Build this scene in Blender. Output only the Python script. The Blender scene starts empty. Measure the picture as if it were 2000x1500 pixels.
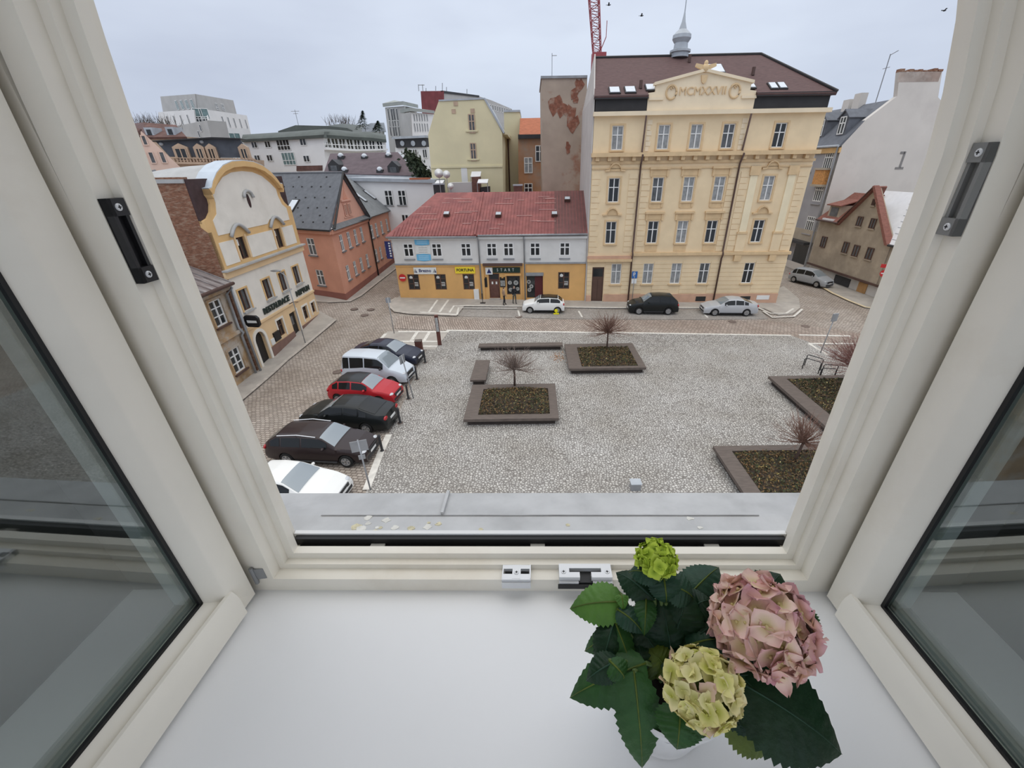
import bpy, bmesh, math, random
from mathutils import Vector as V, Matrix
random.seed(7)
S = bpy.context.scene
COL = S.collection
# ------------------------------------------------------------------ camera
FPX, PITCH, ROLL, CX, CY, EYE = 801.0, 0.485, 0.015, 1044.0, 750.0, 12.1
_c, _s = math.cos(PITCH), math.sin(PITCH)
FW = V((0, _c, -_s)); RT0 = V((1, 0, 0)); DN0 = V((0, -_s, -_c))
RT = math.cos(ROLL) * RT0 + math.sin(ROLL) * DN0
DN = -math.sin(ROLL) * RT0 + math.cos(ROLL) * DN0
CAM = V((0, 0, EYE))
cd = bpy.data.cameras.new('camera'); cam = bpy.data.objects.new('camera', cd); COL.objects.link(cam)
cd.sensor_width = 36.0; cd.lens = FPX / 2000 * 36.0; cd.shift_x = -(CX - 1000) / 2000.0
cd.clip_start = 0.01; cd.clip_end = 1500
m = Matrix.Identity(4)
for i in range(3):
    m[i][0] = RT[i]; m[i][1] = -DN[i]; m[i][2] = -FW[i]; m[i][3] = CAM[i]
cam.matrix_world = m
S.camera = cam
# ------------------------------------------------------------------ sky and exposure
S.view_settings.view_transform = 'Standard'; S.view_settings.look = 'None'
S.view_settings.gamma = 1.0; S.view_settings.use_curve_mapping = False
S.view_settings.exposure = 0.0
w = bpy.data.worlds.new('overcast_sky'); S.world = w; w.use_nodes = True
nt = w.node_tree; nt.nodes.clear()
def nd(nt, t, **k):
    n = nt.nodes.new(t)
    for a, b in k.items(): setattr(n, a, b)
    return n
out = nd(nt, 'ShaderNodeOutputWorld'); bg = nd(nt, 'ShaderNodeBackground')
tc = nd(nt, 'ShaderNodeTexCoord'); sep = nd(nt, 'ShaderNodeSeparateXYZ')
mp = nd(nt, 'ShaderNodeMapping'); mp.inputs['Scale'].default_value = (1.0, 1.0, 3.2)
nz = nd(nt, 'ShaderNodeTexNoise'); nz.inputs['Scale'].default_value = 1.3; nz.inputs['Detail'].default_value = 5; nz.inputs['Roughness'].default_value = .5
rp = nd(nt, 'ShaderNodeValToRGB')
rp.color_ramp.elements[0].position = .34; rp.color_ramp.elements[0].color = (.48, .54, .68, 1)
rp.color_ramp.elements[1].position = .66; rp.color_ramp.elements[1].color = (.68, .76, .90, 1)
# overcast sky: luminance rises smoothly from the horizon towards a neutral zenith
pz = nd(nt, 'ShaderNodeMath', operation='POWER', use_clamp=True); pz.inputs[1].default_value = 1.7
ml = nd(nt, 'ShaderNodeMath', operation='MULTIPLY_ADD'); ml.inputs[1].default_value = 1.75; ml.inputs[2].default_value = .92
ab = nd(nt, 'ShaderNodeMath', operation='ABSOLUTE')
mz_ = nd(nt, 'ShaderNodeMix', data_type='RGBA'); mz_.inputs['B'].default_value = (.76, .745, .715, 1)
nt.links.new(tc.outputs['Generated'], mp.inputs[0]); nt.links.new(mp.outputs[0], nz.inputs[0])
nt.links.new(nz.outputs[0], rp.inputs[0]); nt.links.new(rp.outputs[0], mz_.inputs['A'])
nt.links.new(tc.outputs['Generated'], sep.inputs[0]); nt.links.new(sep.outputs[2], ab.inputs[0]); nt.links.new(ab.outputs[0], pz.inputs[0])
nt.links.new(pz.outputs[0], mz_.inputs['Factor']); nt.links.new(pz.outputs[0], ml.inputs[0])
nt.links.new(mz_.outputs['Result'], bg.inputs[0]); nt.links.new(ml.outputs[0], bg.inputs[1]); nt.links.new(bg.outputs[0], out.inputs[0])
# ------------------------------------------------------------------ geometry helpers
Z = V((0, 0, 1))
def ray(x, y): return (x - CX) * RT + (y - CY) * DN + FPX * FW
def at(x, y, Y): d = ray(x, y); return CAM + d * (Y / d.y)
def gpt(x, y, z=0.0): d = ray(x, y); return CAM + d * ((z - EYE) / d.z)
def lerp(a, b, t): return a + (b - a) * t
def clamp(t, a=0., b=1.): return max(a, min(b, t))
def pw(x, pts):
    if x <= pts[0][0]: return pts[0][1]
    for (a, b), (c, d) in zip(pts, pts[1:]):
        if x <= c: return lerp(b, d, (x - a) / (c - a)) if c > a else d
    return pts[-1][1]
def gz(x, y):                       # the street climbs gently towards the far left
    t = clamp((y - 24) / 14); t = t * t * (3 - 2 * t)
    return t * pw(x, [(-30, 1.0), (-20, .9), (-14, .62), (5.2, .26), (24, 0.0)])
def G(x, y, h=0.0):
    z = 0.0
    for _ in range(25):
        p = gpt(x, y, z + h); z = gz(p.x, p.y)
    p = gpt(x, y, z + h); return p

MATS = {}
def mat(name, col=(.5, .5, .5), rough=.8, var=.1, sc=1.5, col2=None, thr=.55, soft=.08, bump=0., bsc=20., metal=0., spec=.4, det=6, coat=0., stretch=None):
    if name in MATS: return MATS[name]
    M = bpy.data.materials.new(name); M.use_nodes = True; t = M.node_tree
    b = t.nodes['Principled BSDF']
    b.inputs['Roughness'].default_value = rough; b.inputs['Metallic'].default_value = metal
    b.inputs['Specular IOR Level'].default_value = spec; b.inputs['Coat Weight'].default_value = coat
    c = (*col, 1)
    if var or col2 or bump:
        g = nd(t, 'ShaderNodeNewGeometry'); src = g.outputs['Position']
        if stretch:
            mpp = nd(t, 'ShaderNodeMapping'); mpp.inputs['Scale'].default_value = stretch
            t.links.new(src, mpp.inputs[0]); src = mpp.outputs[0]
    if var or col2:
        n = nd(t, 'ShaderNodeTexNoise'); n.inputs['Scale'].default_value = sc; n.inputs['Detail'].default_value = det
        t.links.new(src, n.inputs[0])
        r = nd(t, 'ShaderNodeValToRGB'); e = r.color_ramp.elements
        e[0].position = .3; e[1].position = .7
        e[0].color = tuple(x * (1 - var) for x in col) + (1,); e[1].color = tuple(min(1, x * (1 + var)) for x in col) + (1,)
        t.links.new(n.outputs[0], r.inputs[0]); last = r.outputs[0]
        if col2:
            n2 = nd(t, 'ShaderNodeTexNoise'); n2.inputs['Scale'].default_value = sc * .45; n2.inputs['Detail'].default_value = 10; n2.inputs['Roughness'].default_value = .65
            t.links.new(src, n2.inputs[0])
            mr = nd(t, 'ShaderNodeMapRange'); mr.inputs[1].default_value = thr - soft; mr.inputs[2].default_value = thr + soft
            t.links.new(n2.outputs[0], mr.inputs[0])
            mx = nd(t, 'ShaderNodeMix', data_type='RGBA'); mx.inputs['B'].default_value = (*col2, 1)
            t.links.new(mr.outputs[0], mx.inputs['Factor']); t.links.new(last, mx.inputs['A']); last = mx.outputs['Result']
        t.links.new(last, b.inputs['Base Color'])
    else: b.inputs['Base Color'].default_value = c
    if bump:
        n = nd(t, 'ShaderNodeTexNoise'); n.inputs['Scale'].default_value = bsc; n.inputs['Detail'].default_value = 4
        bu = nd(t, 'ShaderNodeBump'); bu.inputs['Strength'].default_value = bump; bu.inputs['Distance'].default_value = .02
        t.links.new(src, n.inputs[0]); t.links.new(n.outputs[0], bu.inputs['Height']); t.links.new(bu.outputs[0], b.inputs['Normal'])
    MATS[name] = M; return M

def setts(name, light, dark, cell, joint=.10, rows=None, rot=0., tint=None):
    """stone setts too small to tell apart: Voronoi cells, or brick courses when rows is given"""
    M = bpy.data.materials.new(name); M.use_nodes = True; t = M.node_tree; b = t.nodes['Principled BSDF']
    b.inputs['Roughness'].default_value = .85; b.inputs['Specular IOR Level'].default_value = .25
    g = nd(t, 'ShaderNodeNewGeometry'); mp = nd(t, 'ShaderNodeMapping'); mp.inputs['Rotation'].default_value = (0, 0, rot)
    t.links.new(g.outputs['Position'], mp.inputs[0])
    wn = nd(t, 'ShaderNodeTexNoise'); wn.inputs['Scale'].default_value = .9; t.links.new(mp.outputs[0], wn.inputs[0])
    av = nd(t, 'ShaderNodeVectorMath', operation='MULTIPLY_ADD'); av.inputs[1].default_value = (.22, .22, 0)
    t.links.new(wn.outputs['Color'], av.inputs[0]); t.links.new(mp.outputs[0], av.inputs[2])
    if rows:
        br = nd(t, 'ShaderNodeTexBrick'); br.inputs['Scale'].default_value = 1.0
        br.inputs['Brick Width'].default_value = rows[0]; br.inputs['Row Height'].default_value = rows[1]
        br.inputs['Mortar Size'].default_value = rows[2]; br.inputs['Mortar Smooth'].default_value = .6
        br.inputs['Color1'].default_value = (*light, 1); br.inputs['Color2'].default_value = tuple(x * .68 for x in light) + (1,)
        br.inputs['Mortar'].default_value = (*dark, 1); t.links.new(av.outputs[0], br.inputs[0])
        colo = br.outputs['Color']; hgt = br.outputs['Fac']; inv = True
    else:
        v = nd(t, 'ShaderNodeTexVoronoi', feature='DISTANCE_TO_EDGE'); v.inputs['Scale'].default_value = 1 / cell; v.inputs['Randomness'].default_value = .85
        v2 = nd(t, 'ShaderNodeTexVoronoi', feature='F1'); v2.inputs['Scale'].default_value = 1 / cell; v2.inputs['Randomness'].default_value = .85
        t.links.new(av.outputs[0], v.inputs[0]); t.links.new(av.outputs[0], v2.inputs[0])
        mr = nd(t, 'ShaderNodeMapRange'); mr.inputs[1].default_value = joint * .35; mr.inputs[2].default_value = joint * 1.6
        t.links.new(v.outputs['Distance'], mr.inputs[0])
        sx = nd(t, 'ShaderNodeSeparateColor'); t.links.new(v2.outputs['Color'], sx.inputs[0])
        r = nd(t, 'ShaderNodeMix', data_type='RGBA'); r.inputs['A'].default_value = tuple(x * .72 for x in light) + (1,); r.inputs['B'].default_value = (*light, 1)
        t.links.new(sx.outputs[0], r.inputs['Factor'])
        mx = nd(t, 'ShaderNodeMix', data_type='RGBA'); mx.inputs['A'].default_value = (*dark, 1)
        t.links.new(mr.outputs[0], mx.inputs['Factor']); t.links.new(r.outputs['Result'], mx.inputs['B'])
        colo = mx.outputs['Result']; hgt = mr.outputs[0]; inv = False
    n = nd(t, 'ShaderNodeTexNoise'); n.inputs['Scale'].default_value = .35; n.inputs['Detail'].default_value = 6
    t.links.new(g.outputs['Position'], n.inputs[0])
    r2 = nd(t, 'ShaderNodeValToRGB'); e = r2.color_ramp.elements; e[0].position = .35; e[1].position = .65
    e[0].color = (*(tint or (.86, .84, .82)), 1); e[1].color = (1, 1, 1, 1); t.links.new(n.outputs[0], r2.inputs[0])
    mu = nd(t, 'ShaderNodeMix', data_type='RGBA', blend_type='MULTIPLY'); mu.inputs['Factor'].default_value = 1
    t.links.new(colo, mu.inputs['A']); t.links.new(r2.outputs[0], mu.inputs['B']); t.links.new(mu.outputs['Result'], b.inputs['Base Color'])
    bu = nd(t, 'ShaderNodeBump', invert=inv); bu.inputs['Strength'].default_value = .5; bu.inputs['Distance'].default_value = .02
    t.links.new(hgt, bu.inputs['Height']); t.links.new(bu.outputs[0], b.inputs['Normal'])
    MATS[name] = M; return M

def finish(o, label=None, cat=None, group=None, kind=None):
    if label: o['label'] = label
    if cat: o['category'] = cat
    if group: o['group'] = group
    if kind: o['kind'] = kind
    return o
def root(name, loc, label=None, cat=None, group=None, kind=None, rz=0.):
    o = bpy.data.objects.new(name, None); COL.objects.link(o); o.location = loc; o.rotation_euler = (0, 0, rz)
    o.empty_display_size = .2
    return finish(o, label, cat, group, kind)
def wloc(o):
    p = V(o.location)
    while o.parent: o = o.parent; p = p + V(o.location)
    return p
def link(name, me, parent=None, loc=(0, 0, 0), rz=0.):
    o = bpy.data.objects.new(name, me); COL.objects.link(o); o.location = loc; o.rotation_euler = (0, 0, rz)
    if parent: o.parent = parent
    return o
class MB:
    def __init__(s): s.v = []; s.f = []; s.m = []; s.mi = 0
    def add(s, vs, fs):
        b = len(s.v); s.v += [V(p) for p in vs]; s.f += [tuple(i + b for i in f) for f in fs]; s.m += [s.mi] * len(fs); return s
    def quad(s, *p): return s.add(p, [tuple(range(len(p)))])
    def prism(s, pts, vec):
        n = len(pts); pts = [V(p) for p in pts]; vec = V(vec)
        nn = V((0, 0, 0))
        for i in range(n): a, b = pts[i], pts[(i + 1) % n]; nn += a.cross(b)
        if nn.dot(vec) > 0: pts = pts[::-1]
        return s.add(pts + [p + vec for p in pts], [tuple(range(n)), tuple(range(2 * n - 1, n - 1, -1))] + [(i, i + n, (i + 1) % n + n, (i + 1) % n) for i in range(n)])
    def box(s, x0, x1, y0, y1, z0, z1):
        return s.prism([(x0, y0, z0), (x1, y0, z0), (x1, y1, z0), (x0, y1, z0)], (0, 0, z1 - z0))
    def obox(s, c, a, b, h):            # centre of base, half vectors a, b and height vector h
        c, a, b, h = V(c), V(a), V(b), V(h)
        return s.prism([c - a - b, c + a - b, c + a + b, c - a + b], h)
    def tube(s, path, r, n=6, r2=None):
        path = [V(p) for p in path]; k = len(path); b = len(s.v); rings = []
        for i, p in enumerate(path):
            d = (path[min(i + 1, k - 1)] - path[max(i - 1, 0)]).normalized()
            u = d.cross(V((.31, .22, .92)) if abs(d.z) < .9 else V((1, .1, 0))).normalized(); w_ = d.cross(u)
            rr = r if r2 is None else lerp(r, r2, i / (k - 1))
            rings.append([p + rr * (u * math.cos(t * 2 * math.pi / n) + w_ * math.sin(t * 2 * math.pi / n)) for t in range(n)])
        vs = [p for q in rings for p in q]; fs = []
        for i in range(k - 1):
            for j in range(n): fs.append((i * n + j, i * n + (j + 1) % n, (i + 1) * n + (j + 1) % n, (i + 1) * n + j))
        fs += [tuple(range(n - 1, -1, -1)), tuple(range((k - 1) * n, k * n))]
        return s.add(vs, fs)
    def lathe(s, c, prof, n=16, axis=None):
        c = V(c); vs = []; fs = []
        ax = V(axis).normalized() if axis else Z
        u = ax.cross(V((0, 0, 1)) if abs(ax.z) < .9 else V((1, 0, 0))).normalized(); w_ = ax.cross(u)
        for r, z in prof:
            for j in range(n):
                t = j * 2 * math.pi / n; vs.append(c + ax * z + r * (u * math.cos(t) + w_ * math.sin(t)))
        for i in range(len(prof) - 1):
            for j in range(n): fs.append((i * n + j, i * n + (j + 1) % n, (i + 1) * n + (j + 1) % n, (i + 1) * n + j))
        fs += [tuple(range(n - 1, -1, -1)), tuple(range((len(prof) - 1) * n, len(prof) * n))]
        return s.add(vs, fs)
    def ball(s, c, rx, ry, rz, n=10, k=6):
        c = V(c); vs = []; fs = []
        for i in range(k + 1):
            a = -math.pi / 2 + math.pi * i / k
            for j in range(n):
                t = 2 * math.pi * j / n; vs.append(c + V((rx * math.cos(a) * math.cos(t), ry * math.cos(a) * math.sin(t), rz * math.sin(a))))
        for i in range(k):
            for j in range(n): fs.append((i * n + j, i * n + (j + 1) % n, (i + 1) * n + (j + 1) % n, (i + 1) * n + j))
        return s.add(vs, fs)
    def mesh(s, name, mats, smooth=False, sharp=None, center=None):
        me = bpy.data.meshes.new(name); c = center if center is not None else V((0, 0, 0))
        me.from_pydata([tuple(p - c) for p in s.v], [], s.f)
        for q in (mats if isinstance(mats, (list, tuple)) else [mats]): me.materials.append(q)
        if isinstance(mats, (list, tuple)) and len(mats) > 1: me.polygons.foreach_set('material_index', s.m)
        if smooth:
            me.polygons.foreach_set('use_smooth', [True] * len(me.polygons))
            if sharp: me.set_sharp_from_angle(angle=sharp)
        me.update(); return me
    def build(s, name, mats, parent=None, smooth=False, sharp=None, kind=None):
        lo = V([min(p[i] for p in s.v) for i in range(3)]); hi = V([max(p[i] for p in s.v) for i in range(3)])
        c = (lo + hi) / 2; c.z = lo.z
        me = s.mesh(name, mats, smooth, sharp, c)
        o = link(name, me, parent, c - (wloc(parent) if parent else V((0, 0, 0))))
        if kind: o['kind'] = kind
        return o
class Facade:
    """vertical plane through two ground points, left to right as the street sees it"""
    def __init__(s, A, B, zbase=0.):
        s.A = V((A[0], A[1], 0)); s.B = V((B[0], B[1], 0)); s.U = (s.B - s.A); s.L = s.U.length; s.U.normalize()
        s.N = V((s.U.y, -s.U.x, 0)); s.rz = math.atan2(s.U.y, s.U.x); s.zb = zbase
    def P(s, u, v, d=0.): return s.A + s.U * u + s.N * d + Z * v
    def px(s, x, y, d=0.):
        r = ray(x, y); o = s.A + s.N * d; t = (o - CAM).dot(s.N) / r.dot(s.N); return CAM + r * t
    def uv(s, x, y, d=0.):
        p = s.px(x, y, d) - s.A; return p.dot(s.U), p.z
    def box(s, mb, u0, u1, v0, v1, d0, d1):
        return mb.prism([s.P(u0, v0, d1), s.P(u1, v0, d1), s.P(u1, v1, d1), s.P(u0, v1, d1)], s.N * (d0 - d1))
    def poly(s, mb, uvs, d0, d1):
        return mb.prism([s.P(u, v, d1) for u, v in uvs], s.N * (d0 - d1))
    def wall(s, mb, u0, u1, v0, v1, holes, deep=.22, D=1.):
        us = sorted({u0, u1, *[h[0] for h in holes], *[h[1] for h in holes]}); vs = sorted({v0, v1, *[h[2] for h in holes], *[h[3] for h in holes]})
        for a, b in zip(us, us[1:]):
            for c, d in zip(vs, vs[1:]):
                mu, mv = (a + b) / 2, (c + d) / 2
                if any(h[0] < mu < h[1] and h[2] < mv < h[3] for h in holes): continue
                mb.quad(s.P(a, c), s.P(b, c), s.P(b, d), s.P(a, d))
        for h in holes:
            a, b, c, d = h
            mb.quad(s.P(a, c), s.P(a, d), s.P(a, d, -deep), s.P(a, c, -deep)); mb.quad(s.P(b, d), s.P(b, c), s.P(b, c, -deep), s.P(b, d, -deep))
            mb.quad(s.P(a, d), s.P(b, d), s.P(b, d, -deep), s.P(a, d, -deep)); mb.quad(s.P(b, c), s.P(a, c), s.P(a, c, -deep), s.P(b, c, -deep))
        if not D: return mb
        mb.quad(s.P(u0, v0), s.P(u0, v1), s.P(u0, v1, -D), s.P(u0, v0, -D)); mb.quad(s.P(u1, v1), s.P(u1, v0), s.P(u1, v0, -D), s.P(u1, v1, -D))
        mb.quad(s.P(u0, v1), s.P(u1, v1), s.P(u1, v1, -D), s.P(u0, v1, -D))
        mb.quad(s.P(u1, v0, -D), s.P(u0, v0, -D), s.P(u0, v1, -D), s.P(u1, v1, -D))
        return mb
WMESH = {}
def window(F, u, v, w, h, parent, style='cross', frame='win_white', pane='glass_dark', d=-.12, bar=.07, name='window', t=.07):
    """casement seen from outside: frame with bars, pane as sub-part; u = centre, v = sill height"""
    k = (round(w, 2), round(h, 2), style, frame, pane, bar, t)
    if k not in WMESH:
        a = MB(); W = w / 2
        def bx(x0, x1, z0, z1, y0=-t, y1=0): a.box(x0, x1, y0, y1, z0, z1)
        bx(-W, -W + bar, 0, h); bx(W - bar, W, 0, h); bx(-W + bar, W - bar, 0, bar); bx(-W + bar, W - bar, h - bar, h)
        i0, i1 = -W + bar, W - bar
        if style in ('cross', 'tee'):
            bx(-bar * .6, bar * .6, bar, h - bar, -t - .01); bx(i0, i1, h * .6, h * .6 + bar, -t - .012)
        elif style == 'double': bx(-bar * .6, bar * .6, bar, h - bar, -t - .01)
        elif style == 'six':
            bx(-bar * .6, bar * .6, bar, h - bar, -t - .01)
            for q in (.36, .68): bx(i0, i1, h * q, h * q + bar * .7, -t - .012)
        elif style == 'grille':
            for q in (.25, .5, .75): bx(lerp(-W, W, q) - bar * .5, lerp(-W, W, q) + bar * .5, bar, h - bar)
            bx(i0, i1, h * .68, h * .68 + bar, -t - .012)
        elif style == 'quad':
            for q in (.25, .5, .75): bx(lerp(-W, W, q) - bar * .5, lerp(-W, W, q) + bar * .5, bar, h - bar, -t + .01)
            bx(i0, i1, h * .34, h * .34 + bar, -t - .002)
        p = MB(); p.box(i0, i1, -.02, .03, bar, h - bar)
        WMESH[k] = (a.mesh(name, mat(frame)), p.mesh('pane', mat(pane)))
    a, p = WMESH[k]
    o = link(name, a, parent, F.P(u, v, d) - wloc(parent), F.rz)
    link('pane', p, o)
    return o
def holes_of(ws): return [(u - w / 2, u + w / 2, v, v + h) for u, v, w, h in ws]
def boxpart(name, F, u0, u1, v0, v1, d0, d1, m, parent, kind=None):
    b = MB(); F.box(b, u0, u1, v0, v1, d0, d1); return b.build(name, mat(m) if isinstance(m, str) else m, parent, kind=kind)
def slab(name, pts, m, parent, th=.12, mats=None, kind=None):
    pts = [V(p) for p in pts]; n = (pts[1] - pts[0]).cross(pts[2] - pts[0]).normalized()
    if n.z < 0: n = -n
    b = MB(); b.prism(pts, -n * th); return b.build(name, mat(m) if isinstance(m, str) else m, parent, kind=kind)
def text(body, size, ext, m, name, parent, pos, F=None, sx=1., tilt=None, bold=0.):
    cu = bpy.data.curves.new('t', 'FONT'); cu.body = body; cu.size = size; cu.extrude = ext; cu.align_x = 'CENTER'; cu.align_y = 'CENTER'; cu.offset = bold
    cu.resolution_u = 3
    o = bpy.data.objects.new('t', cu); COL.objects.link(o)
    me = bpy.data.meshes.new_from_object(o.evaluated_get(bpy.context.evaluated_depsgraph_get()))
    bpy.data.objects.remove(o); me.name = name; me.materials.clear(); me.materials.append(mat(m))
    q = link(name, me, parent, V(pos) - (wloc(parent) if parent else V((0, 0, 0))))
    q.rotation_euler = (math.pi / 2, 0, F.rz if F else 0.); q.scale = (sx, 1, 1)
    return q
def drape(pts, h, step=2.0, down=.0):
    """ground polygon following the climbing street"""
    bm = bmesh.new(); vs = [bm.verts.new((p[0], p[1], 0)) for p in pts]; bm.faces.new(vs); bm.normal_update()
    if bm.faces[:] and bm.faces[0 if hasattr(bm.faces, 'ensure_lookup_table') and bm.faces.ensure_lookup_table() is None else 0].normal.z < 0:
        bmesh.ops.reverse_faces(bm, faces=bm.faces[:])
    bmesh.ops.triangulate(bm, faces=bm.faces[:])
    for ax in (0, 1):
        lo = min(p[ax] for p in pts); hi = max(p[ax] for p in pts); k = math.ceil(lo / step) * step
        while k < hi:
            co = [0, 0, 0]; no = [0, 0, 0]; co[ax] = k + .0137; no[ax] = 1
            bmesh.ops.bisect_plane(bm, geom=bm.verts[:] + bm.edges[:] + bm.faces[:], plane_co=co, plane_no=no); k += step
    if down:
        be = [e for e in bm.edges if e.is_boundary]
        r = bmesh.ops.extrude_edge_only(bm, edges=be)
        low = {v for v in r['geom'] if isinstance(v, bmesh.types.BMVert)}
    else: low = set()
    for v in bm.verts: v.co.z = gz(v.co.x, v.co.y) + h - (down if v in low else 0)
    return bm
def ground(name, pts, h, m, down=0., parent=None, label=None, kind='structure'):
    bm = drape(pts, h, down=down); me = bpy.data.meshes.new(name); bm.to_mesh(me); bm.free(); me.materials.append(m)
    o = link(name, me, parent)
    if not parent: finish(o, label, None, None, kind)
    return o
def strip(mb, pts, wd, h, closed=False, thick=.03):
    """flat stone band along a ground polyline"""
    P = []
    for a, b in zip(pts, pts[1:]):
        n = max(1, int((V(b) - V(a)).length / 1.2))
        for i in range(n): P.append(V(a).lerp(V(b), i / n))
    P.append(V(pts[-1])); L = []; R = []
    for i, p in enumerate(P):
        d = (P[min(i + 1, len(P) - 1)] - P[max(i - 1, 0)]); d.z = 0; d.normalize(); n = V((-d.y, d.x, 0)) * wd / 2
        for q, Q in ((p + n, L), (p - n, R)): Q.append(V((q.x, q.y, gz(q.x, q.y) + h)))
    for i in range(len(P) - 1):
        t = V((0, 0, thick)); mb.add([L[i], R[i], R[i + 1], L[i + 1], L[i] - t, R[i] - t, R[i + 1] - t, L[i + 1] - t], [(0, 1, 2, 3), (4, 0, 3, 7), (1, 5, 6, 2), (0, 4, 5, 1), (3, 2, 6, 7)])
# ------------------------------------------------------------------ palette
mat('win_white', (.78, .78, .76), .5, .04)
mat('win_brown', (.10, .055, .04), .5, .1)
mat('glass_dark', (.025, .028, .03), .08, 0, spec=.5)
mat('glass_curtain', (.30, .31, .31), .25, .25, 3, spec=.5)
mat('glass_grey', (.10, .105, .11), .12, .3, 2, spec=.5)
mat('glass_teal', (.16, .24, .24), .12, .3, 1, spec=.5)
mat('skylight_glass', (.62, .66, .70), .15, .05)
mat('metal_dark', (.035, .035, .037), .5, .15)
mat('metal_grey', (.32, .33, .34), .45, .15, metal=.3)
mat('zinc', (.42, .45, .48), .5, .12, metal=.2)
mat('pipe_brown', (.09, .05, .04), .5, .1)
mat('chrome', (.74, .75, .76), .35, 0, metal=.25)
mat('black', (.012, .012, .013), .45, 0)
# ------------------------------------------------------------------ ground
M_ROAD = setts('road_setts', (.52, .46, .40), (.20, .165, .14), .2, rows=(.26, .17, .03), rot=.12, tint=(.80, .77, .74))
M_CROSS = setts('crossing_setts', (.50, .425, .365), (.22, .18, .15), .2, rows=(.34, .19, .04), rot=1.25, tint=(.84, .8, .78))
M_SQUARE = setts('square_setts', (.62, .60, .56), (.205, .19, .175), .125, joint=.15, tint=(.82, .80, .77))
M_PARK = setts('parking_setts', (.42, .39, .355), (.28, .255, .23), .13, joint=.08)
M_WALK = mat('pavement_stone', (.42, .385, .34), .85, .12, 1.1, col2=(.35, .32, .285), bump=.3, bsc=25)
M_PALE = mat('pale_stone', (.66, .63, .57), .8, .15, 4)
M_KERB = mat('kerb_stone', (.46, .42, .37), .8, .2, 3)
def gp(*l): return [G(x, y) for x, y in l]
# whole street surface
b = MB(); nx, ny = 110, 60; X0, X1, Y0, Y1 = -170, 130, 3, 300
for j in range(ny + 1):
    for i in range(nx + 1):
        x = lerp(X0, X1, i / nx); y = Y0 + (Y1 - Y0) * (j / ny) ** 1.6; b.v.append(V((x, y, gz(x, y))))
for j in range(ny):
    for i in range(nx): k = j * (nx + 1) + i; b.f.append((k, k + 1, k + nx + 2, k + nx + 1)); b.m.append(0)
o = link('floor', b.mesh('road', M_ROAD)); finish(o, 'brown stone sett road climbing past the restaurant', None, None, 'structure')
sq = gp((872, 646), (1240, 651), (1545, 656), (1600, 676), (1700, 700)) + [V((34, 24, 0)), V((34, 6, 0)), V((-5.6, 6, 0))] + gp((716, 958), (746, 880), (792, 778), (822, 700), (846, 668))
ground('floor_square', sq, .035, M_SQUARE, .03, label='pale small sett paving of the square between the planters')
cr = gp((776, 617), (860, 621), (900, 624), (1490, 626), (1600, 640), (1700, 655), (1600, 676), (1545, 656), (1240, 651), (872, 646), (770, 642))
ground('floor_crossing', cr, .02, M_CROSS, label='brown sett carriageway in front of the shop and yellow house')
pk = gp((893, 618), (908, 601), (1180, 605), (1486, 607), (1500, 623), (1380, 625), (1100, 623))
ground('floor_parking', pk, .035, M_PARK, .03, label='grey parking bay along the yellow house pavement')
sw = gp((783, 578), (776, 583), (763, 590), (761, 600), (772, 610), (800, 614), (892, 618), (907, 599), (1180, 603), (1492, 604), (1520, 617), (1548, 614), (1562, 603), (1560, 585), (1530, 560), (1500, 575), (1140, 575))
ground('floor_pavement', sw, .10, M_WALK, .14, label='stone pavement in front of the shop and yellow house')
lw = gp((300, 930), (410, 838), (470, 785), (560, 706), (640, 640), (655, 626), (648, 622), (618, 606)) + [V((-26, 38.5, 0)), V((-26, 10, 0))]
ground('floor_pavement_side', lw, .10, M_WALK, .14, label='stone pavement along the restaurant and old house')
pw_ = gp((560, 588), (640, 592), (684, 590), (705, 579), (740, 551), (783, 518), (775, 500), (700, 480), (600, 500))
ground('floor_pavement_lane', pw_, .10, M_WALK, .14, label='narrow pavement at the foot of the pink house')
rw = gp((1560, 535), (1605, 562), (1625, 574), (1660, 590), (1690, 602), (1740, 608), (1850, 612)) + [V((60, 42, 0)), V((60, 70, 0))]
ground('floor_pavement_right', rw, .10, M_WALK, .14, label='stone pavement in front of the brown gabled house')
tg = gp((740, 668), (757, 648), (877, 648), (850, 684), (800, 684))
ground('floor_island', tg, .05, M_WALK, .05, label='paved corner island with pale stone bands beside the rusty stele')
# kerbs and pale stone bands
def band(name, lst, wd, h, m, label):
    b = MB()
    for poly in lst: strip(b, gp(*poly), wd, h)
    o = b.build(name, m); finish(o, label, None, None, 'structure'); return o
band('trim_1', [[(775, 583), (763, 590), (761, 600), (772, 610), (800, 614), (892, 618)]], .22, .12, M_KERB, 'curved kerb stones around the shop corner')
band('trim_2', [[(300, 930), (410, 838), (470, 785), (560, 706), (640, 640), (656, 626)]], .22, .115, M_KERB, 'straight kerb stones beside the restaurant pavement')
band('trim_3', [[(640, 592), (684, 590), (705, 579), (740, 551), (783, 518)]], .22, .115, M_KERB, 'kerb stones at the foot of the pink house')
band('trim_4', [[(1605, 562), (1625, 574), (1660, 590), (1690, 602), (1740, 608)]], .26, .13, mat('kerb_yellow', (.66, .55, .36), .8, .15, 4), 'yellowish kerb in front of the brown gabled house')
band('trim_5', [[(820, 612), (893, 617)], [(855, 588), (838, 612)], [(876, 588), (859, 612)], [(878, 613), (887, 599.5), (1010, 600), (1180, 603), (1480, 603)], [(893, 617), (896, 603.5), (1010, 604.5)],
                [(1480, 603), (1504, 614), (1535, 614), (1549, 605)], [(1490, 610), (1508, 622), (1550, 620), (1566, 606)]], .2, .125, M_PALE, 'pale stone guide bands set into the shop pavement')
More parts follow.
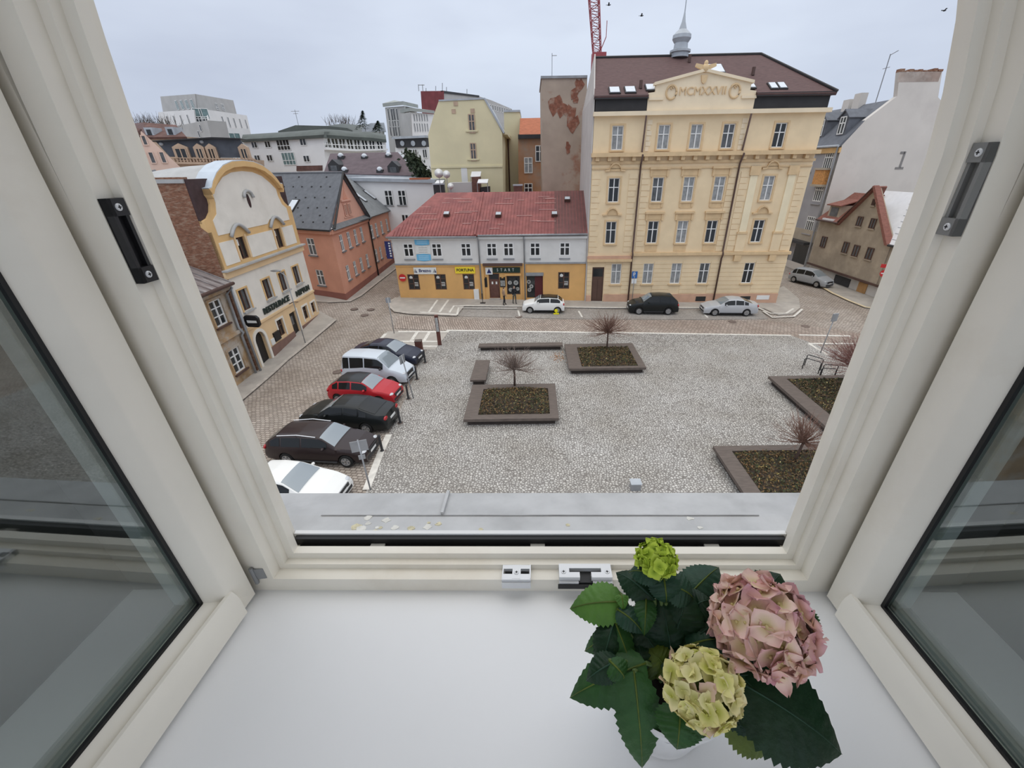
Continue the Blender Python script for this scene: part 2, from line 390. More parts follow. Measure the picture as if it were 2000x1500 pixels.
band('trim_6', [[(740, 668), (754, 653)], [(778, 649), (877, 649.5)], [(740, 668.5), (857, 668.5)], [(803, 668), (815, 650)], [(828, 668), (839, 650)], [(800, 678), (854, 678)]], .26, .075, M_PALE, 'pale stone guide bands on the corner island by the stele')
band('trim_7', [[(1012, 607), (1015, 618)], [(1130, 608), (1137, 620)], [(1369, 608), (1382, 621)]], .16, .045, M_PALE, 'short white bay lines between the parked cars')
band('trim_8', [[(1560, 655), (1660, 657)], [(1580, 672), (1694, 672)], [(1580, 672), (1616, 694)]], .22, .05, M_PALE, 'white stone lines beside the bicycle racks')
band('trim_9', [[(716, 958), (746, 880), (760, 850)]], .32, .06, M_PALE, 'pale stone border between the near cars and the square')
band('trim_10', [[(872, 646), (1240, 651), (1545, 656)]], .22, .05, M_PALE, 'pale stone border along the far edge of the square')
for i, (x, y, lb) in enumerate([(692, 604, 'left of three round drain covers at the mouth of the lane'), (724, 605, 'right of three round drain covers at the mouth of the lane'), (712, 616, 'nearest of three drain covers at the mouth of the lane'), (660, 727, 'drain cover in the road behind the white van'), (1573, 638, 'drain cover near the right road junction'), (1430, 629, 'drain cover in front of the silver saloon'), (1013, 619, 'drain cover in front of the white hatchback')]):
    p = G(x, y); b = MB(); b.lathe(p + Z * -.02, [(.34, 0), (.34, .065), (.28, .065), (.27, .055), (.02, .055)], 18); o = b.build('drain_cover', mat('iron_rust', (.16, .12, .10), .7, .2, 6), None)
    finish(o, lb, 'drain cover', 'drain covers in the road')
# ------------------------------------------------------------------ the window we look out of
YAW = -.02
def wp(x, y, z):      # window frame coordinates relative to the eye -> world
    return V((x * math.cos(YAW) - (y - .427) * math.sin(YAW), .427 + x * math.sin(YAW) + (y - .427) * math.cos(YAW), EYE + z))
M_FR = mat('cream_frame_paint', (.88, .835, .735), .38, .05, 6, col2=(.78, .715, .60), thr=.66, soft=.1, spec=.4)
M_SILL = mat('white_sill_paint', (.90, .905, .91), .42, .02, 3, spec=.35)
def bow(side, z): return (.28 if side < 0 else .9) * max(0., z + .04) ** 2
ZB, ZT, XS = -.6, .62, .447
prof = [(.427, 0), (.427, .027), (.4465, .027), (.4475, .036), (.459, .036), (.46, .047), (.474, .047), (.475, .036), (.486, .036), (.486, .030), (.50, .030), (.50, 0)]
wr = root('window_1', wp(0, .46, ZB), 'cream painted window frame with stepped rebates around the open casements', None, None, 'structure')
def sweep(nm, sd):
    b = MB(); n = len(prof); zs = [None] + [lerp(-.5, ZT, i / 20) for i in range(21)]
    rows = []
    for zz in zs:
        r = []
        for y, h in prof:
            z = ZB + h if zz is None else zz
            r.append(wp(sd * (XS - h + .0 - bow(sd, z)), y, z))
        rows.append(r)
    fs = []; vs = [p for r in rows for p in r]
    for i in range(len(rows) - 1):
        for j in range(n):
            q = (i * n + j, i * n + (j + 1) % n, (i + 1) * n + (j + 1) % n, (i + 1) * n + j); fs.append(q)
    b.add(vs, fs)
    # body of the jamb behind the rebates
    outer = [wp(sd * (XS + .07), .427, ZB), wp(sd * (XS + .07), .50, ZB)]
    b.prism([wp(sd * XS, .427, ZB - .04), wp(sd * (XS + .06), .427, ZB - .04), wp(sd * (XS + .06), .5, ZB - .04), wp(sd * XS, .5, ZB - .04)], (0, 0, ZT - ZB + .1))
    return b.build(nm, M_FR, wr, True, .5)
sweep('jamb', -1); sweep('jamb', 1)
b = MB(); n = len(prof); vs = [wp(sd * (XS - h), y, ZB + h) for sd in (-1, 1) for y, h in prof]
b.add(vs, [(j, j + n, (j + 1) % n + n, (j + 1) % n) for j in range(n)]); b.build('frame_rail', M_FR, wr, True, .5)
b = MB(); b.prism([wp(-.5, .427, ZT), wp(.5, .427, ZT), wp(.5, .5, ZT), wp(-.5, .5, ZT)], (0, 0, .07)); b.build('frame_head', M_FR, wr)
b = MB(); b.prism([wp(-.404, .4755, ZB + .036), wp(.404, .4755, ZB + .036), wp(.404, .485, ZB + .036), wp(-.404, .485, ZB + .036)], (0, 0, .0012)); b.build('drain_groove', mat('black'), wr)
for x in (-.27, .0, .29):
    b = MB(); b.prism([wp(x - .012, .475, ZB + .0372), wp(x + .012, .475, ZB + .0372), wp(x + .012, .4855, ZB + .0372), wp(x - .012, .4855, ZB + .0372)], (0, 0, .003)); b.build('groove_bridge', mat('rail_grey', (.45, .44, .41), .5, .1), wr)
b = MB(); b.prism([wp(-.412, .486, ZB + .03), wp(.412, .486, ZB + .03), wp(.412, .4945, ZB + .03), wp(-.412, .4945, ZB + .03)], (0, 0, .020)); b.build('weather_seal', mat('black'), wr)
b = MB(); b.prism([wp(-.416, .4945, ZB + .024), wp(.416, .4945, ZB + .024), wp(.416, .502, ZB + .024), wp(-.416, .502, ZB + .024)], (0, 0, .0295)); b.build('drip_rail', mat('rail_white', (.80, .80, .79), .35, .03), wr)
# outer sheet-metal ledge: two slopes, a standing seam and lichen blotches
M_LEDGE = mat('ledge_sheet', (.50, .505, .505), .55, .12, 14, col2=(.61, .615, .615), thr=.55, soft=.12, spec=.3)
lr = root('window_ledge', wp(0, .56, -.62), 'grey sheet metal ledge outside the window with yellow lichen blotches', 'ledge')
b = MB(); A_ = (.502, -.578); B_ = (.572, -.584); C_ = (.655, -.604); D_ = (.655, -.622)
for (y0, z0), (y1, z1) in ((A_, B_), (B_, C_), (C_, D_), (D_, (.502, -.622))):
    b.quad(wp(-.56, y0, z0), wp(.56, y0, z0), wp(.56, y1, z1), wp(-.56, y1, z1))
for sd in (-.56, .56): b.quad(*[wp(sd, y, z) for y, z in (A_, B_, C_, D_, (.502, -.622))])
b.build('sheet', M_LEDGE, lr)
b = MB(); b.prism([wp(-.185, .573, -.582), wp(-.180, .573, -.582), wp(-.186, .655, -.602), wp(-.192, .655, -.602)], (0, 0, .006)); b.build('standing_seam', M_LEDGE, lr)
b = MB(); b.prism([wp(-.415, .571, -.5835), wp(.415, .571, -.5835), wp(.415, .5735, -.584), wp(-.415, .5735, -.584)], (0, 0, .0015)); b.build('fold_line', mat('ledge_fold', (.38, .38, .38), .6, .2, 20), lr)
M_LI = mat('lichen', (.72, .66, .46), .9, .2, 60, bump=.5, bsc=200); M_LI2 = mat('lichen_pale', (.72, .71, .66), .9, .15, 60)
rnd = random.Random(3)
def ledge_z(y): return lerp(A_[1], B_[1], (y - A_[0]) / (B_[0] - A_[0])) if y < B_[0] else lerp(B_[1], C_[1], (y - B_[0]) / (C_[0] - B_[0]))
for i in range(30):
    x = rnd.choice([rnd.gauss(-.30, .035), rnd.gauss(-.28, .05), rnd.uniform(-.4, .4)]); y = rnd.uniform(.508, .565); r = rnd.uniform(.003, .010) if x < -.2 else rnd.uniform(.002, .006)
    if abs(x) > .4: continue
    b = MB(); k = 9; ring = [wp(x + r * (1 + rnd.uniform(-.35, .35)) * math.cos(t * 6.283 / k), y + r * .8 * (1 + rnd.uniform(-.35, .35)) * math.sin(t * 6.283 / k), ledge_z(y) + .0002) for t in range(k)]
    b.prism(ring, (0, 0, .0007)); b.build('lichen_blotch', M_LI if rnd.random() < .6 else M_LI2, lr)
# inner sill board
b = MB(); pr = [(.427, -.60), (.06, -.60), (.045, -.604), (.04, -.612), (.04, -.635), (.427, -.635)]
b.prism([wp(-.66, y, z) for y, z in pr], wp(.66, 0, 0) - wp(-.66, 0, 0)); o = b.build('trim_11', M_SILL); finish(o, 'broad white painted inner window sill', None, None, 'structure')
# walls around the window
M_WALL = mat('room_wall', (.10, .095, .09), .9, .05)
M_OUT = mat('own_facade', (.6, .57, .5), .9, .05)
def wbox(nm, x0, x1, y0, y1, z0, z1, m, lb):
    b = MB(); b.prism([wp(x0, y0, z0), wp(x1, y0, z0), wp(x1, y1, z0), wp(x0, y1, z0)], (0, 0, z1 - z0)); o = b.build(nm, m); finish(o, lb, None, None, 'structure')
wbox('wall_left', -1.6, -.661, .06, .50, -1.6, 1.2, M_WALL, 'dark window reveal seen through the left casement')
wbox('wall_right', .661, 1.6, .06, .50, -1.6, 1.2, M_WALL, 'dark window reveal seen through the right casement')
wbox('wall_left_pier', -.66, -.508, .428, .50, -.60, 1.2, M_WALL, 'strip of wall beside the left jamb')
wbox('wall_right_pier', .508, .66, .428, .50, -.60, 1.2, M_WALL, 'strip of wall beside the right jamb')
wbox('wall_below', -.66, .66, .10, .50, -1.6, -.641, M_OUT, 'wall under the window sill')
wbox('wall_above', -.66, .66, .10, .50, .692, 1.2, M_OUT, 'lintel above the window')
# unseen room added to shade the sill, kept short and open behind for skylight
def rbox(nm, x0, x1, y0, y1, z0, z1, m, lb): wbox(nm, x0, x1, y0, y1, z0, z1, m, lb)
M_ROOM = mat('room_paint', (.82, .80, .76), .9, .03)
rbox('ceiling', -2.3, 2.3, -1.9, .50, 1.2, 1.3, M_ROOM, 'unseen white ceiling added to shade the room')
rbox('floor_room', -2.3, 2.3, -1.9, .06, -1.7, -1.6, mat('parquet', (.30, .19, .11), .5, .2, 3), 'unseen brown parquet floor of the room')
rbox('wall_left_room', -2.4, -2.3, -1.9, .50, -1.6, 1.2, M_ROOM, 'unseen left wall added to shade the room'); rbox('wall_right_room', 2.3, 2.4, -1.9, .50, -1.6, 1.2, M_ROOM, 'unseen right wall added to shade the room')
# casements opened into the room
def glassmat():
    M = bpy.data.materials.new('casement_glass'); M.use_nodes = True; t = M.node_tree; t.nodes.clear()
    o = nd(t, 'ShaderNodeOutputMaterial'); mx = nd(t, 'ShaderNodeMixShader'); tr = nd(t, 'ShaderNodeBsdfTransparent'); gl = nd(t, 'ShaderNodeBsdfGlossy')
    tr.inputs[0].default_value = (.84, .885, .87, 1); gl.inputs['Roughness'].default_value = .02; gl.inputs['Color'].default_value = (.95, .97, .97, 1)
    mx.inputs[0].default_value = .13; t.links.new(tr.outputs[0], mx.inputs[1]); t.links.new(gl.outputs[0], mx.inputs[2]); t.links.new(mx.outputs[0], o.inputs[0])
    MATS['casement_glass'] = M; return M
M_CG = glassmat()
def casement(sd, label):
    r = root('casement', wp(sd * XS, .40, ZB + .006), label, 'casement')
    ang = math.radians(2.0); a = V((sd * math.sin(ang), -math.cos(ang))); nn = V((-sd * math.cos(ang), -math.sin(ang)))   # along the leaf, outward face
    y0 = .417; Lf = .44; z0, z1 = ZB + .006, ZT - .01
    def Q(l, z, d): return wp(sd * (XS - bow(sd, z) * .9) + a.x * l + nn.x * d, y0 + a.y * l + nn.y * d, z)
    pf = [(0, -.060), (0, -.004), (.003, 0), (.038, 0), (.042, -.002), (.054, -.020), (.056, -.024), (.056, -.060)]
    def side(nm, f0, f1, N=1):
        b = MB(); vs = []
        for i in range(N + 1):
            t = i / N
            for w_, d in pf: vs.append(Q(*f0(w_, t), d))
        k = len(pf); fs = [(i * k + j, i * k + (j + 1) % k, (i + 1) * k + (j + 1) % k, (i + 1) * k + j) for i in range(N) for j in range(k)]
        fs += [tuple(range(k)), tuple(range(N * k, N * k + k))]
        b.add(vs, fs); b.build(nm, M_FR, r, True, .6)
    side('hinge_stile', lambda w_, t: (w_, lerp(z0 + w_, z1 - w_, t)), None, 16)
    side('lock_stile', lambda w_, t: (Lf - w_, lerp(z0 + w_, z1 - w_, t)), None, 16)
    side('bottom_rail', lambda w_, t: (lerp(w_, Lf - w_, t), z0 + w_), None)
    side('top_rail', lambda w_, t: (lerp(w_, Lf - w_, t), z1 - w_), None)
    g = .0565
    b = MB(); N = 14
    def pane(d0, d1):
        vs = []
        for i in range(N + 1):
            z = lerp(z0 + g, z1 - g, i / N)
            vs += [Q(g, z, d0), Q(Lf - g, z, d0), Q(Lf - g, z, d1), Q(g, z, d1)]
        fs = [(i * 4 + j, i * 4 + (j + 1) % 4, i * 4 + 4 + (j + 1) % 4, i * 4 + 4 + j) for i in range(N) for j in range(4)] + [(0, 1, 2, 3), (N * 4, N * 4 + 3, N * 4 + 2, N * 4 + 1)]
        b.add(vs, fs)
    pane(-.027, -.031); b.build('glass_pane', M_CG, r, True, .5)
    b = MB()
    for i in range(16):
        za, zb = lerp(z0 + g, z1 - g, i / 16), lerp(z0 + g, z1 - g, (i + 1) / 16)
        b.add([Q(g - .001, za, -.0225), Q(g + .0035, za, -.0225), Q(g + .0035, zb, -.0225), Q(g - .001, zb, -.0225), Q(g - .001, za, -.027), Q(g + .0035, za, -.027), Q(g + .0035, zb, -.027), Q(g - .001, zb, -.027)], [(0, 1, 2, 3), (1, 5, 6, 2)])
    zz = z0 + g
    b.add([Q(g, zz - .001, -.0225), Q(Lf - g, zz - .001, -.0225), Q(Lf - g, zz + .0035, -.0225), Q(g, zz + .0035, -.0225), Q(g, zz + .0035, -.027), Q(Lf - g, zz + .0035, -.027)], [(0, 1, 2, 3), (3, 2, 5, 4)])
    b.build('gasket', mat('black'), r)
    b = MB()    # inner glazing spacer visible behind the pane edge
    for d0, d1 in ((-.032, -.05),):
        for i in range(16):
            za, zb = lerp(z0 + g, z1 - g, i / 16), lerp(z0 + g, z1 - g, (i + 1) / 16)
            b.add([Q(g, za, d0), Q(g + .011, za, d0), Q(g + .011, zb, d0), Q(g, zb, d0), Q(g + .011, za, d1), Q(g + .011, zb, d1)], [(0, 1, 2, 3), (1, 4, 5, 2)])
        b.add([Q(g, zz, d0), Q(Lf - g, zz, d0), Q(Lf - g, zz + .011, d0), Q(g, zz + .011, d0), Q(g, zz + .011, d1), Q(Lf - g, zz + .011, d1)], [(0, 1, 2, 3), (3, 2, 5, 4)])
    b.build('spacer_bar', mat('spacer', (.36, .38, .37), .5, .05), r)
    b = MB(); wb = [(-.002, .053), (.002, .052), (.007, .043), (.009, .034), (.009, .004), (-.002, .002)]; vs = [Q(l, z0 + h, d) for l in (.034, Lf) for d, h in wb]; k = len(wb)
    b.add(vs, [(j, (j + 1) % k, (j + 1) % k + k, j + k) for j in range(k)] + [tuple(range(k)), tuple(range(2 * k - 1, k - 1, -1))]); b.build('weather_bar', M_FR, r, True, .5)
    return r
casement(-1, 'left white framed casement swung open into the room')
casement(1, 'right white framed casement swung open beside the flowers')
# window hardware
def screw(p, ax, r_, parent):
    b = MB(); b.lathe(p, [(r_, 0), (r_, .0008), (r_ * .8, .0014), (.0004, .0014)], 12, ax); o = b.build('screw', mat('chrome'), parent, True, .6)
    p2 = V(p) + V(ax).normalized() * .00145; u = V(ax).cross(Z if abs(V(ax).normalized().z) < .9 else V((1, 0, 0))).normalized(); v_ = V(ax).normalized().cross(u)
    b = MB()
    for c_, s_ in ((u, v_), (v_, u)): b.obox(p2, c_ * r_ * .5, s_ * r_ * .14, V(ax).normalized() * .0002)
    b.build('screw_slot', mat('black'), o)
_pk = [0]
def plate(b, x0, x1, y0, y1, z0, z1):
    _pk[0] = (_pk[0] + 1) % 7; z1 += _pk[0] * .00012; z0 -= _pk[0] * .00012; y0 -= _pk[0] * .00008
    b.prism([wp(x0, y0, z0), wp(x1, y0, z0), wp(x1, y1, z0), wp(x0, y1, z0)], (0, 0, z1 - z0))
zt = ZB + .027
hx = root('strike_plate', wp(-.030, .437, zt), 'small two-slot chrome strike plate on the bottom frame', 'strike plate')
b = MB(); x0, x1, y0, y1 = -.0555, -.0105, .4225, .447
for bx in ((x0, x1, y0 - .002, y0 + .008), (x0, x1, y1 - .007, y1), (x0, x0 + .002, y0, y1), (-.0395, -.0265, y0, y1), (x1 - .002, x1, y0, y1)): plate(b, bx[0], bx[1], bx[2], bx[3], zt, zt + .009)
plate(b, x0, x1, y0 - .004, y0 + .002, zt - .008, zt + .003)
b.build('plate', mat('chrome'), hx)
for xx in (-.0515, -.0265):
    b = MB(); plate(b, xx, xx + .0125, y0 + .008, y1 - .007, zt + .0005, zt + .0025); b.build('slot', mat('black'), hx)
screw(wp(-.033, .433, zt + .009), Z, .0042, hx)
kx = root('keeper_plate', wp(.076, .436, zt), 'larger chrome keeper plate with a T-shaped black slot on the bottom frame', 'keeper plate')
x0, x1 = .034, .116; b = MB()
for bx in ((x0, x1, y1 - .008, y1), (x0, x0 + .016, y0, y1), (x1 - .016, x1, y0, y1), (x0, x0 + .032, y0, y0 + .009), (x1 - .032, x1, y0, y0 + .009)): plate(b, *bx, zt, zt + .012)
plate(b, x0, x0 + .030, y0 - .004, y0, zt - .004, zt + .005); plate(b, x1 - .030, x1, y0 - .004, y0, zt - .004, zt + .005)
b.build('plate', mat('chrome'), kx)
b = MB(); plate(b, x0 + .015, x1 - .015, y0 + .008, y1 - .007, zt + .001, zt + .004); plate(b, x0 + .03, x1 - .03, y0 - .003, y0 + .010, zt + .001, zt + .004); plate(b, x0 - .002, x1 + .002, y0 - .0055, y0 - .0038, zt - .007, zt + .001); b.build('slot', mat('black'), kx)
for xx in (x0 + .007, x1 - .007): screw(wp(xx, .432, zt + .012), Z, .0042, kx)
def side_keep(sd, z, label, m, ln):
    """latch keeper screwed to the face of a jamb rebate"""
    xf = sd * (XS - .027 - bow(sd, z)); r = root('latch_keeper', wp(xf, .437, z), label, 'latch keeper'); ax = wp(-sd, 0, 0) - wp(0, 0, 0); e = ax * .010
    def bx(b, y0, y1, za, zb, t): b.prism([wp(xf, y0, z + za), wp(xf, y1, z + za), wp(xf, y1, z + zb), wp(xf, y0, z + zb)], ax * t)
    b = MB(); bx(b, .428, .4465, -ln, -ln + .016, .009); bx(b, .428, .4465, ln - .016, ln, .009); bx(b, .428, .432, -ln, ln, .009); bx(b, .443, .4465, -ln, ln, .007); bx(b, .428, .4465, -ln, ln, .002)
    b.build('body', m, r)
    for q in (-ln + .008, ln - .008): screw(wp(xf, .437, z + q) + ax * .009, ax, .0036, r)
side_keep(-1, -.062, 'black latch keeper with two screws on the left jamb', mat('black_plastic', (.02, .02, .022), .35, 0), .041)
side_keep(1, -.025, 'grey latch keeper with dark slots on the right jamb', mat('keeper_grey', (.22, .22, .21), .4, .1), .04)
hg = root('hinge', wp(-XS + .01, .424, ZB + .05), 'small grey hinge at the bottom of the left jamb', 'hinge')
b = MB(); b.prism([wp(-XS + .001, .4235, ZB + .03), wp(-XS + .018, .4262, ZB + .03), wp(-XS + .018, .4268, ZB + .03), wp(-XS + .001, .4268, ZB + .03)], (0, 0, .022)); b.build('leaf', mat('metal_grey'), hg)
b = MB(); b.lathe(wp(-XS + .002, .4235, ZB + .022), [(.003, 0), (.003, .034)], 10); b.build('knuckle', mat('metal_grey'), hg, True, .5)
# ------------------------------------------------------------------ yellow town house
mat('yellow_plaster', (.80, .635, .41), .85, .06, .8, col2=(.73, .57, .36), thr=.62, soft=.15)
mat('yellow_trim', (.68, .495, .285), .85, .08, 2)
mat('cream_attic', (.80, .67, .48), .85, .06, .8)
mat('pink_plinth', (.58, .36, .25), .9, .1, 1.2)
mat('pale_pilaster', (.83, .72, .50), .85, .05, 1)
mat('roof_brown', (.115, .066, .062), .8, .2, 2.5, stretch=(1, 1, 9))
mat('attic_black', (.03, .028, .028), .6, .15)
FY = Facade(G(1144, 590), G(1514, 593))
def yellow():
    F = FY; r = root('town_house', F.P(9.2, 0, -4), 'yellow four storey town house with brown roof and dated pediment', 'building')
    L = F.L; cols = [2.0, 5.8, 8.45, 11.08, 15.25]; W = .95
    rows = [(2.02, 1.93), (5.78, 1.93), (9.3, 1.93), (13.33, 1.75)]
    ws = []
    for i, (v, h) in enumerate(rows):
        for j, u in enumerate(cols): ws.append((2.78 if (i == 0 and j == 0) else u, v, W, h))
    door = (1.06, .3, 1.12, 3.35)
    b = MB(); F.wall(b, 0, L, -.3, 15.9, holes_of(ws) + holes_of([door]), .24, 11.); b.build('wall', mat('yellow_plaster'), r)
    curt = {(0, 0), (0, 1), (0, 2), (2, 2), (2, 3), (3, 0), (3, 1), (3, 2), (1, 2), (2, 4)}
    for k, (u, v, w_, h) in enumerate(ws):
        i, j = divmod(k, 5); window(F, u, v, w_, h, r, 'cross', pane='glass_curtain' if (i, j) in curt else ('glass_grey' if (i + j) % 3 == 0 else 'glass_dark'), d=-.16)
        boxpart('window_sill', F, u - .62, u + .62, v - .12, v, 0, .14, 'yellow_trim', r)
        if i:
            b = MB()
            for a in (u - W / 2 - .16, u + W / 2): F.box(b, a, a + .16, v, v + h + .14, 0, .05)
            F.box(b, u - W / 2, u + W / 2, v + h, v + h + .14, 0, .05); b.build('window_surround', mat('yellow_trim'), r)
        if i in (1, 2):
            if j in (1, 2, 3):
                boxpart('window_hood', F, u - .85, u + .85, v + h + .62, v + h + .78, 0, .24, 'yellow_trim', r)
                boxpart('hood_frieze', F, u - .7, u + .7, v + h + .14, v + h + .62, 0, .08, 'yellow_trim', r)
                for q in (-.78, .62): boxpart('hood_bracket', F, u + q, u + q + .16, v + h + .05, v + h + .62, 0, .15, 'yellow_trim', r)
                if i == 2:
                    boxpart('apron', F, u - .55, u + .55, v - .55, v - .14, 0, .05, 'yellow_trim', r)
                    for q in (-.6, .44): boxpart('sill_bracket', F, u + q, u + q + .16, v - .45, v - .12, 0, .1, 'yellow_trim', r)
                else: boxpart('apron', F, u - .55, u + .55, v - .7, v - .14, 0, .05, 'yellow_trim', r)
            else:
                pts = [(-.85, 0), (-.5, .03), (-.42, .3), (-.25, .5), (0, .58), (.25, .5), (.42, .3), (.5, .03), (.85, 0)]; th = .12
                b = MB(); v0 = v + h + .5
                for (a0, b0), (a1, b1) in zip(pts, pts[1:]): F.poly(b, [(u + a0, v0 + b0), (u + a1, v0 + b1), (u + a1, v0 + b1 + th), (u + a0, v0 + b0 + th)], 0, .24)
                b.build('curved_hood', mat('yellow_trim'), r)
                b = MB(); F.poly(b, [(u + a, v0 + c) for a, c in pts[1:-1]], 0, .1); b.build('hood_relief', mat('yellow_trim'), r)
    # ornamented bands
    boxpart('plinth', F, 1.7, L, -.3, 1.02, 0, .08, 'pink_plinth', r); boxpart('plinth', F, 0, .45, -.3, .95, 0, .08, 'pink_plinth', r)
    for u in (5.2, 10.7, 15.0): boxpart('cellar_window', F, u, u + .95, .33, .78, .081, .1, 'glass_dark', r)
    boxpart('wall_plate', F, 16.55, 17.75, .45, .86, .081, .11, 'win_white', r)
    b = MB(); F.box(b, .5, 1.62, .3, 3.65, -.2, -.1); dr = b.build('door', mat('win_brown'), r)
    boxpart('door_panel', F, .6, 1.02, .5, 2.5, -.1, -.07, 'win_brown', dr); boxpart('door_panel', F, 1.1, 1.52, .5, 2.5, -.1, -.07, 'win_brown', dr); boxpart('door_light', F, .6, 1.52, 2.75, 3.5, -.1, -.08, 'glass_dark', dr)
    boxpart('doorstep', F, .4, 1.75, 0, .32, 0, .3, 'pavement_stone', r)
    boxpart('string_course', F, 4.0, L + .1, 4.72, 4.98, 0, .26, 'yellow_trim', r); boxpart('porch_course', F, -.05, 4.1, 4.2, 4.42, 0, .34, 'yellow_trim', r); boxpart('course_flashing', F, -.05, 4.1, 4.43, 4.7, 0, .2, 'pink_plinth', r)
    boxpart('cornice', F, -.1, L + .15, 12.82, 13.12, 0, .55, 'yellow_trim', r); boxpart('cornice_bed', F, -.05, L + .1, 12.3, 12.5, 0, .14, 'yellow_trim', r)
    boxpart('eave_cornice', F, -.1, L + .2, 15.72, 16.02, 0, .42, 'cream_attic', r); boxpart('frieze_line', F, 0, L, 11.9, 12.0, 0, .1, 'yellow_trim', r)
    u = .25
    while u < L: boxpart('dentil', F, u, u + .3, 12.52, 12.82, 0, .4, 'yellow_trim', r); u += 1.02
    # rusticated ground floor: boards of plaster between the openings
    v = 1.1; spans = [(.0, .45), (1.7, 2.25), (3.3, 5.28), (6.32, 7.93), (8.97, 10.56), (11.6, 14.73), (15.77, L)]
    while v < 4.1:
        for a, c in spans: boxpart('rustication_band', F, a, c, v, min(v + .36, 4.15), 0, .035, 'yellow_plaster', r)
        v += .4
    # quoins
    for u0 in (.05, 3.25, 4.35, 11.75, 12.75, 17.6):
        v = 5.05; k = 0
        while v < 11.6:
            w_ = .75 if k % 2 else .6; boxpart('quoin', F, u0, min(u0 + w_, L), v, v + .42, 0, .045, 'yellow_plaster', r); v += .47; k += 1
    for u0 in (4.35, 12.0):
        v = 13.2; k = 0
        while v < 15.4: boxpart('quoin', F, u0, u0 + (.42 if k % 2 else .3), v, v + .34, 0, .04, 'cream_attic', r); v += .38; k += 1
    for u0 in (13.55, 16.75):
        boxpart('pilaster', F, u0, u0 + .62, 6.7, 11.3, 0, .1, 'pale_pilaster', r); boxpart('pilaster_capital', F, u0 - .12, u0 + .74, 11.3, 12.0, 0, .2, 'yellow_trim', r)
        boxpart('pilaster_base', F, u0 - .1, u0 + .72, 5.0, 6.55, 0, .14, 'yellow_plaster', r); boxpart('base_cap', F, u0 - .15, u0 + .77, 6.55, 6.72, 0, .2, 'yellow_trim', r); boxpart('console', F, u0, u0 + .6, 4.15, 4.7, 0, .25, 'yellow_trim', r)
    for u0 in (4.12, 12.42):
        b = MB(); b.tube([F.P(u0, 15.7, .5), F.P(u0, 13.2, .12), F.P(u0, 12.9, .62), F.P(u0, 12.2, .14), F.P(u0, 5.1, .14), F.P(u0, 4.8, .34), F.P(u0, 4.4, .14), F.P(u0, .0, .16)], .075, 8); b.build('downpipe', mat('pipe_brown'), r, True)
    # attic, pediment, roof
    boxpart('attic_band', F, .05, 4.25, 16.02, 17.0, -.3, .0, 'attic_black', r); boxpart('attic_band', F, 12.6, L, 16.02, 17.0, -.3, 0, 'attic_black', r)
    boxpart('roof_gutter', F, -.05, 4.2, 16.86, 17.1, -.05, .3, 'attic_black', r); boxpart('roof_gutter', F, 12.65, L + .2, 16.86, 17.1, -.05, .3, 'attic_black', r)
    b = MB(); F.poly(b, [(4.2, 16.02), (12.65, 16.02), (12.65, 17.25), (12.15, 17.3), (12.15, 17.75), (8.4, 18.55), (4.75, 17.75), (4.75, 17.3), (4.2, 17.25)], -.45, .06); b.build('pediment', mat('cream_attic'), r)
    for a, c in (((4.6, 17.72), (8.4, 18.52)), ((8.4, 18.52), (12.3, 17.72))):
        b = MB(); F.poly(b, [a, c, (c[0], c[1] + .2), (a[0], a[1] + .2)], -.4, .25); b.build('pediment_coping', mat('cream_attic'), r)
    boxpart('pediment_ledge', F, 4.25, 5.4, 16.75, 16.95, 0, .2, 'cream_attic', r); boxpart('pediment_ledge', F, 11.55, 12.7, 16.75, 16.95, 0, .2, 'cream_attic', r)
    for u0 in (6.0, 10.95):
        b = MB(); b.tube([F.P(u0 + .4 * math.cos(t * math.pi / 9), 17.25 + .46 * math.sin(t * math.pi / 9), .12) for t in range(19)], .07, 6); b.build('wreath', mat('yellow_trim'), r, True)
        b = MB(); b.tube([F.P(u0, 17.7, .12), F.P(u0 + .1, 17.52, .14), F.P(u0, 17.42, .12), F.P(u0 - .1, 17.52, .14), F.P(u0, 17.7, .12)], .05, 5); b.build('wreath_bow', mat('yellow_trim'), r)
    text('MCMXXVII', .78, .04, 'yellow_trim', 'date_lettering', r, F.P(8.45, 17.28, .1), F, 1.0)
    b = MB(); b.ball(F.P(8.4, 18.75, .1), .28, .25, .3); b.ball(F.P(8.4, 19.05, .1), .16, .16, .2)
    for s_ in (-1, 1): F.poly(b, [(8.4 + s_ * .2, 18.6), (8.4 + s_ * .8, 18.85), (8.4 + s_ * .75, 19.05), (8.4 + s_ * .2, 18.95)], .0, .18)
    F.poly(b, [(8.15, 18.3), (8.65, 18.3), (8.55, 17.85), (8.4, 17.75), (8.25, 17.85)], .06, .2); b.build('eagle_ornament', mat('yellow_trim'), r, True, .7)
    D = 6.0; eL, eR = F.P(-.1, 17.05, .35), F.P(L + .25, 17.0, .35); rL, rR = F.px(1163, 112, -D), F.px(1486, 108, -D); rL.z = rR.z = (rL.z + rR.z) / 2
    k_ = (rL.z - 17.03) / (D + .35); zc = 17.03 + .8 * k_
    slab('roof', [eL, F.P(4.2, 17.05, .35), F.P(4.2, zc, -.45), F.P(12.65, zc, -.45), F.P(12.65, 17.03, .35), eR, rR, rL], 'roof_brown', r, .2); slab('roof_hip', [eR, rR, F.P(L + .25, 17.0, -2 * D)], 'roof_brown', r, .2)
    slab('roof_back', [rL, rR, F.P(L + .25, 17.0, -2 * D), F.P(-.1, 17.0, -2 * D)], 'roof_brown', r, .2)
    n = ((eR - eL).cross(rL - eL)).normalized(); n = n if n.z > 0 else -n
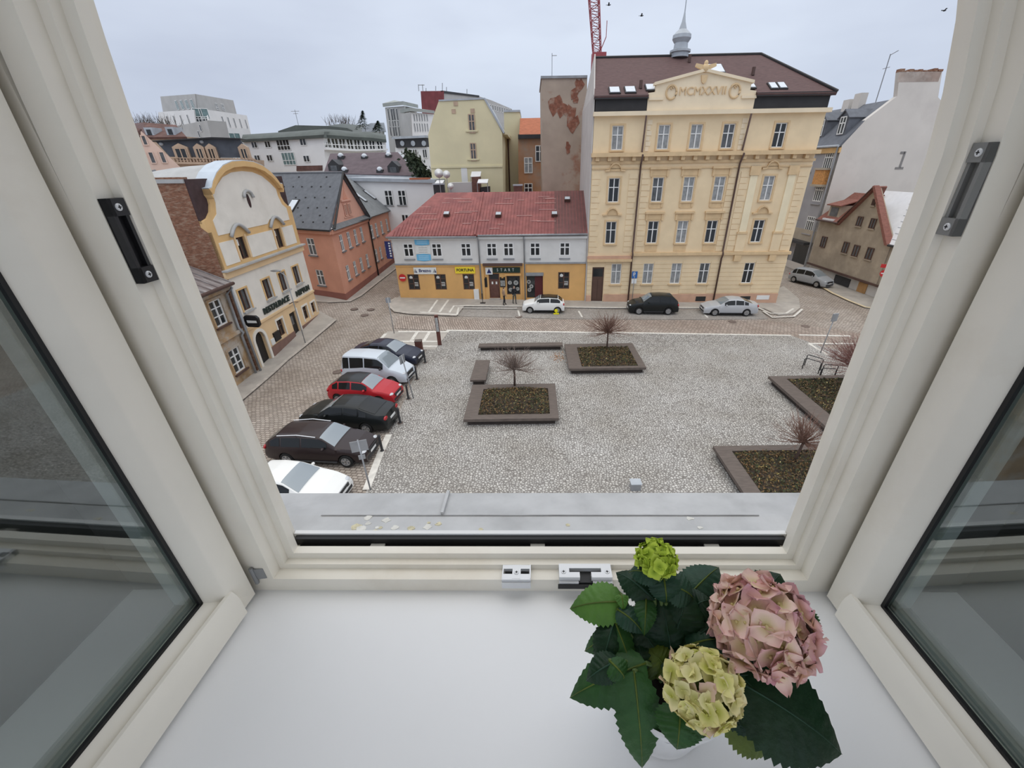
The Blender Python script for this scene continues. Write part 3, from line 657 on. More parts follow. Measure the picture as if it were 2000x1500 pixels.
    b = MB(); b.tube([rL + Z * .05, rR + Z * .05], .1, 6); b.build('ridge_capping', mat('attic_black'), r); b = MB(); b.tube([rR + Z * .05, eR + Z * .1], .1, 6); b.build('hip_capping', mat('attic_black'), r)
    for px, py, w_, h in ((1200, 178, .75, .9), (1230.5, 177, .75, .9), (1271, 172.5, .75, .9), (1398, 136, 1.1, 1.5), (1463, 169, .75, .8), (1509, 169.5, .5, .9), (1526.5, 169, .5, .9)):
        rr = ray(px, py); t = (eL - CAM).dot(n) / rr.dot(n); p = CAM + rr * t; up = (rL - eL).normalized(); up = (up - F.U * up.dot(F.U)).normalized()
        b = MB(); b.obox(p, F.U * (w_ / 2 + .08), up * (h / 2 + .1), n * .1); sk = b.build('skylight', mat('attic_black'), r); b = MB(); b.obox(p + n * .1, F.U * w_ / 2, up * h / 2, n * .04); b.build('pane', mat('skylight_glass'), sk)
    for px, py in ((1346, 122), (1470, 147), (1251, 173)):
        rr = ray(px, py); t = (eL - CAM).dot(n) / rr.dot(n); p = CAM + rr * t; b = MB(); b.tube([p, p + Z * .55], .14, 8); b.build('vent_pipe', mat('pipe_brown'), r)
    # party wall towards the low shop
    b = MB(); b.prism([F.P(-.02, 0, .0), F.P(-.02, 17.2, 0.), rL + F.U * -.0 + Z * .3, F.P(-.02, 17.2, -12), F.P(-.02, 0, -12)], F.U * -.1); b.build('party_wall', mat('grey_party', (.50, .47, .44), .9, .08, .7), r)
    return r, rL, rR
ry, rL, rR = yellow()
# ridge turret with spire
p = FY.px(1327, 112, -6.0); p = V((p.x, p.y, rL.z - .1))
r = root('ridge_turret', p, 'small zinc onion turret with needle spire on the yellow house ridge', 'turret')
b = MB(); b.lathe(p, [(.75, 0), (.75, .3), (.9, .35), (.9, .5), (.62, .6), (.58, 1.0), (.62, 1.05)], 12); b.build('drum', mat('zinc'), r, True, .5)
b = MB(); b.lathe(p + Z * 1.05, [(.62, 0), (.8, .25), (.78, .5), (.5, .75), (.32, .9), (.3, 1.0), (.16, 1.4), (.06, 2.0)], 12); b.build('onion_dome', mat('zinc'), r, True, .6)
b = MB(); b.tube([p + Z * 3.0, p + Z * 5.6], .05, 6, .012); b.build('spire', mat('zinc'), r)
# ------------------------------------------------------------------ low shop with red roof
mat('shop_white', (.70, .69, .66), .85, .05, 1, col2=(.62, .61, .58), thr=.6)
mat('shop_orange', (.70, .41, .155), .85, .07, .9, col2=(.63, .37, .15), thr=.6, soft=.12)
mat('roof_red', (.27, .085, .075), .65, .24, 1.3, col2=(.20, .06, .057), thr=.55, soft=.1)
mat('roof_red_dark', (.13, .05, .045), .65, .2, 1.5)
mat('roof_scratch', (.50, .30, .27), .8, .2, 4)
mat('sign_white', (.74, .75, .72), .6, .05, 5); mat('sign_yellow', (.86, .66, .04), .5, .03); mat('sign_blue', (.16, .47, .72), .5, .06, 5); mat('sign_green', (.012, .035, .025), .4, 0); mat('sign_red', (.55, .03, .03), .45, .03); mat('sign_navy', (.02, .025, .12), .5, 0); mat('print_grey', (.38, .38, .36), .6, .3, 12)
mat('brown_timber', (.13, .06, .045), .6, .2, 4)
FS = Facade(G(783, 583), G(1141, 589))
def shop():
    F = FS; L = F.L; r = root('corner_shop', F.P(9, .4, -3), 'low white and orange shop row with a red sheet metal roof', 'building')
    c5 = lambda X, Y: F.uv(740 + X * .21, 420 + Y * .21)
    up = [(c5(x, 325)[0], 4.68, .98, 1.24) for x in (276, 539, 811, 1050, 1206, 1453, 1729)]
    lo = [(c5(x, 620)[0], 1.5, 1.12, 1.52) for x in (324, 574, 836)] + [(c5(1719, 608)[0], 1.55, 1.08, 1.62)]
    du = c5(1075, 660)[0]; dr = (du, .62, 1.05, 2.45); su = c5(1252, 660)[0]; sw_ = (su, 1.0, 1.32, 1.85); ru = c5(1450, 640)[0]; rc = (ru, .62, 1.6, 2.45)
    b = MB(); F.wall(b, 0, L, 3.95, 6.6, holes_of(up), .2, 7.); b.build('upper_wall', mat('shop_white'), r)
    b = MB(); F.wall(b, 0, L, -.3, 3.95, holes_of(lo + [dr, sw_, rc]), .24, 7.); b.build('lower_wall', mat('shop_orange'), r)
    for u, v, w_, h in up:
        window(F, u, v, w_, h, r, 'cross', d=-.06, bar=.1); boxpart('window_sill', F, u - .52, u + .52, v - .3, v - .18, 0, .1, 'metal_grey', r)
    for i, (u, v, w_, h) in enumerate(lo):
        o = window(F, u, v, w_, h, r, 'six', 'win_brown', 'glass_dark', -.1, .09)
        b = MB(); b.lathe(F.P(u - .22, v + h - .33, -.035), [(.16, 0), (.16, .012), (.07, .012), (.07, 0)], 14, F.N); b.build('round_sticker', mat('sign_white'), o)
        boxpart('posters', F, u + .05, u + .42, v + .35, v + .75, -.05, -.035, 'print_grey', o)
    b = MB(); F.box(b, dr[0] - .52, dr[0] + .52, .62, 3.07, -.2, -.12); d_ = b.build('door', mat('brown_timber'), r)
    boxpart('door_panel', F, du - .4, du + .4, .8, 1.5, -.12, -.09, 'brown_timber', d_); boxpart('door_light', F, du - .4, du + .4, 2.5, 2.95, -.12, -.1, 'glass_dark', d_)
    for q in (-.2, .2): boxpart('notice', F, du + q - .08, du + q + .08, 2.0, 2.25, -.12, -.1, 'sign_white', d_)
    boxpart('doorstep', F, du - .65, du + .65, .3, .48, 0, .55, 'pavement_stone', r); boxpart('doorstep', F, du - .55, du + .55, .48, .64, 0, .28, 'pavement_stone', r)
    o = window(F, su, 1.0, 1.32, 1.85, r, 'none', 'win_brown', 'glass_dark', -.1, .08, 'shop_window')
    for q, z_, R_ in ((-.35, 2.15, .2), (.25, 2.15, .24), (-.3, 1.45, .2), (.1, 1.4, .16), (.4, 1.55, .18)):
        b = MB(); b.lathe(F.P(su + q, z_, -.06), [(R_, 0), (R_, .012), (R_ * .4, .012), (R_ * .4, 0)], 16, F.N); b.build('window_decal', mat('print_grey'), o)
    boxpart('window_ledge', F, su - .8, su + .8, 2.9, 3.05, 0, .28, 'shop_orange', r)
    boxpart('recess_back', F, ru - .8, ru + .8, .62, 3.07, -.24, -.2, 'glass_dark', r); boxpart('recess_door', F, ru + .0, ru + .78, .62, 2.75, -.2, -.14, mat('oxblood', (.10, .02, .022), .5, .1), r)
    boxpart('roller_box', F, ru - .85, ru + .85, 2.85, 3.15, 0, .16, 'metal_grey', r)
    for q, z_ in ((-.6, 2.2), (-.35, 1.75), (-.55, 1.4)):
        b = MB(); b.lathe(F.P(ru + q, z_, -.2), [(.2, 0), (.2, .015), (.08, .015), (.08, 0)], 14, F.N); b.build('window_decal', mat('print_grey'), r)
    boxpart('string_course', F, 0, 8.25, 3.92, 4.06, 0, .12, 'metal_grey', r); boxpart('string_course', F, 12.6, L, 3.98, 4.12, 0, .12, 'metal_grey', r); boxpart('course_band', F, 0, 8.25, 3.76, 3.9, 0, .06, 'shop_orange', r)
    boxpart('shopfront_canopy', F, 8.6, 12.4, 3.85, 4.05, 0, .35, 'pipe_brown', r); boxpart('corner_pier', F, 8.3, 8.62, .2, 4.0, 0, .12, 'shop_orange', r); boxpart('corner_pier', F, 12.4, 12.72, .2, 4.0, 0, .12, 'shop_orange', r)
    boxpart('eave_board', F, -.15, L, 6.3, 6.5, 0, .3, 'shop_white', r)
    g = MB(); g.tube([F.P(-.3, 6.52, .42), F.P(8.2, 6.5, .42)], .09, 8); g.build('gutter', mat('metal_grey'), r, True); g = MB(); g.tube([F.P(8.35, 6.62, .42), F.P(L, 6.68, .42)], .09, 8); g.build('gutter', mat('metal_grey'), r, True)
    for u0 in (8.3, 12.6): b = MB(); b.tube([F.P(u0, 6.45, .42), F.P(u0, 6.1, .12), F.P(u0, .1, .16)], .07, 8); b.build('downpipe', mat('metal_grey'), r, True)
    b = MB(); F.box(b, 7.5, 8.0, .3, 1.55, 0, .2); b.build('meter_cabinet', mat('win_white'), r)
    # roof: left hip, ribbed sheets
    D = 6.2; eL, eR = F.P(-.35, 6.62, .45), F.P(L + .02, 6.72, .45); rA = F.px(853, 379, -D); rB = F.px(1141, 370, -D); rA.z = rB.z = (rA.z + rB.z) / 2
    rM = rA.lerp(rB, .88)
    slab('roof', [eL, eR, rB, rA], 'roof_red', r, .1); slab('roof_hip', [eL, rA, F.P(-.35, 6.6, -2 * D)], 'roof_red', r, .1); slab('roof_back', [rA, rB, F.P(L, 6.6, -2 * D), F.P(-.35, 6.6, -2 * D)], 'roof_red', r, .1)
    n = ((eR - eL).cross(rA - eL)).normalized(); n = n if n.z > 0 else -n
    upv = (rB - eR); upv = (upv - F.U * upv.dot(F.U)); sl = upv.length; upv.normalize()
    hipk = (rA - eL).dot(F.U)
    b = MB(); u = .1
    while u < L:
        lim = sl * clamp(u / hipk) if u < hipk else sl
        a = eL.lerp(eR, (u + .35) / (L + .37)) if False else F.P(u, lerp(6.62, 6.72, u / L), .45)
        if lim > .3: b.obox(a + upv * lim / 2 + n * .0, F.U * .018, upv * lim / 2, n * .055)
        u += .3
    b.build('standing_seams', mat('roof_red'), r, kind='stuff')
    rnd = random.Random(5)
    for k in range(26):
        u = rnd.uniform(2.5, L - 3.2); t = rnd.uniform(.12, .9) * sl; ln = rnd.uniform(.3, 1.1)
        if u < hipk and t > sl * u / hipk - .4: continue
        b = MB(); b.obox(F.P(u, lerp(6.62, 6.72, u / L), .45) + upv * t + n * .05, F.U * ln, upv * .025, n * .02); b.build('sheet_joint', mat('roof_scratch'), r)
    o_ = F.P(L - 1.55, 6.72, .45); b = MB(); b.obox(o_ + upv * sl / 2 + n * .012, F.U * 1.5, upv * sl / 2, n * .02); b.build('dark_sheet', mat('roof_red_dark'), r)
    u0 = F.P(8.1, 6.65, .45); b = MB(); b.obox(u0 + upv * sl / 2, F.U * .08, upv * sl / 2, n * .13); b.build('roof_division', mat('roof_red'), r)
    for px, py in ((873, 421), (974, 422), (1083, 421), (1108, 392)):
        rr = ray(px, py); t = (eL - CAM).dot(n) / rr.dot(n); p = CAM + rr * t
        b = MB(); b.obox(p, F.U * .28, upv * .26, n * .28); sk = b.build('roof_hatch', mat('pipe_brown'), r); b = MB(); b.obox(p + n * .28, F.U * .24, upv * .22, n * .03); b.build('hatch_pane', mat('zinc'), sk)
    return r
rs = shop(); F = FS
def sign(name, label, cat, F, u0, u1, v0, v1, m, d=.03, th=.06):
    r = root(name, F.P((u0 + u1) / 2, v0, d), label, cat); boxpart('board', F, u0, u1, v0, v1, d, d + th, m, r); return r
r = sign('shop_sign', 'white shop sign with a boat picture at each end above the orange wall windows', 'sign', F, *F.uv(808, 525)[:1], F.uv(852, 525)[0], 3.05, 3.68, 'sign_white')
uc = F.uv(830, 525)[0]; text('Brezno', .42, .006, 'sign_navy', 'lettering', r, F.P(uc, 3.38, .1), F, 1.0, bold=.008)
for q in (-.95, .95):
    b = MB(); F.poly(b, [(uc + q - .2, 3.2), (uc + q + .2, 3.2), (uc + q, 3.58)], .09, .1); b.build('emblem', mat('print_grey'), r)
    b = MB(); F.poly(b, [(uc + q + .02, 3.2), (uc + q + .14, 3.2), (uc + q + .04, 3.45)], .1, .105); b.build('emblem_navy', mat('sign_navy'), r)  # navy triangle printed on the emblem
r = sign('betting_sign', 'bright yellow betting shop sign above the orange wall', 'sign', F, F.uv(889, 525)[0], F.uv(928, 525)[0], 3.1, 3.72, 'sign_yellow')
text('FORTUNA', .36, .006, 'black', 'lettering', r, F.P(F.uv(908.5, 526)[0], 3.42, .1), F, 1.0, bold=.01)
r = sign('bar_sign', 'long dark green bar sign with white letters over the brown door', 'sign', F, F.uv(963, 528)[0], F.uv(1016, 528)[0], 3.15, 3.66, 'sign_green', .06)
for i, ch in enumerate('START'): text(ch, .4, .006, 'sign_white', 'lettering', r, F.P(F.uv(972 + i * 7.6, 528)[0], 3.42, .13), F, .8)
uc = F.uv(957, 528)[0]; boxpart('picture_panel', F, uc - .42, uc + .25, 3.0, 3.66, .06, .13, 'sign_white', r); b = MB(); F.poly(b, [(uc - .3, 3.12), (uc + .15, 3.12), (uc - .08, 3.58)], .13, .14); b.build('emblem', mat('sign_navy'), r)
for x, lb in ((946.5, 'left'), (982, 'right')):
    uc = F.uv(x, 555)[0]; r = root('menu_board', F.P(uc, 1.9, .03), 'black menu board on the wall to the %s of the brown bar door' % lb, 'menu board', 'menu boards by the bar door'); boxpart('board', F, uc - .27, uc + .27, 1.75, 2.6, .03, .06, 'black', r)
    for q in (-.2, .16): boxpart('board_horn', F, uc + q - .06, uc + q + .1, 2.6, 2.72, .03, .06, 'black', r)
    if lb == 'right':
        for k in range(3): boxpart('price_list', F, uc - .2 + k * .15, uc - .09 + k * .15, 1.85, 2.4, .06, .065, 'print_grey', r)
for v0, v1, lb, sh in ((5.75, 6.4, 'upper pale blue banner panel between the shop windows', 1), (4.3, 4.95, 'lower pale blue banner panel between the shop windows', -1)):
    u0, u1 = F.uv(811, 480)[0], F.uv(839, 480)[0]; vm = (v0 + v1) / 2
    r = root('banner', F.P((u0 + u1) / 2, v0, .03), lb, 'banner', 'blue banners on the shop'); b = MB()
    F.poly(b, [(u0, v0 + .06), (lerp(u0, u1, .5), v0 - .02), (u1, v0 + .06), (u1, v1 - .05), (lerp(u0, u1, .5), v1 + .02), (u0, v1 - .05)], .03, .06); b.build('sheet', mat('sign_blue'), r)
    for k in range(3): boxpart('print_line', F, u0 + .2, u1 - .2, v0 + .15 + k * .15, v0 + .2 + k * .15, .06, .064, mat('banner_print', (.42, .66, .82), .6, 0), r)
u0, u1 = F.uv(812, 487)[0], F.uv(841, 487)[0]; r = root('banner', F.P((u0 + u1) / 2, 5.0, .03), 'white banner panel between the two blue ones', 'banner', 'blue banners on the shop'); boxpart('sheet', F, u0, u1, 4.97, 5.72, .03, .05, 'sign_white', r)
for k in range(3): boxpart('print_line', F, u0 + .3, u1 - .3, 5.1 + k * .2, 5.15 + k * .2, .05, .054, 'print_grey', r)
r = root('hanging_sign', F.P(-.35, 4.6, .2), 'navy blue projecting sign with white letters on the shop corner', 'sign'); boxpart('board', F, -.62, -.05, 4.55, 6.15, .1, .16, 'sign_navy', r)
for k in range(6): boxpart('letter_block', F, -.28, -.12, 4.75 + k * .23, 4.88 + k * .23, .16, .17, 'sign_white', r)
boxpart('bracket', F, -.2, .05, 5.9, 5.95, .0, .1, 'metal_grey', r)
def disc_sign(name, label, p, N, R_, bar=True):
    r = root(name, p, label, 'road sign'); b = MB(); b.lathe(p, [(R_, 0), (R_, .03), (.01, .03)], 24, N); b.build('disc', mat('sign_red'), r)
    u = V((-N.y, N.x, 0)); b = MB(); b.obox(p + N * .031 - Z * R_ * .16, u * R_ * .72, Z * 0 + N * .003, Z * R_ * .32); b.build('white_bar', mat('sign_white'), r); return r
disc_sign('no_entry_sign', 'round red no entry sign on the orange shop corner', F.P(F.uv(786, 535)[0], 2.72, .14), F.N, .36)
boxpart('bracket', F, .3, .5, 2.62, 2.8, .0, .14, 'metal_grey', bpy.data.objects['no_entry_sign'])
# ------------------------------------------------------------------ restaurant with the curved gable
mat('rest_white', (.78, .74, .66), .85, .05, 1, col2=(.70, .66, .58), thr=.64, soft=.1); mat('rest_ochre', (.70, .46, .21), .85, .07, 1.2); mat('rest_pale', (.76, .55, .32), .85, .05, 1.2); mat('rest_plinth', (.21, .125, .10), .9, .1, 2)
mat('brick_old', (.23, .11, .068), .95, .35, 6, col2=(.33, .22, .155), thr=.56, soft=.06, bump=.8, bsc=12, stretch=(1, 1, 3.5)); mat('roof_brown2', (.06, .035, .035), .8, .2, 3)
mat('sheet_grey', (.42, .42, .41), .6, .1, 1.5); mat('sheet_blue', (.50, .56, .62), .45, .08, 1.5); mat('reveal_white', (.76, .68, .66), .85, .04)
FR = Facade(G(505, 726), G(624, 614))
def restaurant():
    F = FR; L = F.L; r = root('restaurant', F.P(5, .1, -5), 'cream and ochre restaurant house with a curved baroque gable', 'building')
    ww = [(u, 4.02, .95, 1.38) for u in (1.15, 3.9, 6.05, 8.2)]; uw = [(2.65, 7.05, .95, 1.35), (7.2, 7.0, .95, 1.35)]; gw = [(4.05, 1.12, .85, 1.25), (7.95, 1.1, .8, 1.1), (9.4, 1.2, .7, .9)]; dr = [(6.0, .3, .95, 2.0)]; ar = [(1.25, .05, 1.15, 2.4)]
    b = MB(); F.wall(b, 0, L, 2.95, 6.75, holes_of(ww), .26, 9.); b.build('first_floor_wall', mat('rest_white'), r)
    b = MB(); F.wall(b, 0, L, -.3, 2.95, holes_of(gw + dr + ar), .3, 9.); b.build('ground_floor_wall', mat('rest_pale'), r)
    b = MB(); F.wall(b, 0, L, 6.75, 8.9, holes_of(uw), .26, 3.); b.build('gable_base', mat('rest_ochre'), r)
    half = [(0, 8.9), (0, 9.65), (.4, 9.75), (.8, 10.05), (1.02, 10.45), (1.05, 10.85), (.9, 11.08), (1.2, 11.12), (1.5, 11.45), (2.1, 11.9), (2.9, 12.28), (3.9, 12.5), (5.05, 12.56)]
    oc = half + [(L - u, v) for u, v in half[-2::-1]]
    b = MB(); F.poly(b, oc, -.4, 0); b.build('gable', mat('rest_ochre'), r)
    inner = [(.75, 8.95), (.75, 9.6), (1.25, 9.9), (1.5, 10.5), (1.5, 10.95), (2.1, 11.4), (2.9, 11.85), (3.9, 12.1), (5.05, 12.17)]
    pts = [(2.0, 8.75), (.75, 8.75)] + inner[1:] + [(L - u, v) for u, v in inner[-2:0:-1]] + [(L - .75, 8.75), (8.1, 8.75), (7.7, 9.05), (7.2, 9.15), (6.6, 9.05), (6.2, 8.8), (3.6, 8.8), (3.2, 9.05), (2.65, 9.15), (2.2, 9.05)]
    b = MB(); F.poly(b, pts, 0, .03); b.build('gable_panel', mat('rest_white'), r)
    cop = oc[5:-5]; b = MB()
    for (a0, c0), (a1, c1) in zip(cop, cop[1:]): F.poly(b, [(a0, c0 - .12), (a1, c1 - .12), (a1, c1 + .2), (a0, c0 + .2)], -.3, .32)
    b.build('gable_coping', mat('rest_ochre'), r, True, .6)
    b = MB()
    for (a0, c0), (a1, c1) in zip(cop, cop[1:]): F.poly(b, [(a0, c0 + .2), (a1, c1 + .2), (a1, c1 + .25), (a0, c0 + .25)], -.75, .3)
    b.build('coping_sheet', mat('sheet_blue'), r)
    b = MB(); k = 24; b.prism([F.P(4.8 + .16 * math.cos(t * 6.283 / k), 10.4 + .42 * math.sin(t * 6.283 / k), .032) for t in range(k)], F.N * .02); o = b.build('oval_window', mat('glass_dark'), r)
    b = MB(); b.tube([F.P(4.8 + .5 * math.cos(t), 10.6 + .42 * math.sin(t), .12) for t in [math.pi * q / 10 - .05 for q in range(11)]], .1, 6); b.build('oval_hood', mat('sheet_grey'), r, True)
    for a, c, q in ((.55, 1.95, 0), (3.35, 6.5, 1), (7.9, 9.55, 2)): boxpart('wall_panel', F, a, c, 7.0, 8.35, 0, .03, 'rest_white', r)
    for i, (u, v, w_, h) in enumerate(uw):
        window(F, u, v, w_, h, r, 'double', 'win_brown', 'glass_dark', -.18); b = MB(); b.tube([F.P(u - .95 + 1.9 * q / 10, 8.55 + .62 * math.sin(math.pi * q / 10), .14) for q in range(11)], .11, 6); b.build('window_hood', mat('sheet_grey'), r, True)
        boxpart('surround', F, u - .62, u - .48, v, v + h + .1, 0, .06, 'rest_pale', r); boxpart('surround', F, u + .48, u + .62, v, v + h + .1, 0, .06, 'rest_pale', r)
        boxpart('paper_notice', F, u - .3, u - .1, v + h - .5, v + h - .12, -.12, -.1, 'sign_white', r)
    for u, v, w_, h in ww:
        window(F, u, v, w_, h, r, 'double', 'win_brown', 'glass_grey', -.2); boxpart('window_sill', F, u - .6, u + .6, v - .1, v, 0, .16, 'sheet_grey', r)
        b = MB()
        for a, c, e, g_ in ((u - .58, u - .475, v, v + h + .1), (u + .475, u + .58, v, v + h + .1), (u - .475, u + .475, v + h, v + h + .1)): F.box(b, a, c, e, g_, 0, .05)
        b.build('window_surround', mat('rest_ochre'), r)
    for u, v, w_, h in gw:
        window(F, u, v, w_, h, r, 'cross', 'win_brown', 'glass_dark', -.2); b = MB()
        for a, c, e, g_ in ((u - w_ / 2 - .14, u - w_ / 2, v - .1, v + h + .14), (u + w_ / 2, u + w_ / 2 + .14, v - .1, v + h + .14), (u - w_ / 2, u + w_ / 2, v + h, v + h + .14)): F.box(b, a, c, e, g_, 0, .04)
        b.build('window_surround', mat('rest_white'), r)
    boxpart('door', F, 5.52, 6.48, .3, 2.3, -.25, -.15, 'black', r); boxpart('door_surround', F, 6.48, 6.75, .3, 2.45, 0, .04, 'rest_white', r); boxpart('door_light', F, 5.75, 6.1, 1.3, 2.0, -.15, -.13, 'glass_grey', r)
    boxpart('gate', F, .68, 1.83, .05, 2.45, -.28, -.2, 'black', r)
    b = MB(); 
    for t in range(10):
        a0, a1 = math.pi * t / 10, math.pi * (t + 1) / 10
        F.poly(b, [(1.25 + .58 * math.cos(a0), 1.85 + .58 * math.sin(a0)), (1.25 + .8 * math.cos(a0), 1.85 + .8 * math.sin(a0)), (1.25 + .8 * math.cos(a1), 1.85 + .8 * math.sin(a1)), (1.25 + .58 * math.cos(a1), 1.85 + .58 * math.sin(a1))], -.1, .07)
    F.box(b, .45, .67, .0, 1.85, -.1, .07); F.box(b, 1.83, 2.05, .0, 1.85, -.1, .07); b.build('arch_surround', mat('rest_white'), r)
    b = MB(); F.poly(b, [(.67, 1.85)] + [(1.25 + .58 * math.cos(math.pi - math.pi * t / 10), 1.85 + .58 * math.sin(math.pi * t / 10)) for t in range(11)] + [(1.83, 2.46), (.67, 2.46)], -.2, -.01); b.build('arch_spandrel', mat('rest_pale'), r)
    boxpart('plinth', F, 2.1, 5.5, -.2, .92, 0, .07, 'rest_plinth', r); boxpart('plinth', F, 6.75, L, .2, .85, 0, .07, 'rest_plinth', r)
    boxpart('cornice', F, -.05, L + .1, 6.72, 6.82, 0, .34, 'sheet_grey', r); boxpart('cornice_band', F, -.02, L + .05, 6.3, 6.7, 0, .14, 'rest_pale', r); boxpart('sign_band', F, 0, L, 2.86, 3.0, 0, .1, 'rest_pale', r)
    boxpart('menu_case', F, 2.75, 3.5, 1.1, 1.75, .0, .12, 'black', r); boxpart('menu_sheet', F, 2.3, 2.72, 1.0, 1.45, 0, .06, 'sign_white', r)
    # roof and side walls
    A_ = FR.A - F.N * 13; SF = Facade(A_, FR.A)
    sb = [SF.uv(357, 346), SF.uv(290, 350)]
    b = MB(); SF.poly(b, [(0, -.3), (13.0, -.3), (13.0, 9.0), (12.7, 9.3), (sb[0][0], sb[0][1]), (0, sb[0][1])], -.3, .02); b.build('brick_side_wall', mat('brick_old'), r)
    zt = sb[0][1] - .1; dd = 13 - sb[0][0]
    slab('front_roof', [F.P(.0, 9.5, -.35), F.P(L, 9.5, -.35), F.P(L, zt, -dd), F.P(0, zt, -dd)], 'roof_brown2', r, .2)
    slab('flat_roof', [F.P(-.1, zt, -dd), F.P(L, zt, -dd), F.P(L, zt + .1, -13), F.P(-.1, zt + .1, -13)], 'sheet_grey', r, .2)
    b = MB(); sec = [(1.2, 9.5), (1.1, 11.1), (1.5, 11.5), (2.1, 11.95), (2.9, 12.32), (3.9, 12.54), (5.05, 12.6), (6.2, 12.54), (7.2, 12.32), (8., 11.95), (8.6, 11.5), (9., 11.1), (8.9, 9.5)]
    vs = []; NS = 8
    for q in range(NS + 1):
        t = q / NS
        for u, v in sec: vs.append(F.P(u, 9.5 + (v - 9.5) * (1 - .42 * t ** 2.2), lerp(-.42, -8.5, t)))
    k = len(sec); b.add(vs, [(q * k + w_, q * k + w_ + 1, (q + 1) * k + w_ + 1, (q + 1) * k + w_) for q in range(NS) for w_ in range(k - 1)] + [tuple(range(NS * k, NS * k + k))])
    b.build('vaulted_roof', mat('sheet_grey'), r, True, .5)
    b = MB(); F.box(b, L - .3, L, -.3, 9.5, -12, -.5); b.build('far_side_wall', mat('rest_pale'), r)
    b = MB(); b.tube([F.P(-.05, 6.2, .2), F.P(-.05, .1, .2)], .08, 8); b.build('downpipe', mat('metal_grey'), r, True)
    text('RESTAURACE', .56, .03, mat('letter_green', (.02, .035, .03), .5, 0).name, 'lettering', r, F.P(4.3, 3.42, .06), F, 1.06, bold=.02)
    text('NEPTUN', .56, .03, 'letter_green', 'lettering', r, F.P(8.35, 3.38, .06), F, 1.05, bold=.02)
    return r
restaurant()
F = FR; r = root('beer_sign', F.P(.3, 3.3, .75), 'black projecting beer sign with white script on the restaurant corner', 'sign')
SFs = Facade(F.P(.35, 0, .0), F.P(.35, 0, 1.0)); b = MB(); SFs.poly(b, [(.2, 3.15), (.85, 3.1), (.98, 3.25), (.98, 3.7), (.85, 3.85), (.2, 3.9), (.1, 3.8), (.1, 3.3)], -.1, .1); b.build('box', mat('black'), r)
b = MB(); SFs.poly(b, [(.25, 3.42), (.85, 3.4), (.85, 3.55), (.25, 3.6)], .1, .11); b.build('lettering', mat('sign_white'), r); boxpart('bracket', F, .3, .4, 3.5, 3.56, 0, .12, 'black', r)
# ------------------------------------------------------------------ dilapidated old house
mat('old_plaster', (.38, .255, .14), .95, .3, 1.4, col2=(.44, .385, .32), thr=.5, soft=.06, bump=.5, bsc=14); mat('old_roof', (.20, .165, .155), .8, .3, 2, col2=(.32, .30, .29), thr=.55, soft=.1, stretch=(1, 4, 1))
FO = Facade(FR.P(-12.5, 0, -.1), FR.P(-.12, 0, -.1))
def oldhouse():
    F = FO; L = F.L; r = root('old_house', F.P(L - 4, 0, -3), 'run-down ochre house with flaking plaster left of the restaurant', 'building')
    we = [F.uv(427, 612), F.uv(463, 704)]
    ev = 6.0; ws = []
    for u, v in we:
        for k in range(3): ws.append((u - 2.7 * k, v - .75, 1.05, 1.55))
    b = MB(); F.wall(b, 0, L, -.3, ev, holes_of(ws), .2, 8.); b.build('wall', mat('old_plaster'), r)
    for u, v, w_, h in ws:
        window(F, u, v, w_, h, r, 'six', 'win_white', 'glass_dark', -.12, .08); boxpart('window_sill', F, u - .65, u + .65, v - .1, v, 0, .14, 'pipe_brown', r)
        b = MB()
        for a, c, e, g_ in ((u - .68, u - .53, v, v + h + .15), (u + .53, u + .68, v, v + h + .15), (u - .53, u + .53, v + h, v + h + .15)): F.box(b, a, c, e, g_, 0, .04)
        b.build('window_surround', mat('old_plaster'), r)
    boxpart('string_course', F, 0, L, 3.0, 3.2, 0, .18, 'old_plaster', r); boxpart('cornice', F, 0, L, ev - .25, ev, 0, .35, 'old_plaster', r)
    e0, e1 = F.P(0, ev + .1, .6), F.P(L, ev + .1, .6); D = 6; rz_ = 9.2
    slab('roof', [e0, e1, F.P(L, rz_, -D), F.P(0, rz_, -D)], 'old_roof', r, .15); slab('roof_back', [F.P(0, rz_, -D), F.P(L, rz_, -D), F.P(L, ev, -2 * D), F.P(0, ev, -2 * D)], 'old_roof', r, .15)
    g = MB(); g.tube([e0, e1], .1, 8); g.build('gutter', mat('pipe_brown'), r, True)
    up = (F.P(L, rz_, -D) - e1); sl = up.length; up.normalize(); n = (e1 - e0).cross(up).normalized(); n = n if n.z > 0 else -n
    u = L - .05
    while u > L - 6: b = MB(); b.obox(F.P(u, ev + .1, .6) + up * sl / 2, F.U * .04, up * sl / 2, n * .07); b.build('roof_batten', mat('old_roof'), r); u -= .6
    b = MB(); b.tube([F.P(L - .25, ev - .1, .6), F.P(L - .25, ev - .5, .15), F.P(L - .25, 3.3, .12), F.P(L - .25, 3.0, .3), F.P(L - .25, 2.8, .14), F.P(L - .25, .1, .16)], .08, 8); b.build('downpipe', mat('metal_grey'), r, True)
oldhouse()
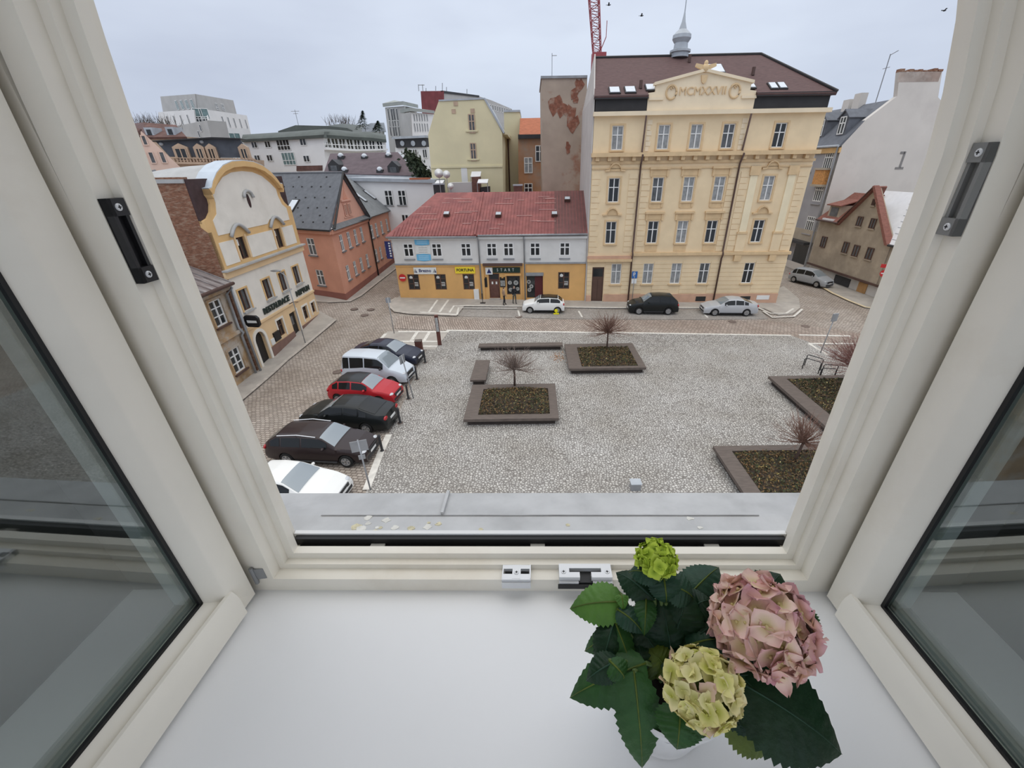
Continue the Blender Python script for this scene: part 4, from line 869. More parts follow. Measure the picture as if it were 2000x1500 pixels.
# ------------------------------------------------------------------ pink house
mat('pink_plaster', (.64, .32, .22), .9, .06, .8, col2=(.58, .285, .195), thr=.6, soft=.15); mat('pink_pale', (.70, .40, .30), .9, .05, 1); mat('pink_base', (.28, .115, .09), .9, .08, 1); mat('slate', (.115, .122, .135), .7, .15, 2.5, bump=.2, bsc=6); mat('slate2', (.18, .19, .195), .7, .15, 2)
_c = G(677, 588); FPL = Facade(G(615, 577), _c); FPR = Facade(_c, G(775, 510))
def pink():
    A = FPL; B = FPR; r = root('pink_house', B.P(6, .8, -3), 'salmon pink house with slate roof and gable on the lane', 'building')
    ev = 7.35
    wl = [(1.35, 4.98, 1.0, 1.55), (1.5, 2.1, 1.0, 1.5), (-1.6, 4.98, 1.0, 1.55), (-1.6, 2.1, 1.0, 1.5)]
    b = MB(); A.wall(b, -7, A.L, -.2, ev, holes_of(wl), .2, .0); b.build('front_wall', mat('pink_plaster'), r)
    for u, v, w_, h in wl: window(A, u, v, w_, h, r, 'cross', 'win_white', 'glass_grey', -.1, .07); boxpart('window_sill', A, u - .6, u + .6, v - .12, v, 0, .14, 'slate2', r)
    wr_ = [(u, 5.2, .8, 1.5) for u in (2.0, 3.95, 5.9, 7.85)] + [(u, 2.45, .8, 1.4) for u in (1.95, 4.0, 5.95, 8.0)] + [(u, 5.05, .85, 1.45) for u in (11.4, 13.1, 15.3, 17.7, 20.2)] + [(u, 2.4, .8, 1.4) for u in (11.4, 13.1, 15.4, 17.7)]
    b = MB(); B.wall(b, 0, 22.5, -.2, ev, holes_of(wr_), .18, 0); b.build('lane_wall', mat('pink_plaster'), r)
    for u, v, w_, h in wr_: window(B, u, v, w_, h, r, 'cross', 'win_white', 'glass_grey', -.1, .07); boxpart('window_sill', B, u - .5, u + .5, v - .1, v, 0, .12, 'slate2', r)
    boxpart('plinth', A, -7, A.L + .05, -.2, 1.55, 0, .05, 'pink_base', r); boxpart('plinth', B, -.05, 22.5, -.2, 1.5, 0, .05, 'pink_base', r)
    boxpart('eave_band', A, -7, A.L + .1, ev - .35, ev, 0, .22, 'pink_plaster', r); boxpart('eave_band', B, -.1, 10.2, ev - .35, ev, 0, .22, 'pink_plaster', r)
    gl, gr_, ap = (.5, 7.7), (10.0, 7.7), (5.2, 11.85)
    b = MB(); B.poly(b, [(.75, 7.7), (9.8, 7.7), (5.2, 11.65)], -.04, .06); b.build('gable', mat('pink_pale'), r)
    for u in (4.35, 5.35): b = MB(); window(B, u, 8.15, .7, 1.1, r, 'double', 'pink_pale', 'glass_grey', .1, .09)
    boxpart('gable_hood', B, 3.6, 6.3, 9.45, 9.6, 0, .2, 'pink_pale', r); boxpart('gable_sill', B, 3.7, 6.1, 7.98, 8.12, 0, .12, 'pink_pale', r)
    b = MB(); B.poly(b, [(4.4, 9.65), (5.5, 9.65), (4.95, 10.5)], 0, .1); b.build('gable_relief', mat('pink_plaster'), r); boxpart('gable_post', B, 5.1, 5.25, 10.5, 11.4, 0, .08, 'pink_plaster', r)
    slab('skirt_roof', [B.P(.0, ev, .45), B.P(10.2, ev, .45), B.P(10.1, 7.8, 0), B.P(.3, 7.8, 0)], 'slate2', r, .1)
    apx = B.P(5.2, 11.95, .3); e0, e1 = A.P(-7.5, ev + .02, .4), A.P(A.L + .3, ev + .02, .4)
    back = apx - A.U * 12.5
    slab('roof', [e0, e1, apx, back], 'slate', r, .15)
    n = (e1 - e0).cross(apx - e0).normalized(); n = n if n.z > 0 else -n
    slab('roof_far_side', [apx, back, B.P(10.2, ev, -14), B.P(10.2, ev, .35)], 'slate', r, .15)
    b = MB(); b.tube([B.P(.1, 7.45, .35), apx, B.P(10.3, 7.5, .35)], .1, 6); b.build('verge_trim', mat('attic_black'), r); b = MB(); b.tube([apx, back], .1, 6); b.build('ridge_capping', mat('slate'), r)
    g = MB(); g.tube([e0, e1, B.P(10.3, ev, .5)], .08, 6); g.build('gutter', mat('attic_black'), r, True)
    def onroof(px, py): rr = ray(px, py); return CAM + rr * ((e0 - CAM).dot(n) / rr.dot(n))
    upv = n.cross(A.U); upv = upv if upv.z > 0 else -upv
    p = onroof(572.5, 402); b = MB(); b.obox(p, A.U * .5, upv * .75, n * .1); sk = b.build('skylight', mat('attic_black'), r); b = MB(); b.obox(p + n * .1, A.U * .42, upv * .62, n * .03); b.build('pane', mat('skylight_glass'), sk)
    for py, xs in ((365, (555, 573, 590, 609, 627, 645)), (386, (578, 597, 615, 634)), (406, (582, 602, 620, 638)), (421, (588, 625)), (434, (592, 612, 632)), (346, (584, 638))):
        for x in xs: b = MB(); p = onroof(x, py); b.obox(p, A.U * .07, upv * .05, n * .07); b.build('snow_guard', mat('attic_black'), r)
    # lane wing
    q0, q1 = B.P(10.3, ev + .08, .4), B.P(23.5, ev + .08, .4); t0 = B.px(677, 348, -4.2); t1 = B.px(706, 348, -4.2); t0.z = t1.z
    slab('wing_roof', [q0, q1, t1, t0], 'slate2', r, .15); slab('wing_roof_hip', [q1, t1, B.P(23.5, ev, -9)], 'slate2', r, .15); slab('wing_roof_back', [t0, t1, B.P(23.5, ev, -9), B.P(10.3, ev, -9)], 'slate2', r, .15)
    n2 = (q1 - q0).cross(t0 - q0).normalized(); n2 = n2 if n2.z > 0 else -n2; u2 = n2.cross(B.U); u2 = u2 if u2.z > 0 else -u2
    for x, y in ((703, 385), (722, 381), (732, 379)):
        rr = ray(x, y); p = CAM + rr * ((q0 - CAM).dot(n2) / rr.dot(n2)); b = MB(); b.obox(p, B.U * .42, u2 * .85, n2 * .08); sk = b.build('skylight', mat('attic_black'), r); b = MB(); b.obox(p + n2 * .08, B.U * .32, u2 * .75, n2 * .03); b.build('pane', mat('skylight_glass'), sk)
    b = MB(); b.tube([B.P(10.35, ev, .4), B.P(10.35, ev - .4, .12), B.P(10.35, .8, .12)], .08, 8); b.build('downpipe', mat('attic_black'), r, True)
    b = MB(); B.box(b, 22.2, 22.5, -.2, ev, -8, -.0); b.build('end_wall', mat('pink_plaster'), r)
pink()
# ------------------------------------------------------------------ right hand street: grey house, party wall, brown gabled house
mat('brown_plaster', (.40, .335, .255), .95, .14, 1.1, col2=(.31, .26, .20), thr=.55, soft=.12, bump=.3, bsc=10); mat('tile_red', (.24, .10, .075), .85, .25, 3, stretch=(1, 1, 6)); mat('snow_roof', (.72, .72, .73), .7, .05, 2)
mat('grey_front', (.34, .335, .345), .85, .06, .8); mat('party_pale', (.66, .62, .57), .92, .05, .35, col2=(.56, .52, .48), thr=.62, soft=.12); mat('grey_base', (.42, .36, .28), .85, .08, 1); mat('slate_grey', (.135, .145, .165), .7, .15, 2)
FB = Facade(G(1600, 545), G(1726, 592))
def brownhouse():
    F = FB; L = F.L; r = root('gabled_house', F.P(L / 2, 0, -3), 'brown plastered gabled house with white metal roof at the right junction', 'building')
    cz = lambda X, Y: F.uv(1540 + X * .2134, 300 + Y * .2134)
    apx = cz(815, 310); el = cz(480, 640); er = cz(935, 825); jet = cz(500, 1020)
    ul = cz(290, 620)[0]; ur = max(er[0] + 8, L + 6)
    def bw(X, Y, w_, h): u, v = cz(X, Y); return (u, v - h / 2, w_, h)
    ws = [bw(655, 620, .75, .95), bw(775, 640, .75, .95), bw(785, 445, .4, .6), bw(525, 860, .85, 1.15), bw(620, 890, .85, 1.15), bw(745, 915, .85, 1.15)]
    jv = jet[1]
    b = MB(); F.poly(b, [(ul, jv - .9), (er[0] + .1, jv - .9), (er[0] + .1, er[1]), apx, (el[0], el[1]), (ul, el[1])], -.4, 0); b.build('upper_wall', mat('brown_plaster'), r)
    b = MB(); F.box(b, er[0] + .1, ur, jv - .9, er[1] - .1, -6, -.1); b.build('side_wing_wall', mat('brown_plaster'), r)
    b = MB(); F.box(b, ul, ur, -.2, jv - .9, -6, -.3); b.build('ground_floor_wall', mat('plinth_white', (.58, .56, .53), .9, .12, 1), r)
    for u, v, w_, h in ws: window(F, u, v, w_, h, r, 'double', 'win_brown', 'glass_grey', .03, .08); boxpart('window_sill', F, u - w_ / 2 - .1, u + w_ / 2 + .1, v - .1, v, 0, .12, 'brown_plaster', r)
    u, v = cz(330, 810); window(F, u - .1, v - .6, .9, 1.2, r, 'double', 'win_brown', 'glass_grey', .03, .08); u, v = cz(1010, 960); window(F, u + .4, v - .6, .8, 1.2, r, 'double', 'win_brown', 'glass_grey', -.07, .08)
    boxpart('jetty_band', F, ul, ur, jv - 1.0, jv - .82, 0, .2, 'pipe_brown', r)
    u0, u1 = cz(410, 1120)[0], cz(540, 1180)[0]; boxpart('garage_door', F, u0, u1, .15, jv - 1.25, -.29, -.2, 'metal_dark', r); u0, u1 = cz(620, 1200)[0], cz(690, 1240)[0]; boxpart('plywood_door', F, u0, u1, .1, jv - 1.15, -.29, -.2, mat('plywood', (.42, .24, .10), .8, .15, 2), r)
    ap3 = lambda d, z=.12: F.P(apx[0], apx[1] + z, d)
    slab('roof_left', [F.P(el[0] - .25, el[1] - .1, .35), ap3(.35), ap3(-.9), F.P(el[0] - .25, el[1] - .1, -3.2)], 'tile_red', r, .12); slab('roof_right', [F.P(er[0] + .2, er[1] - .1, .35), ap3(.35), ap3(-.25), F.P(er[0] + .2, er[1] - .1, -.25)], 'tile_red', r, .12)
    b = MB(); F.poly(b, [(er[0] + .25, er[1] - .15), (er[0] - .1, er[1] - .15), (apx[0] - .1, apx[1] + .1), (apx[0] + .15, apx[1] + .2)], .0, .5); b.build('verge_board', mat('tile_red'), r)
    b = MB(); b.tube([F.P(el[0] - .3, el[1] - .1, .4), ap3(.4)], .07, 6); b.build('verge_trim', mat('pipe_brown'), r)
    # lower eaves wing on the left with dormer
    e0, e1 = F.P(ul - .2, el[1] + .05, .45), F.P(el[0] + .1, el[1] + .05, .45); t1 = F.P(el[0] + 1.2, el[1] + 2.9, -2.8); t0 = F.P(ul + .3, el[1] + 2.9, -2.8)
    slab('wing_roof', [e0, e1, t1, t0], 'tile_red', r, .12); g = MB(); g.tube([e0, e1], .1, 6); g.build('gutter', mat('pipe_brown'), r)
    um = (ul + el[0]) / 2; ez = el[1]
    b = MB(); F.poly(b, [(um - 1.0, ez + .3), (um + 1.0, ez + .3), (um + .85, ez + 1.7), (um - .85, ez + 1.7)], -2, -.1); dm = b.build('dormer', mat('brown_plaster'), r); boxpart('dormer_window', F, um - .6, um + .6, ez + .6, ez + 1.5, -.1, -.06, 'glass_grey', dm); boxpart('dormer_sill', F, um - .9, um + .9, ez + .15, ez + .32, -.1, .4, 'snow_roof', dm); slab('dormer_roof', [F.P(um - 1.15, ez + 1.75, .2), F.P(um + 1.15, ez + 1.75, .2), F.P(um + 1.0, ez + 2.3, -2), F.P(um - 1.0, ez + 2.3, -2)], 'tile_red', dm, .1)
    # white metal roof of the wing to the right
    w0, w1 = F.P(er[0] + .2, er[1] - .1, .3), F.P(ur, er[1] - .1, .3); t0 = F.px(1722, 372, -3.4); t1 = F.P(ur, 0, -3.4); t1.z = t0.z
    slab('white_roof', [w0, w1, t1, t0], 'snow_roof', r, .12); n = (w1 - w0).cross(t0 - w0).normalized(); n = n if n.z > 0 else -n; up = (t1 - w1); sl = up.length; up.normalize()
    for k in range(1, 9): b = MB(); b.obox(w0.lerp(w1, .5).lerp(t0.lerp(t1, .5), k / 9), F.U * ((ur - er[0]) / 2 - .2 - k * .02), up * .02, n * .03); b.build('roof_seam', mat('zinc'), r)
    g = MB(); g.tube([w0 + F.N * .08, w1 + F.N * .08], .12, 6); g.build('gutter', mat('metal_dark'), r); b = MB(); F.poly(b, [(er[0] + 4.6, er[1] + 1.9), (er[0] + 6.0, er[1] + 1.9), (er[0] + 6.0, er[1] + 3.0), (er[0] + 5.3, er[1] + 3.5), (er[0] + 4.6, er[1] + 3.0)], -3, -1.0); b.build('red_dormer', mat('tile_red'), r)
    return ul
ULB = brownhouse()
K = FB.P(ULB - .35, 0, -.2); FGR = Facade(K - FB.U * 16, K); FPW = Facade(K, K - FB.N * 34)
def greyhouse():
    F = FGR; W_ = FPW; L = F.L; r = root('grey_house', F.P(L - 4, 0, -5), 'grey fronted apartment house with pale blank party wall and slate mansard', 'building')
    ev = F.uv(1643, 286)[1]
    ws = []
    for x, y in ((1617, 315), (1598, 378), (1581, 438)):
        u, v = F.uv(x, y); ws += [(u, v - .85, 1.5, 1.75), (u - 3.4, v - .85, 1.5, 1.75), (u - 6.8, v - .85, 1.5, 1.75)]
    b = MB(); F.wall(b, 0, L, 0, ev, holes_of(ws), .2, 10.); b.build('front_wall', mat('grey_front'), r)
    for u, v, w_, h in ws: window(F, u, v, w_, h, r, 'grille', 'win_white', 'glass_dark', -.08, .1); boxpart('window_sill', F, u - .85, u + .85, v - .35, v - .25, 0, .14, 'grey_front', r)
    boxpart('shop_band', F, 0, L, 3.6, 4.9, 0, .06, 'grey_base', r); boxpart('awning', F, 2, L - .3, 3.3, 3.6, 0, 1.0, 'metal_dark', r)
    for k in range(4): boxpart('shop_window', F, L - 3.6 * k - 3.2, L - 3.6 * k - .6, .9, 3.1, 0, .04, 'glass_dark', r)
    boxpart('shop_base', F, 0, L, 0, .85, 0, .05, 'party_pale', r)
    u, v = F.uv(1608, 346); boxpart('bay_panel', F, u - .95, u + .95, v - .75, v + .75, 0, .55, mat('ochre_relief', (.55, .27, .09), .8, .3, 7), r); boxpart('bay_cap', F, u - 1.1, u + 1.1, v + .75, v + .95, 0, .65, 'grey_base', r); boxpart('bay_base', F, u - 1.1, u + 1.1, v - .98, v - .75, 0, .65, 'grey_base', r)
    boxpart('eave_band', F, 0, L + .1, ev - .6, ev - .1, 0, .2, 'rest_ochre', r); g = MB(); g.tube([F.P(0, ev + .05, .5), F.P(L + .2, ev + .05, .5)], .12, 6); g.build('gutter', mat('zinc'), r)
    b = MB(); b.tube([F.P(L - .15, ev, .3), F.P(L - .15, 0, .2)], .09, 6); b.build('downpipe', mat('metal_grey'), r)
    pts = [W_.uv(x, y) for x, y in ((1647, 284), (1690, 235), (1752, 188), (1757, 140), (1840, 140), (1832, 190), (1842, 201), (1885, 204))]
    b = MB(); W_.poly(b, [(0, 0), (0, pts[0][1])] + pts[1:] + [(pts[-1][0] + 6, pts[-1][1]), (pts[-1][0] + 6, 0)], -.5, 0.02); b.build('party_wall', mat('party_pale'), r)
    b = MB(); u, v = pts[3]; W_.box(b, pts[3][0] + .05, pts[4][0] - .05, min(pts[2][1], pts[3][1]) + 1.2, pts[3][1] - .05, .02, .03); b.build('soot_stain', mat('soot', (.33, .25, .21), .95, .3, .8, col2=(.55, .5, .45), thr=.5, soft=.15), r)
    b = MB()
    rnd = random.Random(2)
    u = pts[3][0]
    while u < pts[4][0] - .3: W_.box(b, u, u + rnd.uniform(.2, .5), pts[3][1] - .02, pts[3][1] + rnd.uniform(.08, .25), -.5, .05); u += .5
    b.build('broken_coping', mat('brick_old'), r)
    uu, vv = W_.uv(1762, 312)
    b = MB(); W_.box(b, uu - .12, uu + .12, vv - .8, vv + .8, .02, .05); W_.box(b, uu - .5, uu, vv + .55, vv + .8, .02, .05); W_.box(b, uu - .5, uu + .45, vv - .95, vv - .72, .02, .05); b.build('wall_anchor_mark', mat('anchor_grey', (.25, .24, .23), .9, .1), r)
    # mansard behind the party wall
    zr = pts[2][1] - .2; dep = pts[2][0]; z1 = pts[1][1]; d1 = pts[1][0]
    for a, c, nm in (((.3, ev + .1), (-d1, z1), 'mansard_roof'), ((-d1, z1), (-dep, zr), 'upper_roof')):
        slab(nm, [F.P(0, a[1], a[0]), F.P(L, a[1], a[0]), F.P(L, c[1], c[0]), F.P(0, c[1], c[0])], 'slate_grey', r, .2)
    slab('back_roof', [F.P(0, zr, -dep), F.P(L, zr, -dep), F.P(L, zr - .5, -dep - 12), F.P(0, zr - .5, -dep - 12)], 'slate_grey', r, .2)
    for x, y in ((1650, 243), (1608, 248)):
        u, v = F.uv(x, y, -.8); b = MB(); F.poly(b, [(u - .8, v - 1.1), (u + .8, v - 1.1), (u + .8, v + .7), (u, v + 1.3), (u - .8, v + .7)], -3.5, -.6); dm = b.build('dormer', mat('slate_grey'), r); window(F, u, v - .95, 1.0, 1.7, r, 'cross', 'win_white', 'glass_dark', -.55, .1)
        slab('dormer_roof', [F.P(u - 1.0, v + .6, -.4), F.P(u, v + 1.45, -.4), F.P(u, v + 1.45, -3.6), F.P(u - 1.0, v + .6, -3.6)], 'slate_grey', dm, .1); slab('dormer_roof', [F.P(u + 1.0, v + .6, -.4), F.P(u, v + 1.45, -.4), F.P(u, v + 1.45, -3.6), F.P(u + 1.0, v + .6, -3.6)], 'slate_grey', dm, .1)
    for x, y, h in ((1683, 184, 1.2), (1662, 190, .4)):
        p = F.px(x, y, -dep + .2); b = MB(); b.obox(V((p.x, p.y, p.z - 2)), F.U * .55, F.N * .4, Z * (1.6 + h * .4)); b.build('chimney', mat('party_pale'), r)
    p = F.px(1720, 168, -dep - .3); b = MB(); b.tube([V((p.x, p.y, zr - .4)), p + Z * 2.8], .05, 5); b.tube([p + Z * 2.7, p + Z * 2.9 + F.U * 1.0], .04, 4); b.tube([p + Z * 1.6 - F.U * .5, p + Z * 1.6 + F.U * .5], .03, 4); b.build('antenna', mat('metal_grey'), r)
greyhouse()
# ------------------------------------------------------------------ houses behind the square, climbing the hill
def FP(xl, Yl, xr, Yr, y=300): a, b_ = at(xl, y, Yl), at(xr, y, Yr); return Facade(a, b_)
def pxpoly(F, l): return [F.uv(x, y) if y not in (330, 340, 360, 400, 420, 440, 480) else (F.uv(x, y)[0], 0.) for x, y in l]
def pwall(name, F, l, depth, m, parent, d=0.):
    b = MB(); F.poly(b, pxpoly(F, l), d - depth, d); return b.build(name, mat(m) if isinstance(m, str) else m, parent)
def pwin(F, parent, x, y, w_, h, style='double', frame='win_white', pane='glass_dark', d=.05, bar=.1):
    u, v = F.uv(x, y, d); return window(F, u, v - h / 2, w_, h, parent, style, frame, pane, d, bar)
def proof(name, lower, upper, m, parent, th=.15):     # each: list of (x, y, Y)
    return slab(name, [at(*p) for p in lower] + [at(*p) for p in upper[::-1]], m, parent, th)
mat('cream_wall', (.72, .655, .43), .9, .05, .5, col2=(.66, .60, .40), thr=.6, soft=.15); mat('concrete_stain', (.40, .325, .26), .95, .12, .5, col2=(.30, .14, .09), thr=.60, soft=.05); mat('old_orange', (.42, .22, .12), .95, .15, .5, col2=(.36, .30, .25), thr=.56, soft=.1)
mat('tile_orange', (.42, .14, .07), .8, .2, 2, stretch=(1, 1, 8)); mat('far_white', (.78, .775, .76), .9, .04, .4); mat('far_grey', (.47, .465, .45), .9, .07, .4); mat('roof_plum', (.115, .085, .095), .75, .15, 1.5); mat('roof_green', (.10, .115, .105), .7, .15, .6); mat('slate_blue', (.075, .085, .105), .6, .2, 1); mat('wine_red', (.21, .055, .06), .8, .15, .5); mat('pale_pink', (.76, .56, .46), .9, .05, .5); mat('roof_rust', (.13, .068, .056), .85, .3, 1.2); mat('sand_stone', (.50, .37, .27), .9, .12, 1)
def hroot(name, label, F): return root(name, F.P(F.L / 2, 0, -3), label, 'building')
# tall cream gable house
F = FP(838, 60, 983, 60); r = hroot('cream_house', 'tall cream house with a blank gable wall behind the red roof', F)
pwall('gable_wall', F, [(857, 197), (947.5, 193), (981, 259), (981, 440), (850, 440), (836, 264), (848, 222)], 14, 'cream_wall', r)
b = MB(); u0, v0 = F.uv(842, 327); u1, v1 = F.uv(981, 324.5); F.box(b, u0, u1, v0 - .1, v0 + .12, 0, .12); b.build('string_course', mat('cream_wall'), r)
for x, y, w_, h in ((921.5, 241.5, .8, 2.0), (924.5, 297, .75, 2.0)):
    pwin(F, r, x, y, w_, h, 'cross', 'sand_stone', 'glass_grey'); u, v = F.uv(x, y + h * 6.6); boxpart('window_sill', F, u - .75, u + .75, v - .15, v + .02, 0, .15, 'cream_wall', r)
for x, y in ((886, 217), (923, 216), (890, 202)): u, v = F.uv(x, y); boxpart('vent', F, u - .25, u + .25, v - .25, v + .2, 0, .06, 'sand_stone', r)
u, v = F.uv(907, 340); b = MB(); F.poly(b, [(u - .4, v - 1.2), (u + .4, v - 1.2), (u + .4, v + .6), (u + .2, v + .95), (u - .2, v + .95), (u - .4, v + .6)], 0, .05); b.build('arched_niche', mat('far_white'), r)
top = [F.uv(857, 197), F.uv(947.5, 193), F.uv(981, 259)]
slab('roof', [F.P(top[1][0], top[1][1] + .1, .15), F.P(top[2][0] + .3, top[2][1], .15), F.P(top[2][0] + .3, top[2][1], -14), F.P(top[1][0], top[1][1] + .1, -14)], 'zinc', r, .2)
slab('flat_roof', [F.P(top[0][0], top[0][1] + .1, .1), F.P(top[1][0], top[1][1] + .1, .1), F.P(top[1][0], top[1][1] + .1, -14), F.P(top[0][0], top[0][1] + .1, -14)], 'zinc', r, .15)
SS = Facade(F.P(top[2][0], 0, 0), F.P(top[2][0], 0, -14)); boxpart('eave_cornice', SS, .3, 14, top[2][1] - .2, top[2][1] + .2, 0, .6, 'cream_wall', r); b = MB(); b.tube([SS.P(9, top[2][1], .25), SS.P(9, 0, .2)], .12, 6); b.build('downpipe', mat('pipe_brown'), r)
F = FP(986, 70, 1016, 70); r = hroot('cream_annex', 'narrow cream annex right of the cream gable', F); pwall('wall', F, [(984, 216), (1013, 218), (1016, 222), (1018, 440), (988, 440)], 8, 'cream_wall', r); u0, u1 = F.uv(984, 217)[0], F.uv(1016, 217)[0]; boxpart('parapet', F, u0, u1, F.uv(1000, 219)[1], F.uv(1000, 215)[1], -8, .15, 'zinc', r)
# orange tiled house in the gap
F = FP(1012, 66, 1062, 66); r = hroot('orange_house', 'flaking orange house with bright tile roof in the gap beside the stained wall', F)
pwall('wall', F, [(1012, 262), (1062, 261), (1062, 440), (1012, 440)], 8, 'old_orange', r); proof('roof', [(1014, 263, 65.5), (1060, 262, 65.5)], [(1016, 231, 70), (1060, 230, 70)], 'tile_orange', r); u0, u1 = F.uv(1012, 265)[0], F.uv(1062, 265)[0]; boxpart('eave_board', F, u0, u1, F.uv(1030, 271)[1], F.uv(1030, 263)[1], 0, .5, 'metal_dark', r)
pwin(F, r, 1032, 323, 1.2, 2.0, 'cross', 'win_white', 'glass_curtain'); pwin(F, r, 1054, 300, 1.2, 2.0, 'cross'); pwin(F, r, 1032, 370, 1.2, 1.6, 'cross')
# stained concrete fire wall
F = FP(1058, 53, 1146, 53); r = hroot('fire_wall_house', 'narrow house with a tall stained windowless fire wall beside the yellow house', F)
pwall('wall', F, [(1058, 151), (1147, 149), (1145, 440), (1061, 440)], 9, 'concrete_stain', r); u0, v0 = F.uv(1058, 151); u1, v1 = F.uv(1147, 150); boxpart('coping', F, u0 - .1, u1, v0 - .12, v0 + .1, -9, .15, 'metal_grey', r)
b = MB(); p = F.px(1078, 150, -1); b.tube([p - Z * .3, p + Z * 2.0], .03, 4); b.tube([p + Z * 1.8, p + Z * 1.8 + F.U * .5], .03, 4); b.build('antenna', mat('metal_grey'), r)
rnd = random.Random(8)
for x, y, s_ in ((1085, 205, 1.0), (1100, 212, .8), (1115, 225, .9), (1122, 180, .6), (1125, 195, .5), (1118, 240, .8), (1130, 165, .6), (1092, 200, .6), (1109, 285, .35), (1110, 295, .3)):
    u, v = F.uv(x, y); k = 9; b = MB(); F.poly(b, [(u + s_ * (1 + rnd.uniform(-.5, .4)) * math.cos(t * 6.283 / k) * .8, v + s_ * (1 + rnd.uniform(-.5, .4)) * math.sin(t * 6.283 / k)) for t in range(k)], 0, rnd.uniform(.012, .05)); b.build('bare_brick_patch', mat('brick_patch', (.24, .10, .065), .95, .3, 3, col2=(.36, .25, .19), thr=.58), r)
# white rear house with roof terrace
F = FP(690, 59, 852, 57); r = hroot('rear_house', 'plain white house with flat roof behind the red shop roof', F)
pwall('wall', F, [(680, 350), (852, 354), (856, 480), (680, 480)], 6, 'far_white', r)
for x in (760, 786): pwin(F, r, x, 387, 1.1, 1.9, 'tee'); u, v = F.uv(x, 402); boxpart('window_sill', F, u - .7, u + .7, v, v + .12, 0, .15, 'metal_grey', r)
pwin(F, r, 792, 428, 1.0, 1.2, 'double')
u0, v0 = F.uv(680, 349); u1, v1 = F.uv(852, 353); b = MB(); F.poly(b, [(u0, v0 - .25), (u1, v1 - .25), (u1, v1 + .15), (u0, v0 + .15)], -6, .35); b.build('roof_edge', mat('zinc'), r); u0 = F.uv(802, 349)[0]; u1 = F.uv(838, 350)[0]; boxpart('orange_flashing', F, u0, u1, v1 + .15, v1 + .35, -.5, .36, 'tile_orange', r)
F = FP(858, 55, 946, 55); r = hroot('terrace_wall_house', 'grey rendered rooftop wall with a brown shed behind the red roof', F); pwall('wall', F, [(876, 357), (924, 356), (924, 420), (876, 420)], 2, 'far_grey', r); pwall('shed', F, [(921, 346), (936, 345), (938, 420), (923, 420)], 2, 'brown_timber', r, .1); pwall('dark_doorway', F, [(938, 366), (956, 364), (956, 420), (938, 420)], 1, 'metal_dark', r)
def chim(x, y0, y1, Y, w_, m, label):
    a = at(x, y1, Y); c = at(x, y0, Y); r = root('chimney', a, label, 'chimney', 'chimneys behind the red roof'); b = MB(); b.box(a.x - w_ / 2, a.x + w_ / 2, Y - .4, Y + .4, 0, c.z - .15); b.build('stack', mat(m), r); b = MB(); b.box(a.x - w_ / 2 - .08, a.x + w_ / 2 + .08, Y - .48, Y + .48, c.z - .15, c.z); b.build('cap', mat('zinc'), r); return a
chim(859, 358, 378, 54, 1.2, 'metal_dark', 'dark chimney block at the left end of the red roof ridge'); chim(1012, 360, 376, 54, 1.0, 'brown_timber', 'brown chimney block right of the cream annex')
def awning(x0, x1, y0, y1, Y, label):
    a, c = at(x0, y1, Y), at(x1, y1, Y); t = at(x0, y0, Y + 1.5); r = root('terrace_awning', (a + c) / 2 - Z * 4.2, label, 'awning', 'white awnings on the roof terrace'); slab('cloth', [a, c, V((c.x, t.y, t.z)), V((a.x, t.y, t.z))], 'snow_roof', r, .08); b = MB()
    for p in (a, c): b.tube([V((p.x, p.y, 0)), p], .05, 6); 
    b.build('posts', mat('metal_grey'), r)
awning(849, 864, 352, 358, 55.2, 'left white awning over the dark chimney on the roof terrace'); awning(919, 938, 335, 345, 57.5, 'raised white awning behind the brown terrace shed'); awning(932, 952, 350, 357, 53.3, 'right white awning beside the brown terrace shed')
def dish(x, y, Y, R_, label):
    p = at(x, y, Y); r = root('satellite_dish', p - Z * 1.2, label, 'satellite dish', 'satellite dishes on the terrace'); b = MB(); b.lathe(p, [(R_, .12), (R_ * .8, .06), (R_ * .4, .01), (.02, 0), (.02, -.03), (R_ * .5, -.02), (R_, .09)], 14, (.3, -1, .35)); b.build('reflector', mat('far_white'), r, True); b = MB(); b.tube([V((p.x, p.y, 9.0)), p], .04, 6); b.build('mast', mat('metal_grey'), r)
dish(857, 339, 52.9, .5, 'left large satellite dish on the roof terrace'); dish(872, 341, 52.9, .42, 'middle satellite dish on the roof terrace'); dish(880, 364, 52.6, .35, 'low satellite dish in front of the grey terrace wall')
# plum roofed house
r = root('plum_roof_house', at(730, 420, 68), 'house with a broad dark plum roof and skylight domes behind the pink wing', 'building')
proof('roof', [(632, 338, 66), (818, 343, 66)], [(645, 300, 72), (777, 297, 72)], 'roof_plum', r, .2); proof('grey_hip', [(812, 343, 66.05), (838, 345, 66)], [(777, 297, 72), (781, 297, 73)], 'zinc', r, .2)
a, c = at(625, 343, 66), at(842, 348, 66); FQ = Facade(a, c); b = MB(); FQ.poly(b, pxpoly(FQ, [(560, 338), (842, 345), (842, 351), (560, 345)]), -6, .4); b.build('gutter_ledge', mat('zinc'), r); pwall('wall', FQ, [(560, 344), (842, 350), (842, 440), (560, 440)], 8, 'far_white', r)
for x, y, Y in ((666, 306, 70.6), (712, 307, 70.6), (759, 304, 71), (673, 333, 66.8), (742, 333, 67)):
    p = at(x, y, Y - .3); b = MB(); b.box(p.x - .45, p.x + .45, p.y - .3, p.y + .6, p.z - .5, p.z + .1); sk = b.build('skylight_dome', mat('metal_dark'), r); b = MB(); b.ball(p + Z * .15, .42, .42, .35, 10, 5); b.build('dome', mat('skylight_glass'), sk, True)
